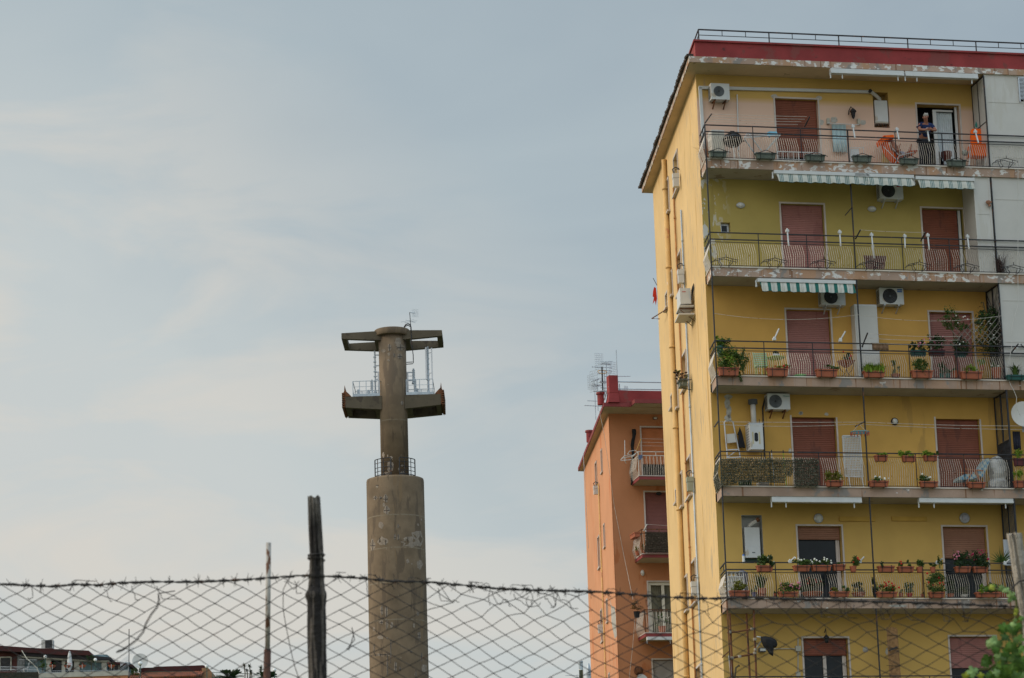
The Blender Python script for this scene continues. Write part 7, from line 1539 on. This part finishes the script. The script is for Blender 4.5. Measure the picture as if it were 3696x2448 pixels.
p=P11(1190,650,-.15); t=thing('satellite_dish','dish hooded in black cloth tied to the rusty pipe frame','satellite dish',FY,p)
m=MB(); P=[Lx(11,x,y,-.15) for x,y in ((1080,540),(1150,533),(1235,555),(1285,590),(1298,640),(1285,680),(1250,692),(1245,740),(1240,800),(1190,770),(1160,720),(1110,665),(1085,610),(1075,570))]
cx=sum(a for a,_ in P)/len(P); cz=sum(b for _,b in P)/len(P); n=len(P)
V=[(x,-.15,z) for x,z in P]+[(cx+(x-cx)*.6,-.27,cz+(z-cz)*.6) for x,z in P]+[(cx+(x-cx)*.6,-.0,cz+(z-cz)*.6) for x,z in P]+[(cx,-.29,cz),(cx,.03,cz)]
m.add(V,[(i,(i+1)%n,n+(i+1)%n,n+i) for i in range(n)]+[(i,2*n+i,2*n+(i+1)%n,(i+1)%n) for i in range(n)]+[(n+i,n+(i+1)%n,3*n) for i in range(n)]+[(2*n+(i+1)%n,2*n+i,3*n+1) for i in range(n)]); m.build('hood',m_black,t)
m=MB(); m.tube([P11(1030,680,.1),P11(1095,580,-.1)],.018,5); m.tube([P11(1030,540,.1),P11(1080,548,-.1)],.02,5); m.build('arm',m_galv,t)
p=P11(1095,708,.9); t=thing('wall_lamp','ribbed grey floodlight on the conduit left of the junction box','wall lamp',FY,p,None); a,tz=Lx(11,1055,688,.95); b,bz=Lx(11,1140,740,.95); m=MB(); m.box(a,b,.88,1.04,bz,tz); m.build('body',m_fang,t); m=MB(); m.box(a+.01,b-.01,.875,.879,bz+.02,tz-.03); m.build('glass',m_lg,t)
t=thing('conduit','pale conduit with two junction boxes left of the lowest left door','conduit',FY,P11(1568,700,WY-.03)); m=MB(); m.tube([P11(1568,560,WY-.03),P11(1568,1080,WY-.03)],.018,6); m.tube([P11(1568,700,WY-.03),P11(1240,700,WY-.03)],.015,6); m.build('tube',m_cream,t)
for y,r in ((698,.075),(1030,.06)): m=MB(); p=P11(1568,y,WY-.04); m.box(p.x-r,p.x+r,WY-.08,WY-.003,p.z-r,p.z+r); m.build('junction_box',m_cream,t)
t=thing('reed_blind','tall ribbed reddish reed blind standing in mid balcony of the lowest storey','reed blind',FY,FY.P(12,650,1200,.3)); m=MB(); a=FY.P(12,560,605,.3); b=FY.P(12,700,600,.3); zb=SL[5]
for k in range(26): x=a.x+(b.x-a.x)*k/25; m.tube([(x,.3+.008*(k%2),a.z+U(-.05,.03)),(x+.02,.3+.008*(k%2),zb)],.011,5)
m.build('reeds',mat('reed_red',(.30,.17,.075),.9,.35,12),t); m=MB(); 
for y in (700,870,1100): m.bar(FY.P(12,562,y,.28),FY.P(12,735,y+8,.28),.012)
m.build('binding',m_stem,t)
m=MB(); m.bar(FY.P(12,590,905,.2),FY.P(12,700,860,.2),.04); m.build('rod',m_iron,thing('bracket_arm','dark arm crossing the ribbed reed blind','bracket',FY,FY.P(12,590,905,.2)))
# ---------------------------------------------------------------- people
m_skin=mat('skin',(.31,.135,.09),.55,.08,8); m_navy=mat('navy_shirt',(.02,.035,.11),.9,.2,8); m_trous=mat('dark_trousers',(.013,.014,.022),.9,.2,8); m_hair=mat('grey_hair',(.32,.30,.27),.9,.2,20)
def skin(name,verts,edges,radii,ma,par,sub=2,flat=None):
    org=Vector((0,0,0)); q_=par
    while q_ is not None:
        if q_.name in ORG: org=ORG[q_.name]; break
        q_=q_.parent
    me=bpy.data.meshes.new(name); me.from_pydata([Vector(v)-org for v in verts],edges,[]); o=bpy.data.objects.new(name,me); COL.objects.link(o)
    md=o.modifiers.new('s','SKIN'); md.use_smooth_shade=True
    for i,r in enumerate(radii): 
        sv=me.skin_vertices[0].data[i]; sv.radius=r if isinstance(r,tuple) else (r,r); sv.use_root=(i==0)
    o.modifiers.new('u','SUBSURF').levels=sub; o.modifiers['u'].render_levels=sub
    dg=bpy.context.evaluated_depsgraph_get(); dg.update(); ev=o.evaluated_get(dg); m2=bpy.data.meshes.new_from_object(ev); bpy.data.objects.remove(o)
    m2.name=name; m2.materials.clear(); m2.materials.append(ma)
    for p in m2.polygons: p.use_smooth=True; p.material_index=0
    o=bpy.data.objects.new(name,m2); COL.objects.link(o); o.parent=par; return o
X=P2(948,1250,.2).x; B=SL[0]
t=thing('person','grey haired man in a navy t-shirt leaning with folded arms on the top railing','person',FY,(X,.35,B))
def fingers(V,E,R,w,h,dirx,n0):
    # five short chains from the palm
    for k in range(4):
        a=h+Vector((dirx*.030,-.012+k*.009,.022-k*.017)); b=a+Vector((dirx*(.030-.002*abs(k-1)),-.006,-.006)); c=b+Vector((dirx*.020,.004,-.012))
        i=len(V); V+= [a,b,c]; E+= [(n0,i),(i,i+1),(i+1,i+2)]; R+= [.010,.009,.007]
    a=h+Vector((-dirx*.005,-.02,.035)); i=len(V); V+= [a,a+Vector((dirx*.022,-.01,.018))]; E+= [(n0,i),(i,i+1)]; R+= [.011,.008]
V=[Vector(v) for v in ((X,.36,B+.92),(X,.28,B+1.08),(X-.01,.17,B+1.24),(X-.02,.08,B+1.34),(X-.03,.03,B+1.40),(X-.055,-.01,B+1.455),(X-.06,-.02,B+1.52),
 (X-.19,.13,B+1.28),(X-.27,.02,B+1.10),(X-.13,-.06,B+1.07),(X-.03,-.07,B+1.09),
 (X+.18,.15,B+1.27),(X+.27,.04,B+1.10),(X+.14,-.05,B+1.07),(X+.05,-.08,B+1.10),
 (X-.10,.37,B+.86),(X-.11,.33,B+.48),(X-.12,.42,B+.09),(X-.12,.33,B+.035),(X+.10,.37,B+.86),(X+.12,.36,B+.48),(X+.12,.44,B+.09),(X+.13,.35,B+.035))]
E=[(0,1),(1,2),(2,3),(3,4),(4,5),(5,6),(2,7),(7,8),(8,9),(9,10),(2,11),(11,12),(12,13),(13,14),(0,15),(15,16),(16,17),(17,18),(0,19),(19,20),(20,21),(21,22)]
R=[(.15,.12),(.14,.115),(.16,.12),(.075,.07),(.055,.06),(.072,.082),(.062,.075),.062,.046,.037,.030,.062,.046,.037,.030,.09,.062,.04,.035,.09,.062,.04,.035]
fingers(V,E,R,0,V[10],1,10); fingers(V,E,R,0,V[14],-1,14)
bd=skin('body',V,E,R,m_skin,t)
m=MB(); hc=Vector((X-.06,-.02,B+1.49)); fd=Vector((-.62,-.70,-.35)).normalized(); sd_=fd.cross(Vector((0,0,1))).normalized()
def hp_(f,s,u): return hc+fd*f+sd_*s+Vector((0,0,u))
m.ball(hp_(.092,0,-.018),.018,6,4,(1,1,1.3)); m.ball(hp_(.085,0,-.062),.020,6,4,(1.2,1.2,.5)); m.ball(hp_(-.01,.082,-.01),.022,6,4,(.6,1,1.4)); m.ball(hp_(-.01,-.082,-.01),.022,6,4,(.6,1,1.4)); m.build('face',m_skin,t,smooth=True)
m=MB(); m.ball(hp_(.082,.03,.012),.010,6,4); m.ball(hp_(.082,-.03,.012),.010,6,4); m.build('eyes',m_black,t)
m=MB(); m.ball(hc+Vector((.0,.0,.04))-fd*.045,.078,14,9,(1,1,.85)); 
for _ in range(40): p=hc-fd*.06+Vector((U(-.06,.06),U(-.05,.05),U(0,.09))); m.ball(p,U(.012,.024),5,4)
m.build('hair',m_hair,t,smooth=True)
V2=[Vector(v) for v in ((X,.35,B+.93),(X,.28,B+1.08),(X-.01,.17,B+1.24),(X-.018,.10,B+1.32),(X-.19,.13,B+1.28),(X-.25,.05,B+1.17),(X+.18,.15,B+1.27),(X+.25,.07,B+1.17))]
skin('t_shirt',V2,[(0,1),(1,2),(2,3),(2,4),(4,5),(2,6),(6,7)],[(.175,.14),(.16,.135),(.18,.14),(.085,.08),.082,.068,.082,.068],m_navy,t)
V3=[Vector(v) for v in ((X,.36,B+.92),(X-.10,.37,B+.82),(X-.11,.33,B+.48),(X-.12,.41,B+.10),(X+.10,.37,B+.82),(X+.12,.36,B+.48),(X+.12,.43,B+.10))]
skin('trousers',V3,[(0,1),(1,2),(2,3),(0,4),(4,5),(5,6)],[(.17,.14),.108,.08,.065,.108,.08,.065],m_trous,t)
m=MB()
for s,y in ((-.12,.35),(.13,.37)): m.box(X+s-.045,X+s+.045,y-.12,y+.14,B,B+.07)
m.build('shoes',m_black,t)
# reclining person
def Q(x,y,d=.5): return FY.P(2,x,y,d)
t=thing('person','person with bare legs lying back in the orange lounger on the top balcony','person',FY,Q(690,1280))
V=[Q(700,1245),Q(672,1205),Q(648,1150),Q(635,1112),Q(628,1082), Q(712,1180,.42),Q(752,1220,.40),Q(800,1158,.40), Q(715,1185,.6),Q(770,1215,.62),Q(812,1170,.62),Q(805,1195,.62), Q(655,1150,.33),Q(690,1175,.28),Q(712,1140,.30), Q(655,1150,.68),Q(700,1180,.70),Q(715,1160,.66)]
V=[Q(690,1252),Q(672,1210),Q(650,1155),Q(636,1115),Q(628,1085),Q(735,1215,.42),Q(772,1232,.42),Q(805,1150,.42),Q(735,1225,.6),Q(775,1240,.62),Q(812,1185,.62),Q(655,1160,.32),Q(685,1190,.27),Q(705,1135,.33),Q(655,1160,.68),Q(690,1195,.72),Q(712,1170,.66)]
E=[(0,1),(1,2),(2,3),(3,4),(0,5),(5,6),(6,7),(0,8),(8,9),(9,10),(2,11),(11,12),(12,13),(2,14),(14,15),(15,16)]
R=[(.13,.13),(.12,.13),(.13,.14),.055,(.075,.08),.08,.055,.035,.08,.055,.035,.055,.04,.03,.055,.04,.03]
i=len(V)
for k in range(4): V.append(V[13]+Vector((.035,-.02+.013*k,.03-.008*k))); E.append((13,i+k)); R.append(.011)
V.append(V[13]+Vector((.0,-.03,.03))); E.append((13,i+4)); R.append(.011)
V.append(V[7]+Vector((.01,0,.09))); E.append((7,i+5)); R.append(.025)
skin('body',V,E,R,mat('skin_tan',(.36,.17,.11),.6,.1,8),t)
m=MB(); p=Q(622,1075); m.ball(p,.095,12,8,(.9,.95,.9)); m.build('hair',mat('hair_dark',(.12,.05,.035),.9,.2,12),t,smooth=True)
V=[Q(690,1252),Q(735,1218,.44),Q(735,1226,.58),Q(757,1224,.44),Q(757,1232,.6)]; skin('shorts',V,[(0,1),(0,2),(1,3),(2,4)],[(.145,.14),.1,.1,.08,.08],mat('shorts_grey',(.25,.27,.33),.9,.2,8,[((.5,.06,.04),.62,(9,9,9))]),t)
